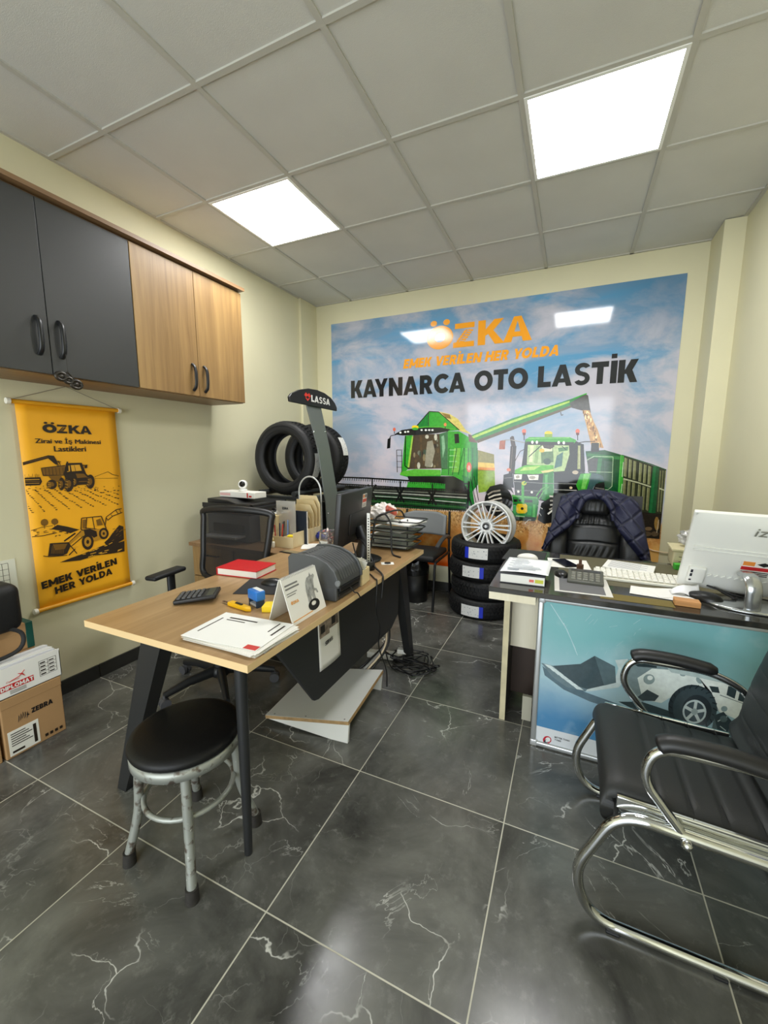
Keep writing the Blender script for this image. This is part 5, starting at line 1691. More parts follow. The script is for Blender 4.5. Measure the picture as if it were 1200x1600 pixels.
# ------------------------------------------------------------------ printer, camera, box
PBK = mat('1d1d1f', .4); PGR = mat('8e8f8e', .45)
t = thing('printer', 'black flatbed printer standing on the oak side cabinet', 'printer', (.42, -1.5, .736))
P('body', MB().bx(.19, .585, -1.70, -1.31, .736, .93, bev=.012, seg=3), mat('5c5d5d', .45), t, True)
m = MB(); m.bx(.25, .53, -1.703, -1.695, .80, .86); P('paper_slot', m, BLK, t, True)
m = MB(); m.bx(.24, .54, -1.80, -1.70, .775, .79, bev=.004); P('output_tray', m, PGR, t, True)
m = MB(); m.bx(.17, .60, -1.72, -1.30, .932, .985, bev=.012, seg=3); m.bx(.17, .60, -1.72, -1.71, .97, 1.0, bev=.003); sc = P('scanner_lid', m, PBK, t, True)
m = MB(); m.prism([(.18, .985), (.595, .985), (.595, 1.0), (.44, 1.0), (.36, 1.02), (.18, 1.026)], .36, 'y', -1.68, .004); P('document_feeder', m, PBK, sc, True)
t = thing('small_box', 'long white carton with red print on top of the printer', 'box', (.36, -1.52, 1.027), -.05)
P('carton', MB().bx(-.17, .17, -.06, .06, .0, .042, bev=.003), mat('eceae2', .5), t)
m = MB(); m.bx(.10, .112, -.0608, -.06, .004, .038); m.bx(.12, .145, -.0608, -.06, .008, .02); P('red_print', m, RED, t)
m = MB(); m.bx(-.165, -.06, -.0606, -.06, .012, .030); P('pink_print', m, mat('e2b4b0', .5), t)
t = thing('security_camera', 'round white security camera with a black face standing on the white carton', 'camera', (.365, -1.52, 1.07), .55)
m = MB(); m.lathe([(0, 0), (.026, 0), (.03, .006), (.026, .014), (.012, .02), (0, .02)], 24); P('base', m, mat('eeeeea', .3), t)
m = MB(); m.ball((0, 0, .048), .033, 24, 16); P('head', m, mat('eeeeea', .3), t)
m = MB(); m.ball((0, -.013, .050), .0245, 20, 14); m.ball((0, -.0335, .053), .007, 12, 8); P('lens_face', m, mat('0a0a0b', .12), t)

# ------------------------------------------------------------------ wire hoop and wooden organiser
m = MB(); m.tube([(.80-.095*math.cos(PI*k/16), -1.31-.0*math.cos(PI*k/16), 1.06+.115*math.sin(PI*k/16)) for k in range(17)], .006, 8)
m.tube([(.705, -1.31, 1.06), (.705, -1.31, .745)], .006, 8); m.tube([(.895, -1.31, 1.06), (.895, -1.31, .745)], .006, 8); m.bx(.69, .91, -1.33, -1.29, .7365, .746, bev=.002)
solo('wire_stand', m, mat('c8cac8', .3, .4), 'thin grey metal hoop stand rising behind the wooden desk organiser', 'stand', (.8, -1.36, .737), w=True)
MDF = mat('e2d0a2', .6, var=.04, vscale=10); MDF2 = mat('d6c292', .6)
t = thing('desk_organizer', 'light wooden desk organiser with pen box and file slots', 'organizer', (.85, -1.54, .7365), .0)
m = MB(); a = .004
m.bx(-.085, .085, -.165, .165, 0, a); m.bx(-.085, .085, -.165, -.165+a, a, .072); m.bx(-.085, .085, -.04, -.04+a, a, .13); m.bx(-.085, -.085+a, -.16, -.04, a, .09); m.bx(.085-a, .085, -.16, .16, a, .10); m.bx(0, a, -.16, -.04, a, .07)
P('pen_box', m, MDF, t)
for k, (y, z) in enumerate(((.03, .22), (.075, .255), (.115, .285), (.155, .31))):
    m = MB(); m.prism([(-.085, 0), (.085, 0), (.085, z-.06), (.055, z), (-.085, z)], .0035, 'y', y-.002); P('divider', m, MDF if k % 2 else MDF2, t)
pens = (('b3202a', 'crimson'), ('1c2a6a', 'navy'), ('222222', 'black'), ('3a60b0', 'mid-blue'), ('8a1c50', 'plum'), ('e04030', 'bright red'), ('6a6a6a', 'grey'), ('7aa0e0', 'light blue'), ('e080a0', 'pink'))
for k, (c, cn) in enumerate(pens):
    x = .778+.016*k*.5+.003*(k % 2); y = -1.68+.024*(k % 5); p = MB(); dx = (.012*(k % 3)-.012)
    p.tube([(x, y, .742), (x+dx, y+.006, .742+.125+.01*(k % 4))], .0038, 8); p.tube([(x+dx, y+.006, .867+.01*(k % 4)), (x+dx*1.1, y+.0065, .876+.01*(k % 4))], [.0042, .003], 8)
    solo('pen', p, mat(c, .3), cn+' pen standing in the wooden pen box', 'pen', (x, y, .742), group='pens in the wooden organiser', w=True)
m = MB(); m.box((.885, -1.69+.03, .79), (.04, .03, .05), rot=(.1, 0, .3), bev=.003); solo('sticky_note_block', m, mat('f0d818', .6), 'yellow sticky note block in the wooden pen box', 'sticky notes', (.885, -1.66, .765), w=True)
def notebook(c, x0, x1, y, z1, lab, ring):
    t = thing('notebook', lab, 'notebook', ((x0+x1)/2, y, .742), group='notebooks in the wooden organiser')
    m = MB(); m.bx(x0, x1, y, y+.014, .742, z1, bev=.002); P('cover', m, mat(c, .45), t, True)
    m = MB(); m.bx(x0+.004, x1+.0015, y+.002, y+.012, .746, z1-.003); P('pages', m, mat('eae6da', .7), t, True)
    if ring:
        m = MB(); n = 14
        for k in range(n): z = .76+(z1-.775)*k/(n-1); m.tube([(x0+.003*math.cos(q), y-.001+.008*math.sin(q)+.006, z) for q in [2*PI*i/8 for i in range(8)]], .0012, 5, closed=True)
        P('ring_binding', m, mat('d8d8d8', .3, .6), t, True)
notebook('b51a22', .80, .862, -1.566, .945, 'red notebook standing in the wooden organiser', False)
notebook('16202e', .845, .958, -1.585, .965, 'dark navy spiral notebook standing in the wooden organiser', True)
t = thing('acrylic_sign', 'clear acrylic sign with small dark letters standing in front of the organiser dividers', 'sign', (.79, -1.61, .742))
P('sheet', MB().bx(.735, .89, -1.612, -1.608, .742, 1.03), mat('d6d4cc', .15, alpha=.55), t, True)
m = MB(); m.text('ESRA', (.785, -1.6135, .972), (1, 0, 0), (0, 0, 1), .05, .017, .03); P('lettering', m, BLK, t, True)
m = MB(); m.bx(.612, .755, -1.64, -1.38, .737, .93, bev=.003); solo('file_box', m, MDF, 'pale wooden file box beside the printer carrying a white plate', 'box', (.683, -1.5, .737), w=True)
m = MB(); m.lathe([(0, 0), (.056, 0), (.074, .006), (.0735, .009), (.056, .004), (0, .004)], 40, Matrix.Translation((.683, -1.54, .931))); solo('white_plate', m, mat('efeee8', .3), 'round white plate lying on the pale wooden file box', 'plate', (.683, -1.54, .931), w=True)
t = thing('sunglasses', 'black sunglasses lying on the round white plate', 'sunglasses', (.683, -1.54, .9365), -.3)
m = MB()
for s in (-1, 1): m.ball((s*.035, 0, .014), .028, 16, 10, (1, .35, .55))
P('lenses', m, mat('08080a', .12), t)
m = MB(); m.tube([(-.012, 0, .02), (.012, 0, .02)], .003, 6)
for s in (-1, 1): m.tube(cr([(s*.062, 0, .02), (s*.066, .06, .012), (s*.05, .11, .008)], 5), .0025, 6)
P('frame', m, BLK, t)
t = thing('glue_bottle', 'small white bottle with a pointed cap standing before the pen box', 'bottle', (.79, -1.725, .7365))
m = MB(); m.lathe([(0, 0), (.012, 0), (.0125, .002), (.0125, .034), (.008, .04), (0, .04)], 20); P('bottle', m, mat('e6e2d0', .4), t)
m = MB(); m.lathe([(0, .04), (.007, .04), (.006, .05), (.002, .064), (0, .064)], 16); P('cap', m, mat('d8c48a', .4), t)

# ------------------------------------------------------------------ between organiser and monitor
m = MB()
def crumple(c, r, n=14, m_=10, amp=.25, sc=(1, 1, 1), seed=1):
    rnd = random.Random(seed); ph = [(rnd.uniform(2, 6), rnd.uniform(2, 6), rnd.uniform(0, 6)) for _ in range(6)]
    def fn(u, v):
        a = 2*PI*u; t = PI*v; d = Vector((math.sin(t)*math.cos(a), math.sin(t)*math.sin(a), math.cos(t)))
        k = 1+amp*sum(abs(math.sin(p*d.x*2+q*d.y*2+s*d.z+s))-.6 for p, q, s in ph)/2.4
        return (c[0]+r*sc[0]*k*d.x, c[1]+r*sc[1]*k*d.y, max(c[2]-r*sc[2]*.85, c[2]+r*sc[2]*k*d.z))
    return fn
m = MB(); m.grid(24, 14, crumple((.985, -1.42, .775), .05, sc=(1.2, .8, .6), seed=4), False); solo('blue_packet', m, mat('1c2f86', .3, var=.5, vscale=50), 'crumpled blue plastic packet beside the wooden organiser', 'packet', (.985, -1.40, .745), w=True)
t = thing('sweets_jar', 'clear jar of pale wrapped sweets in front of the display post', 'jar', (1.13, -1.60, .7405))
m = MB(); m.lathe([(0, .001), (.05, .001), (.055, .006), (.058, .06), (.052, .105), (.054, .115), (.050, .115), (.048, .105), (.054, .06), (.050, .008), (0, .006)], 28); P('glass', m, mat('f4f6f4', .05, trans=.9, spec=.5), t)
rnd = random.Random(5)
for k in range(16):
    a = rnd.uniform(0, 6.3); r = .030*math.sqrt(rnd.random()); q = MB(); q.at((1.13+r*math.cos(a), -1.60+r*math.sin(a), .757+.0065*k), (rnd.uniform(0, 3), rnd.uniform(0, 3), a))
    q.box((0, 0, 0), (.024, .014, .012), bev=.004); q.raw([(.012, 0, 0), (.022, -.007, .003), (.022, .007, -.003)], [(0, 1, 2)]); q.raw([(-.012, 0, 0), (-.022, .007, .003), (-.022, -.007, -.003)], [(0, 1, 2)])
    solo('wrapped_sweet', q, mat(rnd.choice(['e8d8d0', 'd49a90', 'efe6e0', 'b86a5c']), .3), 'pale wrapped sweet inside the clear jar', 'sweet', (1.13, -1.6, .75+.006*k), group='wrapped sweets in the jar', w=True)
def papers(name, label, cat, c, wd, ht, rz, z, n=1, col='edece6', group=None, dz=.0008):
    t = MB(); rnd = random.Random(sum(map(ord, label)))
    for k in range(n):
        t.at((0, 0, dz*k), (0, 0, rnd.uniform(-.06, .06) if n > 1 else 0)); t.bx(-wd/2, wd/2, -ht/2, ht/2, 0, .0007)
    return solo(name, t, mat(col, .65), label, cat, (c[0], c[1], z), rz, group)
papers('paper_sheet', 'white paper sheets lying behind the grey label printer', 'paper', (1.03, -1.60), .17, .14, .5, .7408, 3)
t = thing('black_tray', 'flat black card tray on the desk between organiser and label printer', 'tray', (.99, -1.80, .7405), -.1)
P('tray', MB().bx(-.07, .07, -.03, .03, 0, .004, bev=.001), BLK, t); m = MB(); m.bx(-.055, .06, -.02, .02, .004, .007, bev=.001); P('card', m, mat('8a7a58', .5), t)

# ------------------------------------------------------------------ monitor on the main desk
MON = mat('222224', .42)
t = thing('computer_monitor', 'black computer monitor seen from behind on the oak desk', 'monitor', (1.39, -1.74, .7405), 0)
X = Matrix.Translation((1.39, -1.745, .845)) @ Matrix.Rotation(.13, 4, 'Z') @ Matrix.Rotation(.09, 4, 'Y')
m = MB(); m.X = X; m.bx(-.016, .016, -.25, .25, 0, .295, bev=.006, seg=3); P('housing', m, MON, t, True)
m = MB(); m.X = X; m.bx(.016, .024, -.12, .12, .05, .17, bev=.007, seg=3); P('rear_bulge', m, MON, t, True)
m = MB(); m.X = X; m.bx(-.0172, -.0165, -.24, .24, .018, .287); P('screen', m, mat('0a0b0d', .15), t, True)
m = MB(); m.tube([(1.43, -1.745, .93), (1.465, -1.74, .84), (1.455, -1.75, .755)], [.035, .04, .05], 14, sq=.5); P('stand_neck', m, BLK, t, True)
m = MB(); m.lathe([(0, 0), (.115, 0), (.118, .006), (.10, .014), (0, .018)], 32, Matrix.Translation((1.455, -1.76, .7405))); P('stand_base', m, BLK, t, True)
m = MB(); m.X = X; m.bx(.0162, .0168, .075, .145, .185, .265); st = P('sticker', m, mat('dcdad4', .5), t, True)
m = MB(); m.X = X; m.bx(.0168, .0173, .078, .142, .215, .235); P('red_band', m, mat('c04028', .5), st, True)
m = MB(); m.X = X; m.bx(.0168, .0173, .08, .107, .242, .26); P('orange_mark', m, mat('d08030', .5), st, True)
m = MB(); m.X = X; m.lathe([(0, 0), (.012, 0), (.012, .0005), (0, .0005)], 16, Matrix.Translation((.0168, .127, .251)) @ Matrix.Rotation(PI/2, 4, 'Y'))
for k in range(3): m.bx(.0168, .0173, .082, .138, .19+.007*k, .193+.007*k)
P('dark_print', m, BLK, st, True)
def cable(pts, label, r=.0035, col='141414', n=8, name='cable'):
    return solo(name, MB().tube(cr(pts, n), r, 8), mat(col, .45), label, 'cable', pts[0], w=True)
cable([(1.445, -1.80, .86), (1.49, -1.83, .87), (1.56, -1.88, .83), (1.62, -1.93, .765), (1.69, -1.99, .748), (1.712, -2.02, .73), (1.714, -2.04, .64)], 'thick black cable arching from the black monitor to the desk edge', .005)
cable([(1.445, -1.84, .85), (1.50, -1.92, .83), (1.555, -1.965, .755), (1.63, -2.005, .7445), (1.69, -2.07, .7445), (1.712, -2.09, .735), (1.713, -2.10, .60), (1.70, -2.03, .48), (1.68, -2.0, .36), (1.69, -1.93, .20), (1.66, -1.85, .05)], 'thin black cable running over the desk edge and down the black panel', .0035)
cable([(1.675, -2.31, .80), (1.70, -2.30, .755), (1.713, -2.29, .747), (1.716, -2.27, .72), (1.714, -2.26, .70)], 'short black lead hooked over the desk edge beside the grey label printer', .003)

# ------------------------------------------------------------------ grey label printer
t = thing('label_printer', 'dark grey label printer with rounded ribbed lid on the desk edge', 'printer', (1.56, -2.31, .7405))
GR = mat('4b4d4e', .42, bump=.1, bscale=300); GR2 = mat('3a3c3d', .45)
m = MB(); m.bx(1.445, 1.678, -2.415, -2.205, .7415, .80, bev=.006, seg=3); P('base', m, GR2, t, True)
prof = [(1.447, .80), (1.447, .905), (1.46, .917), (1.53, .921), (1.58, .915), (1.63, .895), (1.664, .865), (1.682, .825), (1.684, .80)]
m = MB(); m.prism(prof, .196, 'y', -2.408, .004); lid = P('lid', m, GR, t, True)
for s in (-2.414, -2.212):
    m = MB(); m.prism([(1.442, .745), (1.442, .908), (1.458, .924), (1.53, .929), (1.585, .922), (1.638, .901), (1.673, .869), (1.692, .826), (1.692, .80), (1.682, .80), (1.68, .745)], .014, 'y', s, .003); P('side_panel', m, GR, t, True)
m = MB()
for k in range(9): y = -2.392+.0195*k; m.tube([(1.51, y, .9215), (1.58, y, .9155), (1.63, y, .8955), (1.664, y, .8655), (1.683, y, .826)], .0018, 5)
P('lid_rib', m, GR2, lid, True)
m = MB(); m.bx(1.676, 1.690, -2.395, -2.22, .782, .80, bev=.002); m.bx(1.676, 1.684, -2.395, -2.22, .758, .772, bev=.002); P('label_slot', m, BLK, t, True)
m = MB(); m.cyl((1.688, -2.417, .822), (1.688, -2.409, .822), .012); m.tube([(1.49, -2.36, .922), (1.49, -2.36, .926)], .008, 14); P('button', m, mat('7a7d7e', .35), t, True)
t = thing('note_holder', 'pale wooden cube holder full of paper slips next to the grey label printer', 'holder', (1.628, -2.145, .7405), .1)
m = MB(); 
for q in ((-.05, .05, -.05, -.046), (-.05, .05, .046, .05), (-.05, -.046, -.05, .05), (.046, .05, -.05, .05)): m.bx(q[0], q[1], q[2], q[3], 0, .07)
m.bx(-.05, .05, -.05, .05, 0, .003); P('cube', m, MDF, t)
rnd = random.Random(9); m = MB()
for k in range(26):
    m.at((rnd.uniform(-.034, .034), rnd.uniform(-.034, .034), .07), (rnd.uniform(-.35, .35), rnd.uniform(-.35, .35), rnd.uniform(0, 3.1))); m.bx(-.02, .02, -.0004, .0004, -.04, .045)
o = P('paper_slips', m, mat('e4e2da', .7), t); o['kind'] = 'stuff'
m = MB(); m.ball((1.36, -1.97, .785), .044, 20, 14, (1.2, 1, 1)); m.grid(24, 12, crumple((1.36, -1.97, .785), .052, sc=(1.2, 1, .9), amp=.18, seed=8), False)
solo('plastic_ball', m, mat('c9cac8', .2, spec=.6), 'crumpled clear plastic wrap behind the grey label printer', 'plastic wrap', (1.36, -1.97, .742), w=True)

# ------------------------------------------------------------------ things on the near half of the desk
t = thing('red_book', 'thick red hardcover agenda lying on the oak desk', 'book', (1.055, -2.235, .7405), .10)
m = MB(); m.bx(-.13, .105, -.085, .085, .0, .0035); m.bx(-.13, .105, -.085, .085, .034, .038, bev=.001); m.bx(-.133, -.128, -.085, .085, 0, .038, bev=.001); P('cover', m, mat('c8121c', .42), t)
m = MB(); m.bx(-.127, .101, -.081, .081, .0035, .034); P('pages', m, mat('efece4', .75, bump=.2, bscale=200), t)
m = MB(); m.text('2024', (-.05, -.0852, .0), (1, 0, 0), (0, 0, 1), .01, .002) if False else None
m = MB(); m.box((1.265, -2.38, .7418), (.19, .215, .0025), rot=(0, 0, .38), bev=.001); solo('mouse_pad', m, mat('17181a', .7), 'black mouse pad on the oak desk beside the red agenda', 'mouse pad', (1.262, -2.377, .7407), w=True)
def mouse(label, loc, rz, col, s=1.):
    t = thing('computer_mouse', label, 'mouse', loc, rz)
    def f(u, v):
        a = 2*PI*u; r = math.sin(PI/2*v); h = math.cos(PI/2*v)
        return (.032*s*r*math.cos(a)*(1-.12*math.sin(a)), .058*s*r*math.sin(a), .029*s*h**.9*(1-.18*r*math.sin(a)))
    m = MB(); m.grid(28, 10, f); m.lathe([(0, .0), (.027*s, 0), (.027*s, .001)], 20); P('shell', m, mat(col, .35), t)
    m = MB(); m.cyl((-.004*s, -.028*s, .020*s), (.004*s, -.028*s, .020*s), .007*s, seg=14); P('scroll_wheel', m, mat('3a3a3a', .5), t)
    return t
mouse('black computer mouse on the black mouse pad of the oak desk', (1.29, -2.34, .7432), 1.75, '18191a')
def calculator(label, c, rz, wd, ht, col, keyc, nx, ny, tilt, z):
    t = thing('calculator', label, 'calculator', (c[0], c[1], z), rot=(tilt, 0, rz))
    P('case', MB().bx(-wd/2, wd/2, -ht/2, ht/2, 0, .016, bev=.004, seg=3), mat(col, .42), t)
    m = MB(); m.bx(-wd*.42, wd*.42, ht*.26, ht*.43, .0155, .0175); P('display', m, mat('2c302c', .2), t)
    for i in range(nx):
        for j in range(ny):
            x = -wd*.42+wd*.84*(i+.5)/nx; y = -ht*.45+ht*.62*(j+.5)/ny
            P('key', MB().box((x, y, .0185), (wd*.84/nx*.72, ht*.62/ny*.68, .006), bev=.0015), mat(keyc, .4), t)
calculator('black desk calculator with raised keys on the near left of the oak desk', (1.135, -2.625, 0), -.95, .115, .165, '151516', '4c4c4e', 5, 5, .1, .750)
t = thing('utility_knife', 'yellow utility knife lying on the oak desk next to the black calculator', 'knife', (1.36, -2.625, .7405), -.18)
m = MB(); m.prism([(-.06, -.014), (.055, -.012), (.075, .0), (.055, .013), (-.01, .016), (-.06, .014)], .016, 'z', 0, .004, 3); P('handle', m, mat('e9b310', .4), t)
m = MB(); m.bx(-.105, -.058, -.006, .004, .006, .0075); P('blade', m, mat('6a5040', .35, .6), t)
m = MB(); m.bx(-.02, .02, -.005, .005, .016, .021, bev=.002); P('slider', m, BLK, t)
t = thing('rubber_stamp', 'blue self-inking stamp standing beside the yellow knife', 'stamp', (1.405, -2.575, .7405), -.35)
P('head', MB().bx(-.036, .036, -.02, .02, .028, .066, bev=.004, seg=3), mat('1f6fc0', .35), t)
P('leg', MB().bx(-.034, -.028, -.017, .017, 0, .03), mat('26384e', .4), t); P('leg', MB().bx(.024, .032, -.017, .017, 0, .03), mat('26384e', .4), t)
P('pad', MB().bx(-.028, .024, -.015, .015, .002, .012), mat('b9bcc0', .4), t)
P('label', MB().bx(-.03, .03, -.0002, .018, .066, .0668), mat('dfe0dc', .5), t)
m = MB(); m.bx(-.03, .03, -.03, .03, 0, .022, bev=.001); solo('sticky_note_block', m, mat('f2d21a', .6), 'yellow sticky note block on the oak desk behind the tent calendar', 'sticky notes', (1.488, -2.585, .7405), .4)
t = thing('paper_pile', 'white printed sheets in a pile at the front corner of the oak desk', 'paper pile', (1.545, -2.81, .7405), .0)
rnd = random.Random(2); m = MB()
for k in range(14):
    m.at((rnd.uniform(-.008, .008), rnd.uniform(-.008, .008), .001*k), (0, 0, rnd.uniform(-.05, .05))); m.bx(-.15, .15, -.105, .105, 0, .0007)
P('sheets', m, mat('e9e6de', .65), t)
m = MB(); m.at((-.012, .004, .0152), (0, 0, .06)); m.bx(-.15, .15, -.105, .105, 0, .001); ts = P('top_sheet', m, mat('f0f0ec', .6), t)
m = MB(); m.at((-.012, .004, .0164), (0, 0, .06))
m.bx(.10, .147, -.104, -.078, 0, .0004); P('red_corner', m, mat('c8281c', .5), t)
m = MB(); m.at((-.012, .004, .0164), (0, 0, .06)); m.bx(-.10, .02, .066, .074, 0, .0004); m.bx(-.10, -.02, .050, .055, 0, .0004); m.bx(-.125, -.12, -.06, .06, 0, .0004); m.bx(.125, .132, .0, .08, 0, .0004); m.bx(.10, .105, .02, .09, 0, .0004)
P('dark_print', m, INK, t)
t = thing('clipboard', 'grey clipboard sticking out of the paper pile at the desk edge', 'clipboard', (1.65, -2.795, .7405), .12)
# the clipboard lies beside the pile with its clip towards the edge
P('board', MB().bx(-.002, .045, -.09, .10, 0, .004, bev=.001), mat('9a9a94', .4), t); m = MB(); m.bx(.03, .046, -.03, .04, .004, .012, bev=.003); P('clip', m, mat('b0b2b2', .25, .9), t)
t = thing('desk_calendar', 'white tent calendar showing a rhino on a tyre, on the desk edge', 'calendar', (1.61, -2.575, .7405), 0)
wd = .108; rr = -.02
for nm, xs in (('front_panel', 1), ('rear_panel', -1)):
    m = MB(); m.raw([(xs*.055, -wd, .0), (xs*.055, wd, .0), (xs*.004, wd, .165), (xs*.004, -wd, .165), (xs*.053, -wd, .0), (xs*.053, wd, .0), (xs*.002, wd, .165), (xs*.002, -wd, .165)], [(0, 1, 2, 3), (7, 6, 5, 4), (0, 4, 5, 1), (1, 5, 6, 2), (2, 6, 7, 3), (3, 7, 4, 0)]); P(nm, m, mat('eceae4', .55), t)
def cf(y, z, h=.001): return (.055-.051*z/.165+h, y, z)
m = MB()
for k in range(24): y = -.1+.2*k/23; m.tube([(.006*math.cos(q), y, .162+.007*math.sin(q)) for q in [2*PI*i/8 for i in range(8)]], .0009, 5, closed=True)
P('ring_binding', m, mat('b8b8b8', .3, .7), t)
def csh(mb, poly, h=.0012): mb.raw([cf(y, z, h) for y, z in poly], [tuple(range(len(poly)))])
m = MB(); csh(m, [(.012, .05), (.03, .045), (.036, .07), (.045, .048), (.058, .05), (.06, .075), (.066, .10), (.072, .118), (.085, .132), (.078, .14), (.066, .135), (.058, .15), (.052, .138), (.035, .135), (.02, .12), (.012, .09)]); csh(m, [(.06, .09), (.078, .082), (.083, .066), (.075, .066), (.072, .076), (.058, .08)]); P('rhino_picture', m, mat('9a9a98', .5, var=.4, vscale=60), t)
m = MB()
for k in range(20):
    a, b = 2*PI*k/20, 2*PI*(k+1)/20; csh(m, [(.038+.036*math.cos(a), .033+.02*math.sin(a)), (.038+.036*math.cos(b), .033+.02*math.sin(b)), (.038+.015*math.cos(b), .038+.008*math.sin(b)), (.038+.015*math.cos(a), .038+.008*math.sin(a))], .0016)
P('tyre_picture', m, BLK, t)
m = MB()
for k, (w_, z) in enumerate(((.075, .135), (.08, .123), (.06, .108), (.05, .10))): csh(m, [(-.098, z), (-.098+w_, z), (-.098+w_, z+(.006 if k < 2 else .003)), (-.098, z+(.006 if k < 2 else .003))])
P('printed_lines', m, mat('7c7c7c', .5), t)
m = MB(); logo(m, -.088, .07, .045, .010, lambda y, z: cf(y, z, .0015)); csh(m, [(-.10, .012), (.02, .012), (.02, .015), (-.10, .015)]); P('orange_logo', m, mat('e8a038', .5), t)

# ------------------------------------------------------------------ letter tray and stand on the far end
t = thing('letter_tray', 'black wire letter tray with four levels on the far end of the desk', 'letter tray', (1.5, -1.50, .7405), 0)
WIRE = mat('161617', .4)
def tray_box(z): return (1.30, 1.655, -1.62, -1.40, z)
for k, z in enumerate((.775, .825, .875, .925)):
    m = MB(); x0, x1, y0, y1 = 1.31+.012*k, 1.66+.014*k, -1.485, -1.285
    m.tube(fillet([(x0, y0, z), (x1, y0, z), (x1, y1, z), (x0, y1, z)], .03, 4, True), .004, 8, closed=True)
    m.tube(fillet([(x0, y0, z-.02), (x1-.02, y0, z-.02), (x1-.02, y1, z-.02), (x0, y1, z-.02)], .03, 4, True), .003, 8, closed=True)
    tr = P('tray', m, WIRE, t, True)
    m = MB(); m.bx(x0+.004, x1-.024, y0+.004, y1-.004, z-.0205, z-.0185); P('mesh_floor', m, mat('a2a594', .5, .2), tr, True)
m = MB(); m.tube(fillet([(1.65, -1.64, .745), (1.58, -1.606, .745), (1.555, -1.56, .93), (1.50, -1.53, .985), (1.455, -1.56, .96), (1.47, -1.69, .745)], .03, 6), .0055, 8); P('stand_wire', m, WIRE, t, True)
m = MB(); m.tube(fillet([(1.455, -1.56, .955), (1.52, -1.50, .99), (1.58, -1.46, 1.0), (1.595, -1.44, .95)], .03, 6), .0055, 8); P('stand_wire', m, WIRE, t, True)
for x in (1.36, 1.60):
    m = MB(); m.tube([(x, -1.40, .742), (x, -1.40, .93)], .0045, 8); P('upright', m, WIRE, t, True)
for k, z in enumerate((.757, .807, .857)): papers('paper_sheet', 'white papers in the letter tray, level %s' % ('lowest', 'second from below', 'third from below')[k], 'paper', (1.47, -1.385), .28, .18, .1-.12*k, z, 4)
papers('paper_sheet', 'stack of white papers held by a black clip on top of the letter tray', 'paper', (1.60, -1.41), .16, .21, -.25, .9075, 12)
m = MB(); m.prism([(-.012, 0), (.012, 0), (.0, .014)], .03, 'y', -.015); m.tube([(-.005, 0, .012), (-.018, 0, .03), (.0, 0, .034), (.004, 0, .014)], .0012, 6); solo('binder_clip', m, BLK, 'black binder clip on the papers atop the letter tray', 'clip', (1.58, -1.475, .918), .5)
m = MB(); m.grid(30, 16, crumple((1.43, -1.40, .965), .075, sc=(1.15, 1, .75), amp=.28, seed=12), False); solo('plastic_bag', m, mat('dcd6d0', .25, var=.25, vscale=30), 'crumpled pale plastic bag on top of the letter tray', 'bag', (1.43, -1.40, .91), w=True)
m = MB(); m.at((1.50, -1.43, .985), (.5, .5, .7)); m.bx(-.04, .04, -.025, .025, -.012, .012, bev=.008); solo('snack_packet', m, mat('a84a34', .3, var=.6, vscale=40), 'red and orange snack packet on the plastic bag of the letter tray', 'packet', (1.50, -1.43, .975), w=True)
t = thing('pen_stand', 'black round desk stand with an upright white strip near the desk edge', 'stand', (1.585, -1.925, .7405))
m = MB(); m.lathe([(0, .0), (.034, 0), (.035, .003), (.033, .045), (.028, .048), (.028, .01), (0, .01)], 28); P('cup', m, BLK, t)
m = MB(); m.bx(-.009, .009, -.0012, .0012, .012, .30); st = P('strip', m, mat('e6e6e2', .4), t)
m = MB()
for k in range(18): m.bx(-.003, .004, -.0018, -.0012, .03+.014*k, .036+.014*k)
P('printed_marks', m, BLK, st)
papers('paper_sheet', 'small white card under the letter tray stand near the desk edge', 'paper', (1.63, -1.78), .07, .05, .5, .7408, 1)
m = MB(); m.lathe([(0, 0), (.018, 0), (.018, .003), (0, .003)], 20); solo('black_disc', m, BLK, 'small flat black disc on the white card near the desk edge', 'disc', (1.63, -1.78, .742))
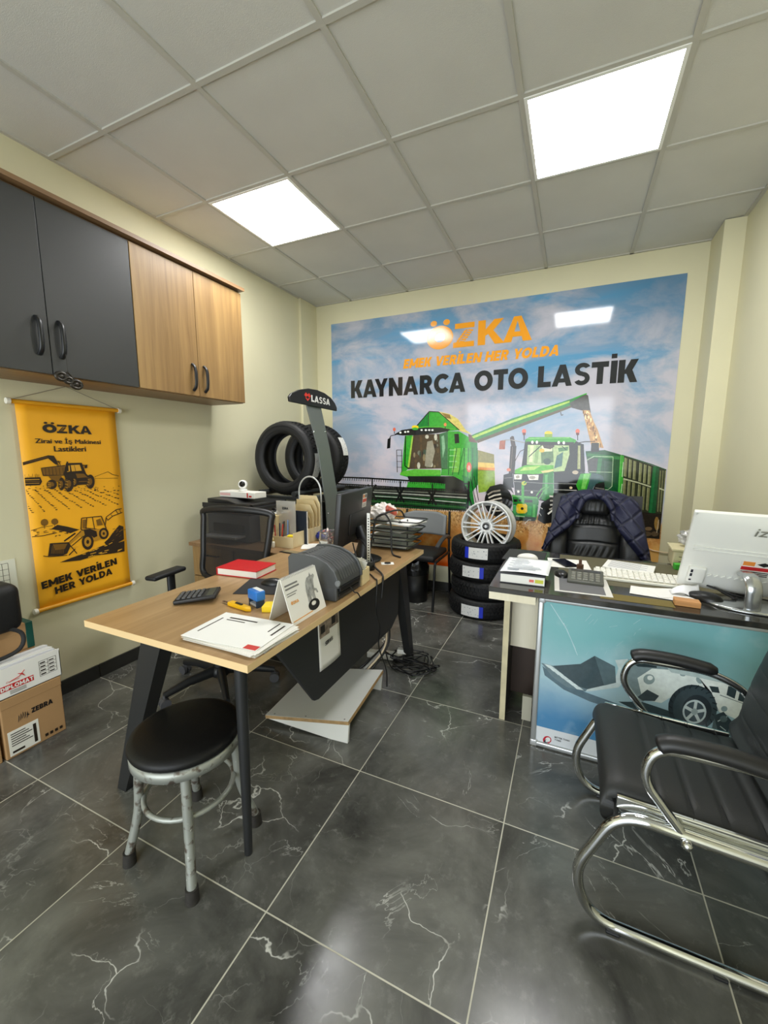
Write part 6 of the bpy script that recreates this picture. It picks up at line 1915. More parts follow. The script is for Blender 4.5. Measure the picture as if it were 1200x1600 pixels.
# ------------------------------------------------------------------ tyres
RUB = mat('0f0f10', .62, bump=.15, bscale=120); RUB2 = mat('0a0a0b', .7)
def tyre_mesh(R, Wd, rim, nb=56, seg=96):
    # axis z, centred; returns (carcass, tread, groove-free label patch builder)
    h = Wd/2; m = MB()
    prof = [(rim, -h*.72), (rim+.006, -h*.84), (rim+.02, -h*.93), (rim+(R-rim)*.45, -h*1.0), (R-.035, -h*.95), (R-.012, -h*.84), (R-.008, -h*.6), (R-.008, h*.6), (R-.012, h*.84), (R-.035, h*.95), (rim+(R-rim)*.45, h*1.0), (rim+.02, h*.93), (rim+.006, h*.84), (rim, h*.72), (rim+.012, h*.66), (rim+.03, h*.75), (R-.045, h*.78), (R-.024, h*.55), (R-.024, -h*.55), (R-.045, -h*.78), (rim+.03, -h*.75), (rim+.012, -h*.66)]
    m.lathe(prof, seg, closed=True); m.fix = True
    for rr in (.3, .62):                       # raised rings on the sidewall
        for s in (-1, 1):
            r0 = rim+(R-rim)*rr; z = s*(h*.985 if rr < .5 else h*.985)
            m.lathe([(r0-.003, z-s*.004), (r0, z+s*.0015), (r0+.003, z-s*.004)], seg)
    t = MB()
    for k in range(nb):
        a = 2*PI*k/nb
        for row, (z0, z1, sk) in enumerate(((-.80, -.42, .5), (-.36, -.04, -.35), (.04, .36, .35), (.42, .80, -.5))):
            X = Matrix.Rotation(a+(PI/nb if row % 2 else 0), 4, 'Z') @ Matrix.Translation((R-.006, 0, h*(z0+z1)/2)) @ Matrix.Rotation(sk*.5, 4, 'X')
            ln = 2*PI*R/nb*.72; dz = h*(z1-z0)*.92
            lean = .010 if row in (0, 3) else 0
            t.raw([(-.008, -ln/2, -dz/2), (-.008, ln/2, -dz/2), (-.008, ln/2, dz/2), (-.008, -ln/2, dz/2), (.006-(lean if z0 < -.5 else 0), -ln/2*.9, -dz/2*.95), (.006-(lean if z0 < -.5 else 0), ln/2*.9, -dz/2*.95), (.006-(lean if z1 > .5 else 0), ln/2*.9, dz/2*.95), (.006-(lean if z1 > .5 else 0), -ln/2*.9, dz/2*.95)],
                  [(0, 1, 5, 4), (1, 2, 6, 5), (2, 3, 7, 6), (3, 0, 4, 7), (4, 5, 6, 7)], False, X)
    return m, t
def label_patch(R, a0, a1, z0, z1, h=.0075, n=10):
    m = MB(); m.grid(n, 1, lambda u, v: ((R+h)*math.cos(a0+(a1-a0)*u), (R+h)*math.sin(a0+(a1-a0)*u), z0+(z1-z0)*v), True); return m
LAB = mat('e9e9e6', .4); LBLU = mat('2438c8', .4)
def lab_print(R, a0, a1, z0, z1, seed):
    m = MB(); rnd = random.Random(seed)
    for k in range(16):
        a = a0+(a1-a0)*rnd.uniform(.05, .95); z = z0+(z1-z0)*rnd.uniform(.12, .85); da = rnd.uniform(.004, .02); dz = rnd.uniform(.003, .008)
        m.grid(1, 1, lambda u, v: ((R+.0082)*math.cos(a+da*u), (R+.0082)*math.sin(a+da*u), z+dz*v), False)
    return m
TY = {}
def tyre(label, loc, R, Wd, rim, rot, group, lab=None, blue=None, seed=1):
    t = thing('car_tyre', label, 'tyre', loc, rot=rot, group=group)
    k = (R, Wd, rim)
    if k not in TY:
        c, tr = tyre_mesh(R, Wd, rim); a = P('carcass', c, RUB, t); b = P('tread', tr, RUB2, t); TY[k] = (a, b)
    else:
        for o in TY[k]:
            n = o.copy(); COL.objects.link(n); n.parent = t
    if lab:
        s = P('paper_label', label_patch(R, *lab), LAB, t); P('printed_marks', lab_print(R, *lab, seed), mat('40506a', .5), s)
        if blue: P('blue_end', label_patch(R, *blue, h=.0082, n=3), LBLU, s)
    return t
RX = (-PI/2, 0, 0)      # tyre axis along world y
# standing tyres on the display rack (local angle measured in the x-z plane of the world)
tyre('upright black tyre on the display rack, left of the grey post', (.390, -1.0, 1.297), .303, .20, .198, RX, 'tyres on the display rack', (-.14, .50, -.085, .0), seed=3)
tyre('upright black tyre on the display rack, right of the grey post by the mural', (.390, -.6, 1.297), .303, .20, .198, RX, 'tyres on the display rack', (-.62, -.08, -.04, .045), seed=6)

# display rack with sign
RK = mat('7f8583', .4, .25); RK2 = mat('2e3031', .45)
t = thing('tyre_display_rack', 'dark tyre display rack with a black lettered sign on a grey post', 'rack', (.4, -.8, 0))
for x in (.22, .555):
    P('rail', MB().tube([(x, -1.18, 1.022), (x, -.40, 1.022)], .022, 14), RK2, t, True)
for y in (-1.16, -.42):
    m = MB(); m.bx(.17, .72, y-.02, y+.02, .975, 1.002, bev=.003); P('cross_bar', m, RK2, t, True)
for x in (.19, .69):
    for y in (-1.16, -.42):
        P('leg', MB().bx(x-.02, x+.02, y-.02, y+.02, 0, .975), RK2, t, True)
P('base_panel', MB().bx(.71, .725, -1.15, -.42, .30, .95), mat('1a1b1c', .5), t, True)
P('side_bar', MB().bx(.69, .73, -1.18, -.40, .955, 1.01, bev=.004), mat('5a5e5e', .4, .4), t, True)
pp = [(-.92, .60), (-.925, .93), (-1.04, 1.38), (-1.16, 1.675), (-1.19, 1.74)]
wds = [.088, .098, .085, .094, .09]
m = MB(); poly = [(y-w_, z) for (y, z), w_ in zip(pp, wds)]+[(y+w_, z) for (y, z), w_ in reversed(list(zip(pp, wds)))]
m.prism(poly, .012, 'x', .745, .003); P('post', m, RK, t, True)
m = MB()
for y, z in ((-1.175, 1.50), (-1.02, 1.51), (-1.0, .86), (-.87, .865), (-1.21, 1.706), (-1.11, 1.702)): m.cyl((.757, y, z), (.761, y, z), .008, .006, 12)
P('bolt', m, mat('d0d2d2', .2, .9), t, True)
sg = [(-1.48, 1.688), (-.87, 1.678), (-.872, 1.705), (-.90, 1.738), (-.96, 1.772), (-1.05, 1.797), (-1.15, 1.807), (-1.26, 1.803), (-1.37, 1.78), (-1.46, 1.745), (-1.487, 1.72)]
m = MB(); m.prism(sg, .02, 'x', .758, .004); sp = P('sign_plate', m, mat('141414', .45), t, True)
m = MB(); heavy(m, 'LASSA', (.7795, -1.235, 1.714), (0, 1, -.012), (0, 0, 1), .255, .047); P('lettering', m, mat('f2f2f0', .4), sp, True)
m = MB(); a, b = -1.28, 1.742
for q in ([(-.042, .008), (-.02, .03), (0, .016), (.02, .03), (.042, .008), (.022, -.004), (0, .008), (-.022, -.004)], [(-.03, -.008), (0, -.03), (.03, -.008), (.018, -.006), (0, -.016), (-.018, -.006)]): m.raw([(.7796, a+y, b+z) for y, z in q], [tuple(range(len(q)))])
P('red_emblem', m, mat('e03a28', .4), sp, True)

# stack of four tyres with an alloy wheel on top
zs = [0.0, .158, .316, .474]; labs = [((-1.95, -1.43, -.052, .04), (-1.43, -1.32, -.052, .04)), ((-.99, -.78, -.02, .06), None), ((-1.97, -1.48, -.04, .05), (-1.48, -1.37, -.04, .05)), ((-1.86, -1.34, -.04, .05), (-1.97, -1.86, -.04, .05))]
nm = ['bottom tyre of the floor stack, with a white label and blue end', 'second tyre from the bottom of the floor stack under the alloy wheel', 'third tyre up the floor stack, its label ending in blue at the right', 'top tyre of the floor stack, carrying the silver alloy wheel']
offs = [(0, 0), (.012, .006), (-.004, .0), (.008, -.004)]
for k in range(4):
    tyre(nm[k], (1.895+offs[k][0], -.325+offs[k][1], zs[k]+.0795), .288, .158, .20, (0, 0, -.05+.02*k), 'tyres stacked on the floor', labs[k][0], labs[k][1], 10+k)
t = thing('alloy_wheel', 'silver multi-spoke alloy wheel leaning on top of the stacked tyres', 'wheel', (1.925, -.47, .755), rot=(PI/2-.10, 0, -.04))
ALU = mat('d6d7d5', .32, .2); ALD = mat('8a8b8a', .35, .6)
m = MB(); R = .205
m.lathe([(R, -.02), (R, .008), (R-.004, .014), (R-.012, .014), (R-.018, .006), (R-.024, -.012), (R-.03, -.05), (R-.028, -.15), (R-.004, -.172), (R+.004, -.178), (R+.004, -.188), (R-.006, -.188), (R-.036, -.155), (R-.036, -.04), (R-.03, -.02)], 72, closed=True); m.fix = True; P('rim', m, ALU, t)
for k in range(10):
    m = MB()
    for s in (-1, 1):
        a = 2*PI*k/10; X = Matrix.Rotation(a, 4, 'Z')
        pts = [(.048, s*.0125, -.004), (.09, s*.0145, .0), (.14, s*.0165, .002), (.187, s*.0185, .004)]
        vs = []; 
        for (x, y, z), w_ in zip(pts, (.0085, .0075, .0075, .0095)): vs += [(x, y-w_, z-.016), (x, y+w_, z-.016), (x, y+w_*.55, z+.008), (x, y-w_*.55, z+.008)]
        fs = [(i*4+j, i*4+(j+1) % 4, i*4+4+(j+1) % 4, i*4+4+j) for i in range(3) for j in range(4)]+[(3, 2, 1, 0), (12, 13, 14, 15)]
        m.raw(vs, fs, False, X)
    P('spoke', m, ALU, t)
m = MB(); m.lathe([(0, -.03), (.062, -.03), (.066, -.012), (.055, .0), (.034, .003), (.030, -.001), (0, -.001)], 40); P('hub', m, ALU, t)
m = MB()
for k in range(5): a = 2*PI*(k+.5)/5; m.lathe([(0, -.004), (.009, -.004), (.009, .0015), (.006, .0015), (.0055, -.003), (0, -.003)], 14, Matrix.Translation((.046*math.cos(a), .046*math.sin(a), -.001)))
P('bolt_hole', m, mat('4a4a4a', .4, .5), t)
m = MB(); m.lathe([(0, .0), (.027, .0), (.027, .005), (.024, .0065), (0, .0065)], 32); cp = P('centre_cap', m, BLK, t)
m = MB(); m.text('B', (-.008, -.0115, .0072), (1, 0, 0), (0, 1, 0), .016, .023, .03)
for s in (-1, 1): m.tube([(s*.012, .003*k-.006, .0072) for k in range(5)], .0012, 5); m.tube([(s*.017, .002*k-.004, .0072) for k in range(5)], .001, 5)
P('emblem', m, mat('e6e6e6', .3, .5), cp)

# ------------------------------------------------------------------ office chair with mesh back (behind the desk)
t = thing('office_chair', 'black mesh-back swivel chair behind the oak desk', 'chair', (.74, -2.17, 0), .14)
CB = mat('1a1b1c', .45); 
m = MB(); m.cyl((0, 0, .07), (0, 0, .40), .026); m.cyl((0, 0, .07), (0, 0, .25), .036); P('gas_column', m, CB, t)
m = MB(); m.lathe([(0, .075), (.05, .075), (.055, .10), (.045, .13), (0, .13)], 20); P('base_hub', m, CB, t)
for k in range(5):
    a = math.radians(242+72*k); c, s = math.cos(a), math.sin(a)
    P('base_arm', MB().tube([(.03*c, .03*s, .105), (.18*c, .18*s, .098), (.305*c, .305*s, .072)], [.032, .025, .018], 10, sq=.8), CB, t)
    m = MB(); px, py = .305*c, .305*s
    m.cyl((px, py, .04), (px, py, .075), .007); n_ = Vector((-s, c, 0))
    for q in (-1, 1): ctr = Vector((px, py, .0285)); m.tube([ctr+n_*(q*.006), ctr+n_*(q*.024)], .0275, 18)
    m.ball((px, py, .040), .024, 12, 8, (1, 1, .8)); P('castor', m, mat('4a4a4c', .4), t)
m = MB(); m.box((0, -.02, .475), (.50, .48, .075), bev=.034, seg=5); P('seat', m, mat('161617', .75), t)
m = MB(); m.box((0, .02, .42), (.22, .26, .04), bev=.01); P('seat_mechanism', m, CB, t)
def bk(u, z): return .225+.10*(z-.56)+.03*(1-(2*u-1)**2)*-1+.02
def bframe(u, z): return (-.29+.485*u-.05*u*max(0, (.92-z)/.36), bk(u, z), z)
m = MB(); fr = [(0.03, .58), (0, .72), (.0, .93), (.03, .985), (.5, 1.005), (.97, .985), (1, .93), (1, .72), (.97, .58), (.5, .555)]
m.tube(cr([bframe(u, z) for u, z in fr], 6, True), .021, 10, closed=True, sq=.8); P('back_frame', m, CB, t)
m = MB(); m.grid(16, 16, lambda u, v: bframe(.02+.96*u, .57+.42*v), True); P('back_mesh', m, mat('1a1817', .8, alpha=.8), t)
m = MB(); m.tube(cr([(0, .06, .40), (0, .22, .43), (0, .285, .55), (0, .27, .66)], 6), .028, 10); P('back_support', m, CB, t)
for s in (-1, 1):
    m = MB(); m.tube(fillet([(s*.20, -.02, .435), (s*.285, -.02, .45), (s*.285, -.02, .655)], .04), .017, 10, sq=1.6); ar = P('armrest_post', m, CB, t)
    m = MB(); m.box((s*.285, -.05, .668), (.075, .235, .026), bev=.012, seg=4); P('armrest_pad', m, mat('121213', .6), ar)

# ------------------------------------------------------------------ stool
t = thing('stool', 'round black-topped stool with worn grey metal legs in front of the desk', 'stool', (1.415, -2.945, 0))
m = MB(); m.lathe([(0, .418), (.158, .418), (.170, .424), (.173, .434), (.168, .446), (.15, .453), (.08, .457), (0, .458)], 56); P('seat', m, mat('0c0c0d', .5, bump=.12, bscale=150, spec=.3), t)
STM = NT('worn_grey_metal'); tc = STM.n('TexCoord'); nz = STM.n('TexNoise', {'Vector': tc.outputs['Object'], 'Scale': 26., 'Detail': 8.}); nz2 = STM.n('TexNoise', {'Vector': tc.outputs['Object'], 'Scale': 90., 'Detail': 4.})
cA = STM.mix(STM.mr(nz.outputs['Fac'], .56, .64), lin('9a9d96'), lin('5b5148')); cA = STM.mix(STM.mr(nz2.outputs['Fac'], .68, .72), cA, lin('cfcfc8'))
STM.set(Base_Color=cA, Roughness=.38, Metallic=.35); STMAT = STM.m
m = MB(); m.lathe([(.166, .385), (.169, .385), (.169, .4175), (.150, .4175), (.150, .412), (.166, .412)], 56, closed=True); m.fix = True; P('rim_band', m, STMAT, t)
ft = [(1.272, -3.082), (1.558, -3.078), (1.552, -2.79), (1.262, -2.80)]; cx, cy = 1.415, -2.945
for x, y in ft:
    dx, dy = x-cx, y-cy; l = math.hypot(dx, dy); ux, uy = dx/l, dy/l
    pts = cr([(ux*.140, uy*.140, .412), (ux*.150, uy*.150, .30), (ux*.160, uy*.160, .18), (dx, dy, .03)], 6)
    lg = P('leg', MB().tube(pts, .0145, 14), STMAT, t)
    m = MB(); m.tube([(dx, dy, .0), (dx*.99, dy*.99, .045)], [.021, .019], 16); P('rubber_foot', m, mat('26231f', .7, var=.3, vscale=60), lg)
m = MB(); m.tube([(.138*math.cos(2*PI*k/40), .138*math.sin(2*PI*k/40), .235) for k in range(40)], .0085, 10, closed=True); P('ring_brace', m, STMAT, t)

# ------------------------------------------------------------------ footrest, power strip, cables under the desk
t = thing('footrest', 'white board footrest ramp on the floor under the black desk panel', 'footrest', (1.425, -2.05, 0), .09)
FR = mat('dadcd8', .35)
X = Matrix.Translation((0, 0, .075)) @ Matrix.Rotation(-.155, 4, 'Y')
m = MB(); m.X = X; m.bx(-.245, .215, -.26, .225, -.009, .009); P('board', m, FR, t)
m = MB(); m.X = X; m.bx(-.246, .216, -.2612, -.26, -.0085, .008); m.bx(.215, .2162, -.261, .225, -.0085, .008); P('raw_edge', m, mat('a98a5e', .7, var=.2, vscale=40), t)
for y in (-.255, .205):
    m = MB(); m.prism([(-.232, .026), (.212, .0945), (.205, 0.0), (.12, 0.0)], .016, 'y', y); P('support', m, mat('e6e6e0', .4), t)
m = MB()
for x in (-.2, -.02, .19): m.X = X; m.cyl((x, -.245, .009), (x, -.245, .0098), .004, seg=10)
P('screw', m, mat('8a8a8a', .3, .8), t)
t = thing('power_strip', 'white power strip lying on the floor behind the footrest', 'power strip', (1.50, -1.47, 0), .2)
m = MB(); m.bx(-.14, .10, -.028, .028, .0, .042, bev=.008, seg=3); P('housing', m, mat('e4e2da', .4), t)
m = MB()
for x in (-.10, -.04, .02): m.lathe([(0, .036), (.016, .036), (.019, .0425), (.021, .0425)], 18, Matrix.Translation((x, 0, 0)))
P('socket', m, mat('b9b6ac', .5), t)
m = MB(); m.bx(.03, .12, -.02, .02, .044, .075, bev=.006); solo('power_adapter', m, mat('ecebe6', .35), 'white power adapter plugged onto the floor power strip', 'adapter', (1.53, -1.46, .0), .2)
rnd = random.Random(21)
for k in range(5):
    p0 = (1.50+rnd.uniform(-.1, .2), -1.45+rnd.uniform(-.06, .06), .05); pts = [p0]
    for j in range(7):
        a = rnd.uniform(0, 6.3); pts.append((1.69+.14*math.cos(a), -1.50+.13*math.sin(a), .006+.012*k*.6+rnd.uniform(0, .02)))
    cable(pts, 'black cable in the tangle on the floor by the power strip', .004, '121212', 8, 'floor_cable'); bpy.context.scene.collection.objects[-1]['group'] = 'tangled cables by the power strip'
for k, (c, x) in enumerate((('c9b79a', 0), ('1a1a1a', .02), ('8a8a86', -.02), ('1a1a1a', -.045))):
    cable([(1.56+x, -1.66, .60), (1.585+x, -1.70, .40), (1.59+x*.5, -1.72+.02*k, .22), (1.52+x, -1.80, .10), (1.44+x, -1.76, .014+.006*k), (1.46, -1.62+.02*k, .012+.006*k)], ('beige', 'upper black', 'grey', 'lower black')[k]+' cable drooping behind the black desk panel to the floor', .006 if k != 2 else .009, c)

# ------------------------------------------------------------------ grey visitor chair and waste bin at the back
t = thing('visitor_chair', 'grey-backed chair with black frame standing against the mural', 'chair', (1.30, -.33, 0))
FRM = mat('151516', .35, .3)
m = MB(); m.grid(14, 10, lambda u, v: (1.07+.43*u+(.02 if v < .5 else 0)*(.5-u)*0, -.115+.05*(1-(2*u-1)**2)-.03*(1-v), .575+.215*v-.035*max(0, abs(2*u-1)-.55)*max(0, v-.3)*2.5), True, .018); P('backrest', m, mat('808384', .55, bump=.1, bscale=200), t, True)
m = MB(); m.box((1.30, -.345, .445), (.43, .42, .05), bev=.022, seg=4); P('seat', m, mat('131314', .6), t, True)
for s, x in ((-1, 1.075), (1, 1.525)):
    P('leg', MB().tube(fillet([(x, -.59, 0), (x, -.55, .42), (x, -.12, .42)], .04), .0115, 10), FRM, t, True)
    P('leg', MB().tube(fillet([(x, -.045, 0), (x, -.12, .45), (x-s*.012, -.08, .80)], .1), .0115, 10), FRM, t, True)
    m = MB(); m.tube(cr([(x, -.12, .56), (x+s*.015, -.25, .60), (x+s*.02, -.42, .60), (x+s*.01, -.54, .55)], 6), [.016]*18+[.012], 10, sq=1.3); P('armrest', m, mat('3c3d3e', .4), t, True)
m = MB(); m.tube([(1.075, -.10, .585), (1.525, -.10, .585)], .009, 8); m.tube([(1.075, -.5, .415), (1.525, -.5, .415)], .009, 8); P('cross_bar', m, FRM, t, True)
t = thing('waste_bin', 'black waste bin with a bin bag standing under the grey chair', 'bin', (1.29, -.36, 0))
m = MB(); m.lathe([(0, 0), (.10, 0), (.104, .004), (.118, .31), (.114, .31), (.10, .01), (0, .01)], 32); P('bucket', m, mat('0b0b0c', .45), t)
m = MB(); rr = random.Random(3); ph = [rr.uniform(0, 6) for _ in range(5)]
m.grid(40, 6, lambda u, v: ((.119+.012*math.sin(11*2*PI*u+ph[0])*v*.6-.02*v*(v > .5))*math.cos(2*PI*u), (.119+.012*math.sin(9*2*PI*u+ph[1])*v*.6-.02*v*(v > .5))*math.sin(2*PI*u), .26+.12*v+.015*math.sin(7*2*PI*u+ph[2])*v), True); P('bin_bag', m, mat('1a1a1a', .25), t)

# ------------------------------------------------------------------ executive chair with jacket
t = thing('executive_chair', 'black leather executive chair behind the right desk', 'chair', (2.70, -.82, 0))
LEA = mat('1a1b1c', .42, bump=.15, bscale=45); 
def ebk(v): return -.72+.12*v     # back front surface y, v=0 bottom (z .5) .. 1 top (z 1.08)
def cush(x0, x1, z0, z1, th, n=12, wr=0.):
    def fn(u, v):
        a = 1-(2*u-1)**4; b = 1-(2*v-1)**4
        z = z0+(z1-z0)*v; y = ebk((z-.5)/.58)-th*(a*b)**.5-.0022*wr*math.sin(u*40+2*math.sin(v*4))*math.sin(v*PI)*(a*b)
        return (x0+(x1-x0)*u, y, z)
    return fn
m = MB(); m.grid(20, 16, lambda u, v: ((2.42+.56*u)+(.05*(.5-u) if v < .4 else 0), ebk(v)+.02+.07*(1-(2*u-1)**4)**.5*(1-(2*v-1)**6)**.5, .5+.56*v), True); m.grid(20, 16, lambda u, v: (2.42+.56*u+(.05*(.5-u) if v < .4 else 0), ebk(v)+.02, .5+.56*v), True); P('back_shell', m, LEA, t, True)
m = MB(); m.grid(30, 14, cush(2.60, 2.785, .925, 1.06, .085, wr=.6), True); P('headrest', m, LEA, t, True)
def bcush(u, v):
    z = .52+.425*v; hw = .17-.055*max(0, (z-.80)/.145)**1.5; e = 1-(2*u-1)**4; b = min(1, 8*v, 8*(1-v))
    gr = sum(math.exp(-((z-q-.006*math.cos(5*(u-.5)))/.006)**2) for q in (.635, .745, .855))
    ple = .0035*math.sin(u*52+2.5*math.sin(z*23))*max(0, math.cos((z-.69)/.055*PI*.5))**2*e+.003*math.sin(u*60)*max(0, 1-abs(z-.90)/.045)*e
    return (2.695-hw+2*hw*u, ebk((z-.5)/.58)-.075*e**.5*b**.5+.014*gr*e-ple, z)
m = MB(); m.grid(80, 70, bcush, True); P('back_cushion', m, LEA, t, True)
for x0, x1 in ((2.40, 2.54), (2.85, 3.0)):
    m = MB(); m.grid(12, 14, cush(x0, x1, .50, .82, .09), True); P('side_bolster', m, LEA, t, True)
m = MB(); m.box((2.70, -.98, .46), (.54, .52, .13), bev=.055, seg=5); P('seat', m, LEA, t, True)
for s, x in ((-1, 2.40), (1, 3.0)):
    m = MB(); m.tube(fillet([(x, -.74, .60), (x, -.80, .665), (x, -1.10, .66), (x, -1.12, .45), (x-s*.06, -.98, .43)], .06), .022, 10, sq=1.5); P('armrest', m, mat('1c1c1d', .4), t, True)
m = MB(); m.cyl((2.70, -.95, .08), (2.70, -.95, .40), .03); P('gas_column', m, CB, t, True)
for k in range(5):
    a = math.radians(90+72*k); c, s = math.cos(a), math.sin(a)
    ba = P('base_arm', MB().tube([(2.70, -.95, .10), (2.70+.30*c, -.95+.30*s, .075)], [.03, .018], 10), CB, t, True)
    m = MB(); m.cyl((2.70+.30*c-.02*s, -.95+.30*s+.02*c, .027), (2.70+.30*c+.02*s, -.95+.30*s-.02*c, .027), .027); P('castor', m, CB, ba, True)
# quilted jacket draped over the chair back
JK = NT('quilted_navy'); tc = JK.n('TexCoord'); sp_ = JK.n('SeparateXYZ', {0: tc.outputs['Object']})
def stripe(kx, kz, per):
    v = JK.math('ADD', JK.math('MULTIPLY', sp_.outputs[0], kx), JK.math('MULTIPLY', sp_.outputs[2], kz))
    fr_ = JK.math('FRACT', JK.math('DIVIDE', v, per)); return JK.math('MINIMUM', fr_, JK.math('SUBTRACT', 1., fr_))
st_ = JK.math('MINIMUM', stripe(.75, .66, .075), stripe(.66, -.75, .11)); hgt = JK.mr(st_, 0., .16, 0., 1., 'SMOOTHSTEP')
nzj = JK.n('TexNoise', {'Vector': tc.outputs['Object'], 'Scale': 25., 'Detail': 5.})
bpj = JK.n('Bump', {'Height': JK.math('ADD', hgt, JK.math('MULTIPLY', nzj.outputs['Fac'], .5)), 'Strength': .9, 'Distance': .008})
JK.set(Base_Color=JK.mix(JK.mr(st_, 0, .05), lin('0c0e20'), lin('191c38')), Roughness=.55, Normal=bpj.outputs[0]); JKM = JK.m
t = thing('jacket', 'navy quilted jacket draped over the black executive chair', 'jacket', (2.70, -.7, .6))
def jpanel(rows, thick=.022, wob=0.):
    # rows: (z, x_outer, x_inner, y) from top to bottom
    n = len(rows)
    def fn(u, v):
        p = v*(n-1); i = min(int(p), n-2); f = p-i; a, b = rows[i], rows[i+1]
        z, xo, xi, y = [a[q]*(1-f)+b[q]*f for q in range(4)]
        return (xo+(xi-xo)*u, y-.028*math.sin(PI*u)-.006*math.sin(9*u+11*v), z)
    m = MB(); m.grid(14, 26, fn, True, thick); return m
L_ = [(1.062, 2.52, 2.64, -.635), (1.03, 2.475, 2.60, -.675), (.97, 2.455, 2.592, -.70), (.91, 2.445, 2.585, -.725), (.85, 2.425, 2.55, -.745), (.79, 2.40, 2.485, -.76), (.73, 2.385, 2.43, -.77), (.68, 2.375, 2.40, -.775)]
R_ = [(1.062, 2.90, 2.735, -.635), (1.03, 2.94, 2.775, -.675), (.97, 2.965, 2.79, -.70), (.91, 2.98, 2.80, -.725), (.85, 2.99, 2.83, -.745), (.79, 3.0, 2.875, -.76), (.72, 3.02, 2.93, -.77), (.64, 3.035, 3.0, -.775)]
P('left_front', jpanel(L_), JKM, t, True); P('right_front', jpanel(R_), JKM, t, True)
m = MB(); m.grid(24, 10, lambda u, v: (2.47+.46*u, -.69+.20*v, 1.045+.042*math.sin(PI*min(1, v*1.3))*(1)-.05*abs(2*u-1)**3+.012*math.sin(PI*u)), True, .02); P('shoulders', m, JKM, t, True)
m = MB(); m.grid(24, 10, lambda u, v: (2.45+.51*u, -.50+.05*v, 1.05-.50*v-.03*abs(2*u-1)**3), True, .02); P('back_panel', m, JKM, t, True)
m = MB(); m.tube(cr([(2.585, -.762, .91), (2.592, -.755, .98), (2.625, -.735, 1.045), (2.69, -.725, 1.066), (2.75, -.735, 1.045), (2.79, -.755, .98), (2.80, -.765, .91)], 8), [.012+.012*math.sin(PI*k/48) for k in range(49)], 10, sq=1.3); P('collar', m, JKM, t, True)

# ------------------------------------------------------------------ right desk
t = thing('office_desk', 'pale wooden desk with a dark glossy top along the right wall', 'desk', (2.83, -1.6, 0))
DG = NT('dark_desk_top'); tc = DG.n('TexCoord'); n_ = DG.n('TexNoise', {'Vector': tc.outputs['Object'], 'Scale': 5., 'Detail': 3.})
DG.set(Base_Color=DG.mix(DG.mr(n_.outputs['Fac'], .45, .6), lin('262521'), lin('3a3833')), Roughness=.12)
P('tabletop', MB().bx(2.222, 3.43, -2.0, -1.20, .737, .76, bev=.003), DG.m, t, True)
CRM = wood('cream_board', 'dcd3b6', 'f0e8d0', 2, .5)
m = MB(); m.bx(2.226, 2.424, -1.996, -1.20, .703, .7365); m.bx(2.4245, 3.42, -1.90, -1.20, .703, .7365); P('under_board', m, CRM, t, True)
m = MB(); m.bx(2.272, 2.2735, -1.80, -1.21, 0, .7025); m.bx(2.2735, 2.296, -1.801, -1.21, 0, .7025); P('end_panel', m, mat('4c4a44', .5), t, True)
m = MB(); m.bx(2.270, 2.2975, -1.8035, -1.801, 0, .7025); P('end_panel_edge', m, mat('cfc4a0', .55, var=.12, vscale=14), t, True)
P('front_panel', MB().bx(2.2965, 3.42, -1.70, -1.682, .36, .7025), CRM, t, True)
P('lower_panel', MB().bx(2.2965, 3.42, -1.60, -1.582, .05, .359), mat('3a2c22', .5, var=.15, vscale=8), t, True)
P('end_panel', MB().bx(3.395, 3.42, -1.80, -1.21, 0, .7025), CRM, t, True)
m = MB(); m.bx(2.375, 2.42, -1.76, -1.74, 0.0, .13); solo('board_offcut', m, mat('b4b09c', .6), 'small pale board standing on the floor behind the blue poster', 'board', (2.40, -1.75, 0), w=True)
PAP = ['e8e6de', 'f0efe8']
def flat(label, c, wd, ht, rz, col='e9e7df', z=.7605, name='paper_sheet', cat='paper', th=.0008):
    return solo(name, MB().bx(-wd/2, wd/2, -ht/2, ht/2, 0, th), mat(col, .6), label, cat, (c[0], c[1], z), rz)
flat('olive patterned mat under the papers on the right desk', (2.86, -1.50), .72, .52, .0, '59543c', .7602, 'desk_mat', 'mat')
o = flat('brown and gold patterned paper lying at the front edge of the right desk', (2.80, -1.92), .26, .08, .0, '6f6026', .7605)
flat('black mouse pad at the rear left corner of the right desk', (2.315, -1.36), .215, .26, -.03, '2a2a2c', .7604, 'mouse_pad', 'mouse pad', .003)
mouse('white computer mouse on the black mouse pad of the right desk', (2.335, -1.43, .7640), 1.35, 'eceae4')
t = thing('book', 'thick white-edged book with coloured tabs on the right desk corner', 'book', (2.352, -1.77, .7605), .03)
m = MB(); m.bx(-.098, .098, -.145, .13, 0, .004); m.bx(-.098, .098, -.146, .13, .042, .047); P('cover', m, mat('1c1d22', .4), t)
P('pages', MB().bx(-.095, .095, -.143, .127, .004, .042), mat('efeee8', .7), t)
m = MB(); m.bx(.03, .05, -.1445, -.143, .016, .028); P('red_tab', m, mat('e07060', .5), t); m = MB(); m.bx(.055, .09, -.1445, -.143, .014, .03); P('yellow_tab', m, mat('c8c83c', .5), t)
t = thing('invoice_sheet', 'printed white sheet lying on the thick book of the right desk', 'paper', (2.358, -1.76, .8085), -.02)
m = MB(); m.grid(8, 8, lambda u, v: (-.10+.21*u, -.14+.28*v, .006*math.sin(PI*u)*(1-v)+.004*u*u), True, .0006); P('sheet', m, mat('eceff2', .6), t)
m = MB(); rnd = random.Random(4)
for k in range(9):
    x = -.075+.02*(k % 2); y = .08-.022*k; m.bx(x, x+rnd.uniform(.05, .15), y, y+.006, .0085, .009)
m.bx(-.07, -.02, -.118, -.10, .0085, .009); P('printed_lines', m, mat('9aa0aa', .5), t)
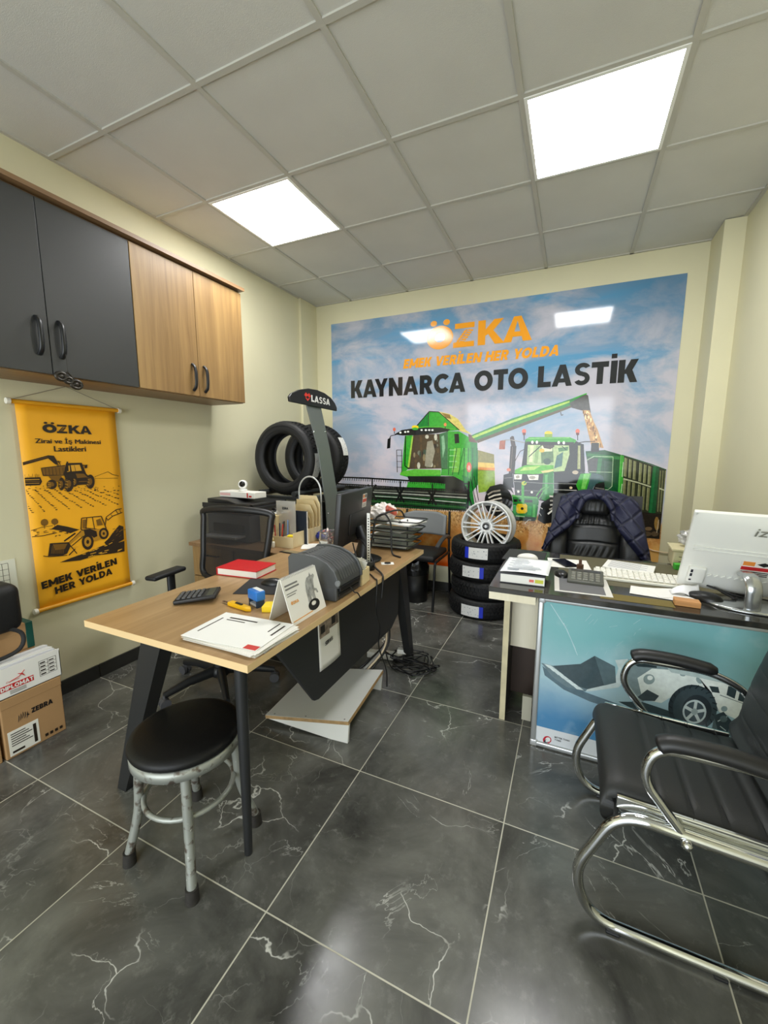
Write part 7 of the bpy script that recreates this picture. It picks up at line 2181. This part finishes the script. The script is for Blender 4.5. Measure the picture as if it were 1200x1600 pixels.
mouse('black computer mouse beside the grey calculator on the right desk', (2.515, -1.69, .7625), .25, '161617', .95)
calculator('grey desk calculator on the dark document pad of the right desk', (2.62, -1.725), -.03, .15, .16, '55554c', '77776c', 5, 4, .10, .7700)
flat('dark grey document pad with white border on the right desk', (2.602, -1.80), .225, .28, .04, 'd8d6d0', .7612, 'document_pad', 'pad', .0015)
flat('dark grey printed sheet on the white-bordered pad of the right desk', (2.60, -1.815), .18, .22, .04, '6a6a6c', .7629)
flat('white note sheet under the black phone on the right desk', (2.545, -1.44), .20, .19, .1, 'eceae4', .7612)
m = MB(); m.bx(-.037, .037, -.075, .075, 0, .008, bev=.003); solo('mobile_phone', m, mat('0b0c10', .1), 'black mobile phone lying on a white note sheet of the right desk', 'phone', (2.53, -1.45, .7622), .5)
m = MB(); m.cyl((0, 0, 0), (0, 0, .03), .016); m.cyl((0, 0, .03), (0, 0, .055), .007); solo('hand_stamp', m, mat('5a4030', .4), 'small round hand stamp beside the black phone on the right desk', 'stamp', (2.60, -1.55, .7612))
t = thing('paper_stack', 'stack of printed white forms at the centre of the right desk', 'paper pile', (2.83, -1.42, .7612), -.22)
m = MB(); m.bx(-.11, .11, -.085, .085, 0, .014, bev=.001); P('sheets', m, mat('e9e8e4', .65), t)
m = MB()
for k in range(7): m.bx(-.09, .05+.03*(k % 2), .06-.02*k, .065-.02*k, .0141, .0146)
P('printed_lines', m, mat('8a8e98', .5), t)
t = thing('keyboard', 'long white computer keyboard on the right desk', 'keyboard', (2.86, -1.62, .7615), -.03)
m = MB(); m.prism([(-.065, 0), (.065, 0), (.065, .022), (-.065, .012)], .40, 'x', -.20, .003); P('case', m, mat('e2e0d4', .4), t)
for r in range(5):
    for c in range(17): 
        m = MB(); y = -.048+.024*r; m.box((-.183+.0229*c, y, .019+.075*(y+.065)), (.019, .019, .006), bev=.0018); P('key', m, mat('f0eee6', .4), t)
for k, (x, y, r) in enumerate(((2.89, -1.80, -.15), (2.925, -1.785, .12), (2.965, -1.77, .35))): flat(('lowest', 'middle', 'topmost')[k]+' white sheet of the loose papers before the white keyboard', (x, y), .19, .12, r, 'eceae6', .762+.001*k)
m = MB(); m.grid(10, 8, lambda u, v: (2.945+.10*u, -1.80+.05*v, .768+.05*u*v+.01*math.sin(5*u)), True, .0006); solo('folded_sheet', m, mat('e6e6e8', .6), 'folded white sheet under the white monitor', 'paper', (2.99, -1.78, .768), w=True)
m = MB(); m.bx(-.042, .042, -.025, .025, 0, .022, bev=.002); solo('wood_block', m, wood('block_wood', 'a8743f', 'd49a5c', 0, .5, 3), 'small orange wooden block at the front edge of the right desk', 'block', (2.975, -1.905, .7605), -.05)
mouse('black computer mouse under the white monitor next to the wooden block', (3.055, -1.80, .7615), 1.0, '0c0c0d', 1.15)

# all-in-one white monitor
t = thing('computer_monitor', 'white computer monitor seen from behind on the right desk', 'monitor', (3.2, -1.78, .7605))
X = Matrix.Translation((2.98, -1.69, .797)) @ Matrix.Rotation(-.04, 4, 'Z') @ Matrix.Rotation(.40, 4, 'X') @ Matrix.Rotation(.03, 4, 'Y')
WM = mat('e3e4de', .35)
m = MB(); m.X = X
back = lambda u, v: (.435*u, -.012-.026*math.sin(PI*min(1, max(0, v)))**.5*math.sin(PI*u)**.3, .36*v-.012*math.sin(PI*u)*(1-v)**3)
m.grid(24, 20, back, True); m.grid(24, 2, lambda u, v: (.435*u, .012-.024*v, -.012*math.sin(PI*u)), True); m.bx(0, .435, -.012, .012, 0, .36, bev=.004); P('housing', m, WM, t, True)
m = MB(); m.X = X; m.bx(.01, .425, .0121, .0128, .012, .35); P('screen', m, mat('0a0b0d', .15), t, True)
m = MB(); m.X = X
for z in (.215, .20): m.tube([(.02, -.035, z), (.41, -.041, z)], .003, 6)
for k in range(14): m.tube([(.09+.022*k, -.036, .075), (.103+.022*k, -.037, .085)], .0035, 6)
P('vent_relief', m, WM, t, True)
m = MB(); m.X = X; m.bx(.022, .082, -.046, -.02, .035, .115, bev=.008, seg=3); pb = P('port_box', m, WM, t, True)
m = MB(); m.X = X
for z, h in ((.092, .014), (.072, .014), (.05, .007)): m.bx(.028, .036, -.0475, -.046, z, z+h)
P('port', m, mat('1e222c', .4), pb, True)
m = MB(); m.X = X; m.text('izoly', (.19, -.041, .278), (1, 0, 0), (0, 0, 1), .125, .048, .004, .15); P('lettering', m, mat('7b7c72', .4), t, True)
m = MB(); m.X = X; m.bx(.182, .275, -.0425, -.0405, .105, .175); st = P('sticker', m, mat('e9e6e0', .5), t, True)
m = MB(); m.X = X; m.bx(.186, .222, -.0432, -.0425, .155, .174); P('orange_mark', m, mat('e08a3c', .5), st, True)
m = MB(); m.X = X; m.bx(.183, .274, -.0432, -.0425, .134, .150); P('red_band', m, mat('c02228', .5), st, True)
m = MB(); m.X = X; m.raw([(.228, -.0433, .165), (.25, -.0433, .175), (.272, -.0433, .165), (.25, -.0433, .155)], [(0, 1, 2, 3)])
for k in range(3): m.bx(.186, .27, -.0432, -.0425, .108+.008*k, .112+.008*k)
P('dark_print', m, BLK, st, True)
CHS = mat('b9bcbc', .22, .85)
m = MB(); m.lathe([(0, 0), (.15, 0), (.152, .006), (.14, .011), (0, .012)], 40, Matrix.Translation((3.21, -1.83, .7607)) @ Matrix.Diagonal((1, .62, 1, 1))); P('stand_base', m, CHS, t, True)
m = MB(); m.tube(fillet([(3.18, -1.895, .77), (3.175, -1.905, .86), (3.17, -1.87, .895), (3.175, -1.80, .885)], .03), .026, 14, sq=.45); P('stand_neck', m, CHS, t, True)
for k, (a, b) in enumerate((((3.10, -1.74, .80), (3.22, -1.72, .772)), ((3.08, -1.72, .80), (3.30, -1.76, .775)), ((3.12, -1.76, .79), (3.2, -1.70, .772)))):
    cable([a, ((a[0]+b[0])/2, a[1]-.03, .775), (b[0]-.03, b[1]+.03, .768), b, (b[0]+.06, b[1]+.04, .768)], ('black cable nearest the wooden block under the white monitor', 'long black cable under the white monitor', 'short black cable coiled under the white monitor')[k], .004)
# beige box with plastic bag
t = thing('beige_case', 'beige plastic case with drawers behind the white monitor', 'case', (3.13, -1.22, .7605), -.05)
m = MB(); m.bx(-.085, .085, -.06, .10, 0, .085, bev=.006, seg=3); m.bx(-.095, .10, -.075, .10, .086, .10, bev=.004); P('case', m, mat('c9bf98', .5), t); m = MB(); m.bx(-.06, .07, -.0615, -.06, .055, .058); m.bx(-.06, .07, -.0615, -.06, .03, .033); P('drawer_gap', m, mat('5a5440', .5), t)
m = MB(); m.grid(28, 14, crumple((3.14, -1.20, .905), .05, sc=(1.3, .9, .85), amp=.35, seed=31), False); solo('plastic_bag', m, mat('b5b4b0', .15, var=.35, vscale=60), 'crumpled grey clear plastic bag on the beige case', 'bag', (3.14, -1.20, .863), w=True)
m = MB(); m.bx(-.03, .03, -.02, .02, 0, .03, bev=.003); solo('green_box', m, mat('3faa34', .4), 'small bright green box before the beige case', 'box', (3.07, -1.32, .7612))
m = MB(); m.bx(XR-.012, XR-.0005, -.25-.45, -.25-.37, .745, .825, bev=.003); solo('wall_socket', m, mat('ecebe2', .4), 'white socket on the right wall behind the white monitor', 'socket', (XR-.006, -.66, .785), w=True)
cable([(3.02, -.012, .76), (3.06, -.012, .70), (3.12, -.013, .60), (3.2, -.013, .575), (3.29, -.013, .57)], 'thin pale cable hanging on the mural beside the jacket', .004, 'e8cfae', 8, 'wall_cable')

# ------------------------------------------------------------------ framed poster in front of the right desk
t = thing('framed_poster', 'blue wheel-loader poster in a silver frame standing before the right desk', 'poster', (2.93, -1.93, 0))
ALF = mat('c3c6c6', .3, .6)
y0, y1 = -1.938, -1.91
x0, x1, z0, z1 = 2.432, 3.425, .002, .727
for nm_, q in (('frame_left', ((x0, z0), (x0, z1))), ('frame_right', ((x1, z0), (x1, z1))), ('frame_top', ((x0, z1), (x1, z1))), ('frame_bottom', ((x0, z0), (x1, z0)))):
    (a, b), (c, d) = q; s = .012
    m = MB(); m.bx(min(a, c)-(0 if nm_ != 'frame_right' else .024), max(a, c)+(.024 if nm_ == 'frame_left' else 0), y0, y1, min(b, d)-(.024 if nm_ == 'frame_top' else 0), max(b, d)+(.024 if nm_ == 'frame_bottom' else 0), bev=.007, seg=3); P('frame_rail', m, ALF, t, True)
m = MB()
for x in (x0, x1-.03):
    for z in (z0, z1-.03): m.bx(x-.001, x+.031, y0-.001, y1, z-.0015, z+.031, bev=.006, seg=3)
P('frame_corner', m, mat('d2d4d4', .25, .5), t, True)
g = NT('poster_print'); tc = g.n('TexCoord'); s_ = g.n('SeparateXYZ', {0: tc.outputs['Object']})
n1 = g.n('TexNoise', {'Vector': tc.outputs['Object'], 'Scale': 2.6, 'Detail': 6.}); n2 = g.n('TexNoise', {'Vector': tc.outputs['Object'], 'Scale': 8., 'Detail': 6.})
zz = g.math('ADD', s_.outputs[2], g.math('MULTIPLY', g.math('SUBTRACT', n1.outputs['Fac'], .5), .35))
c_ = g.mix(g.mr(zz, .12, .32), lin('4f88b4'), lin('a9c9d4')); c_ = g.mix(g.mr(zz, .36, .58), c_, lin('7fb9bd'))
c_ = g.mix(g.math('MULTIPLY', g.mr(s_.outputs[0], .0, .45), .45), c_, lin('6e9a9a'))
c_ = g.mix(g.math('MULTIPLY', g.mr(n2.outputs['Fac'], .55, .75), .3), c_, lin('c6dcdf'))
c_ = g.mix(g.mr(s_.outputs[2], .099, .1, 1., 0.), c_, lin('dfe3e6'))
g.set(Base_Color=c_, Roughness=.18)
P('printed_sheet', MB().bx(x0+.02, x1-.02, -1.928, -1.915, z0+.02, z1-.02), g.m, t, True)
art('loader_picture', POSTER, lambda a, b, h: (a, -1.928-h, b), t, art_mat('poster_ink', .2, grain=.1), .0006, .00012)
m = MB()
for k, w_ in enumerate((.062, .028)): m.text('BETTER THAN' if k == 0 else 'TYRES', (2.535, -1.9292, .062-.013*k), (1, 0, 0), (0, 0, 1), w_, .008, .02)
P('small_lettering', m, BLK, t, True)

# ------------------------------------------------------------------ chrome cantilever chair in the foreground
t = thing('cantilever_chair', 'black ribbed leather chair on a chrome cantilever frame in the right foreground', 'chair', (2.87, -2.38, 0))
CHR = mat('d4d6d6', .09, 1.0); BLE = mat('262726', .5, bump=.15, bscale=260, spec=.35)
yn, yf = -2.635, -2.125
rails = []
path = [(3.16, .012+.004), (2.665, .016), (2.600, .135), (2.70, .382), (3.07, .368)]
for s, y in ((-1, yn), (1, yf)):
    m = MB(); m.tube(fillet([(3.20, y, .016), (2.655, y, .016), (2.605, y, .150), (2.705, y, .378), (3.09, y, .362)], .075, 8), .0155, 14); P('sled_tube', m, CHR, t, True)
    am = fillet([(2.858, y, .365), (2.748, y, .505), (2.775, y, .600), (3.02, y, .602), (3.135, y, .545), (3.165, y+.0, .42)], .075, 8)
    m = MB(); m.tube(am, .0125, 12); arm = P('armrest_tube', m, CHR, t, True)
    m = MB(); m.tube(cr([(2.775, y, .606), (2.815, y, .621), (2.92, y, .622), (3.03, y, .608)], 6), [.012]+[.021]*17+[.013], 12, sq=1.25); P('armrest_pad', m, mat('161616', .45), arm, True)
    m = MB(); yy = y-s*.016; m.cyl((2.858, y+s*.02, .362), (2.858, y-s*.03, .362), .012); m.ball((2.858, y+s*.02, .362), .013, 12, 8); P('bolt', m, CHR, t, True)
    m = MB(); m.bx(2.70, 2.735, y-.017, y+.017, -.0, .008, bev=.002); P('floor_glide', m, BLK, t, True); P('floor_glide', MB().bx(2.95, 2.98, y-.017, y+.017, 0, .008, bev=.002), BLK, t, True)
    m = MB(); m.box((2.89, y-s*.020, .390), (.38, .012, .036), rot=(0, .035, 0), bev=.003); P('seat_rail', m, CHR, t, True)
m = MB(); m.tube([(3.20, yn, .016), (3.20, yf, .016)], .0155, 14); m.tube([(3.08, yn, .362), (3.08, yf, .362)], .013, 12); P('cross_tube', m, CHR, t, True)
m = MB(); m.prism([(3.05, .36), (3.075, .36), (3.24, .03), (3.22, .02)], .03, 'y', -2.40); P('rear_strut', m, CHR, t, True)
# seat: waterfall front, transverse ribs
sp = [(2.685, .352), (2.668, .365), (2.662, .395), (2.676, .425), (2.705, .436), (2.75, .434), (2.85, .424), (2.95, .415), (3.06, .412), (3.12, .425)]
spc = cr([(x, 0, z) for x, z in sp], 10)
def seatp(u):
    p = u*(len(spc)-1); i = min(int(p), len(spc)-2); f = p-i; return spc[i]*(1-f)+spc[i+1]*f
def rib(x):
    d = min([abs(x-q) for q in (2.80, 2.88, 2.957, 3.035)]); return -.0045*math.exp(-(d/.006)**2)
def seatf(u, v):
    c = seatp(u); w_ = .232; e = abs(2*v-1); rnd_ = (1-e**14)
    return (c.x, -2.38+(2*v-1)*w_, c.z+rib(c.x)*rnd_-.022*(1-rnd_)-(.012*e**6))
m = MB(); m.grid(120, 24, seatf, True, .045); P('seat', m, BLE, t, True)
m = MB()
for x in (2.80, 2.88, 2.957, 3.035):
    m.tube([(x, -2.38+.226*q, [seatp(k/300) for k in range(301) if True][min(range(301), key=lambda k: abs(seatp(k/300).x-x)+(1 if k < 90 else 0))].z-.0055) for q in (-1, 0, 1)], .0012, 5)
P('seam', m, mat('0c0c0c', .5), t, True)
bp_ = [(x_+.05, z_) for x_, z_ in [(3.045, .415), (3.07, .455), (3.08, .52), (3.095, .60), (3.12, .70), (3.155, .82), (3.185, .93), (3.195, .985)]]
bpc = cr([(x, 0, z) for x, z in bp_], 10)
def backf(u, v):
    p = u*(len(bpc)-1); i = min(int(p), len(bpc)-2); f = p-i; c = bpc[i]*(1-f)+bpc[i+1]*f
    d = min([abs(c.z-q) for q in (.50, .58, .66, .74, .82, .90)]); e = abs(2*v-1); tp = 1-.12*max(0, u-.55)
    return (c.x+.006*math.exp(-(d/.007)**2)+.02*e**6, -2.38+(2*v-1)*.225*tp, c.z)
m = MB(); m.grid(90, 24, backf, True, .045); P('backrest', m, BLE, t, True)
m = MB()
for y in (-2.605, -2.155): m.tube(cr([(3.17, y, .40), (3.185, y, .55), (3.215, y, .70), (3.28, y, .95)], 6), .0125, 12)
P('back_tube', m, CHR, t, True)
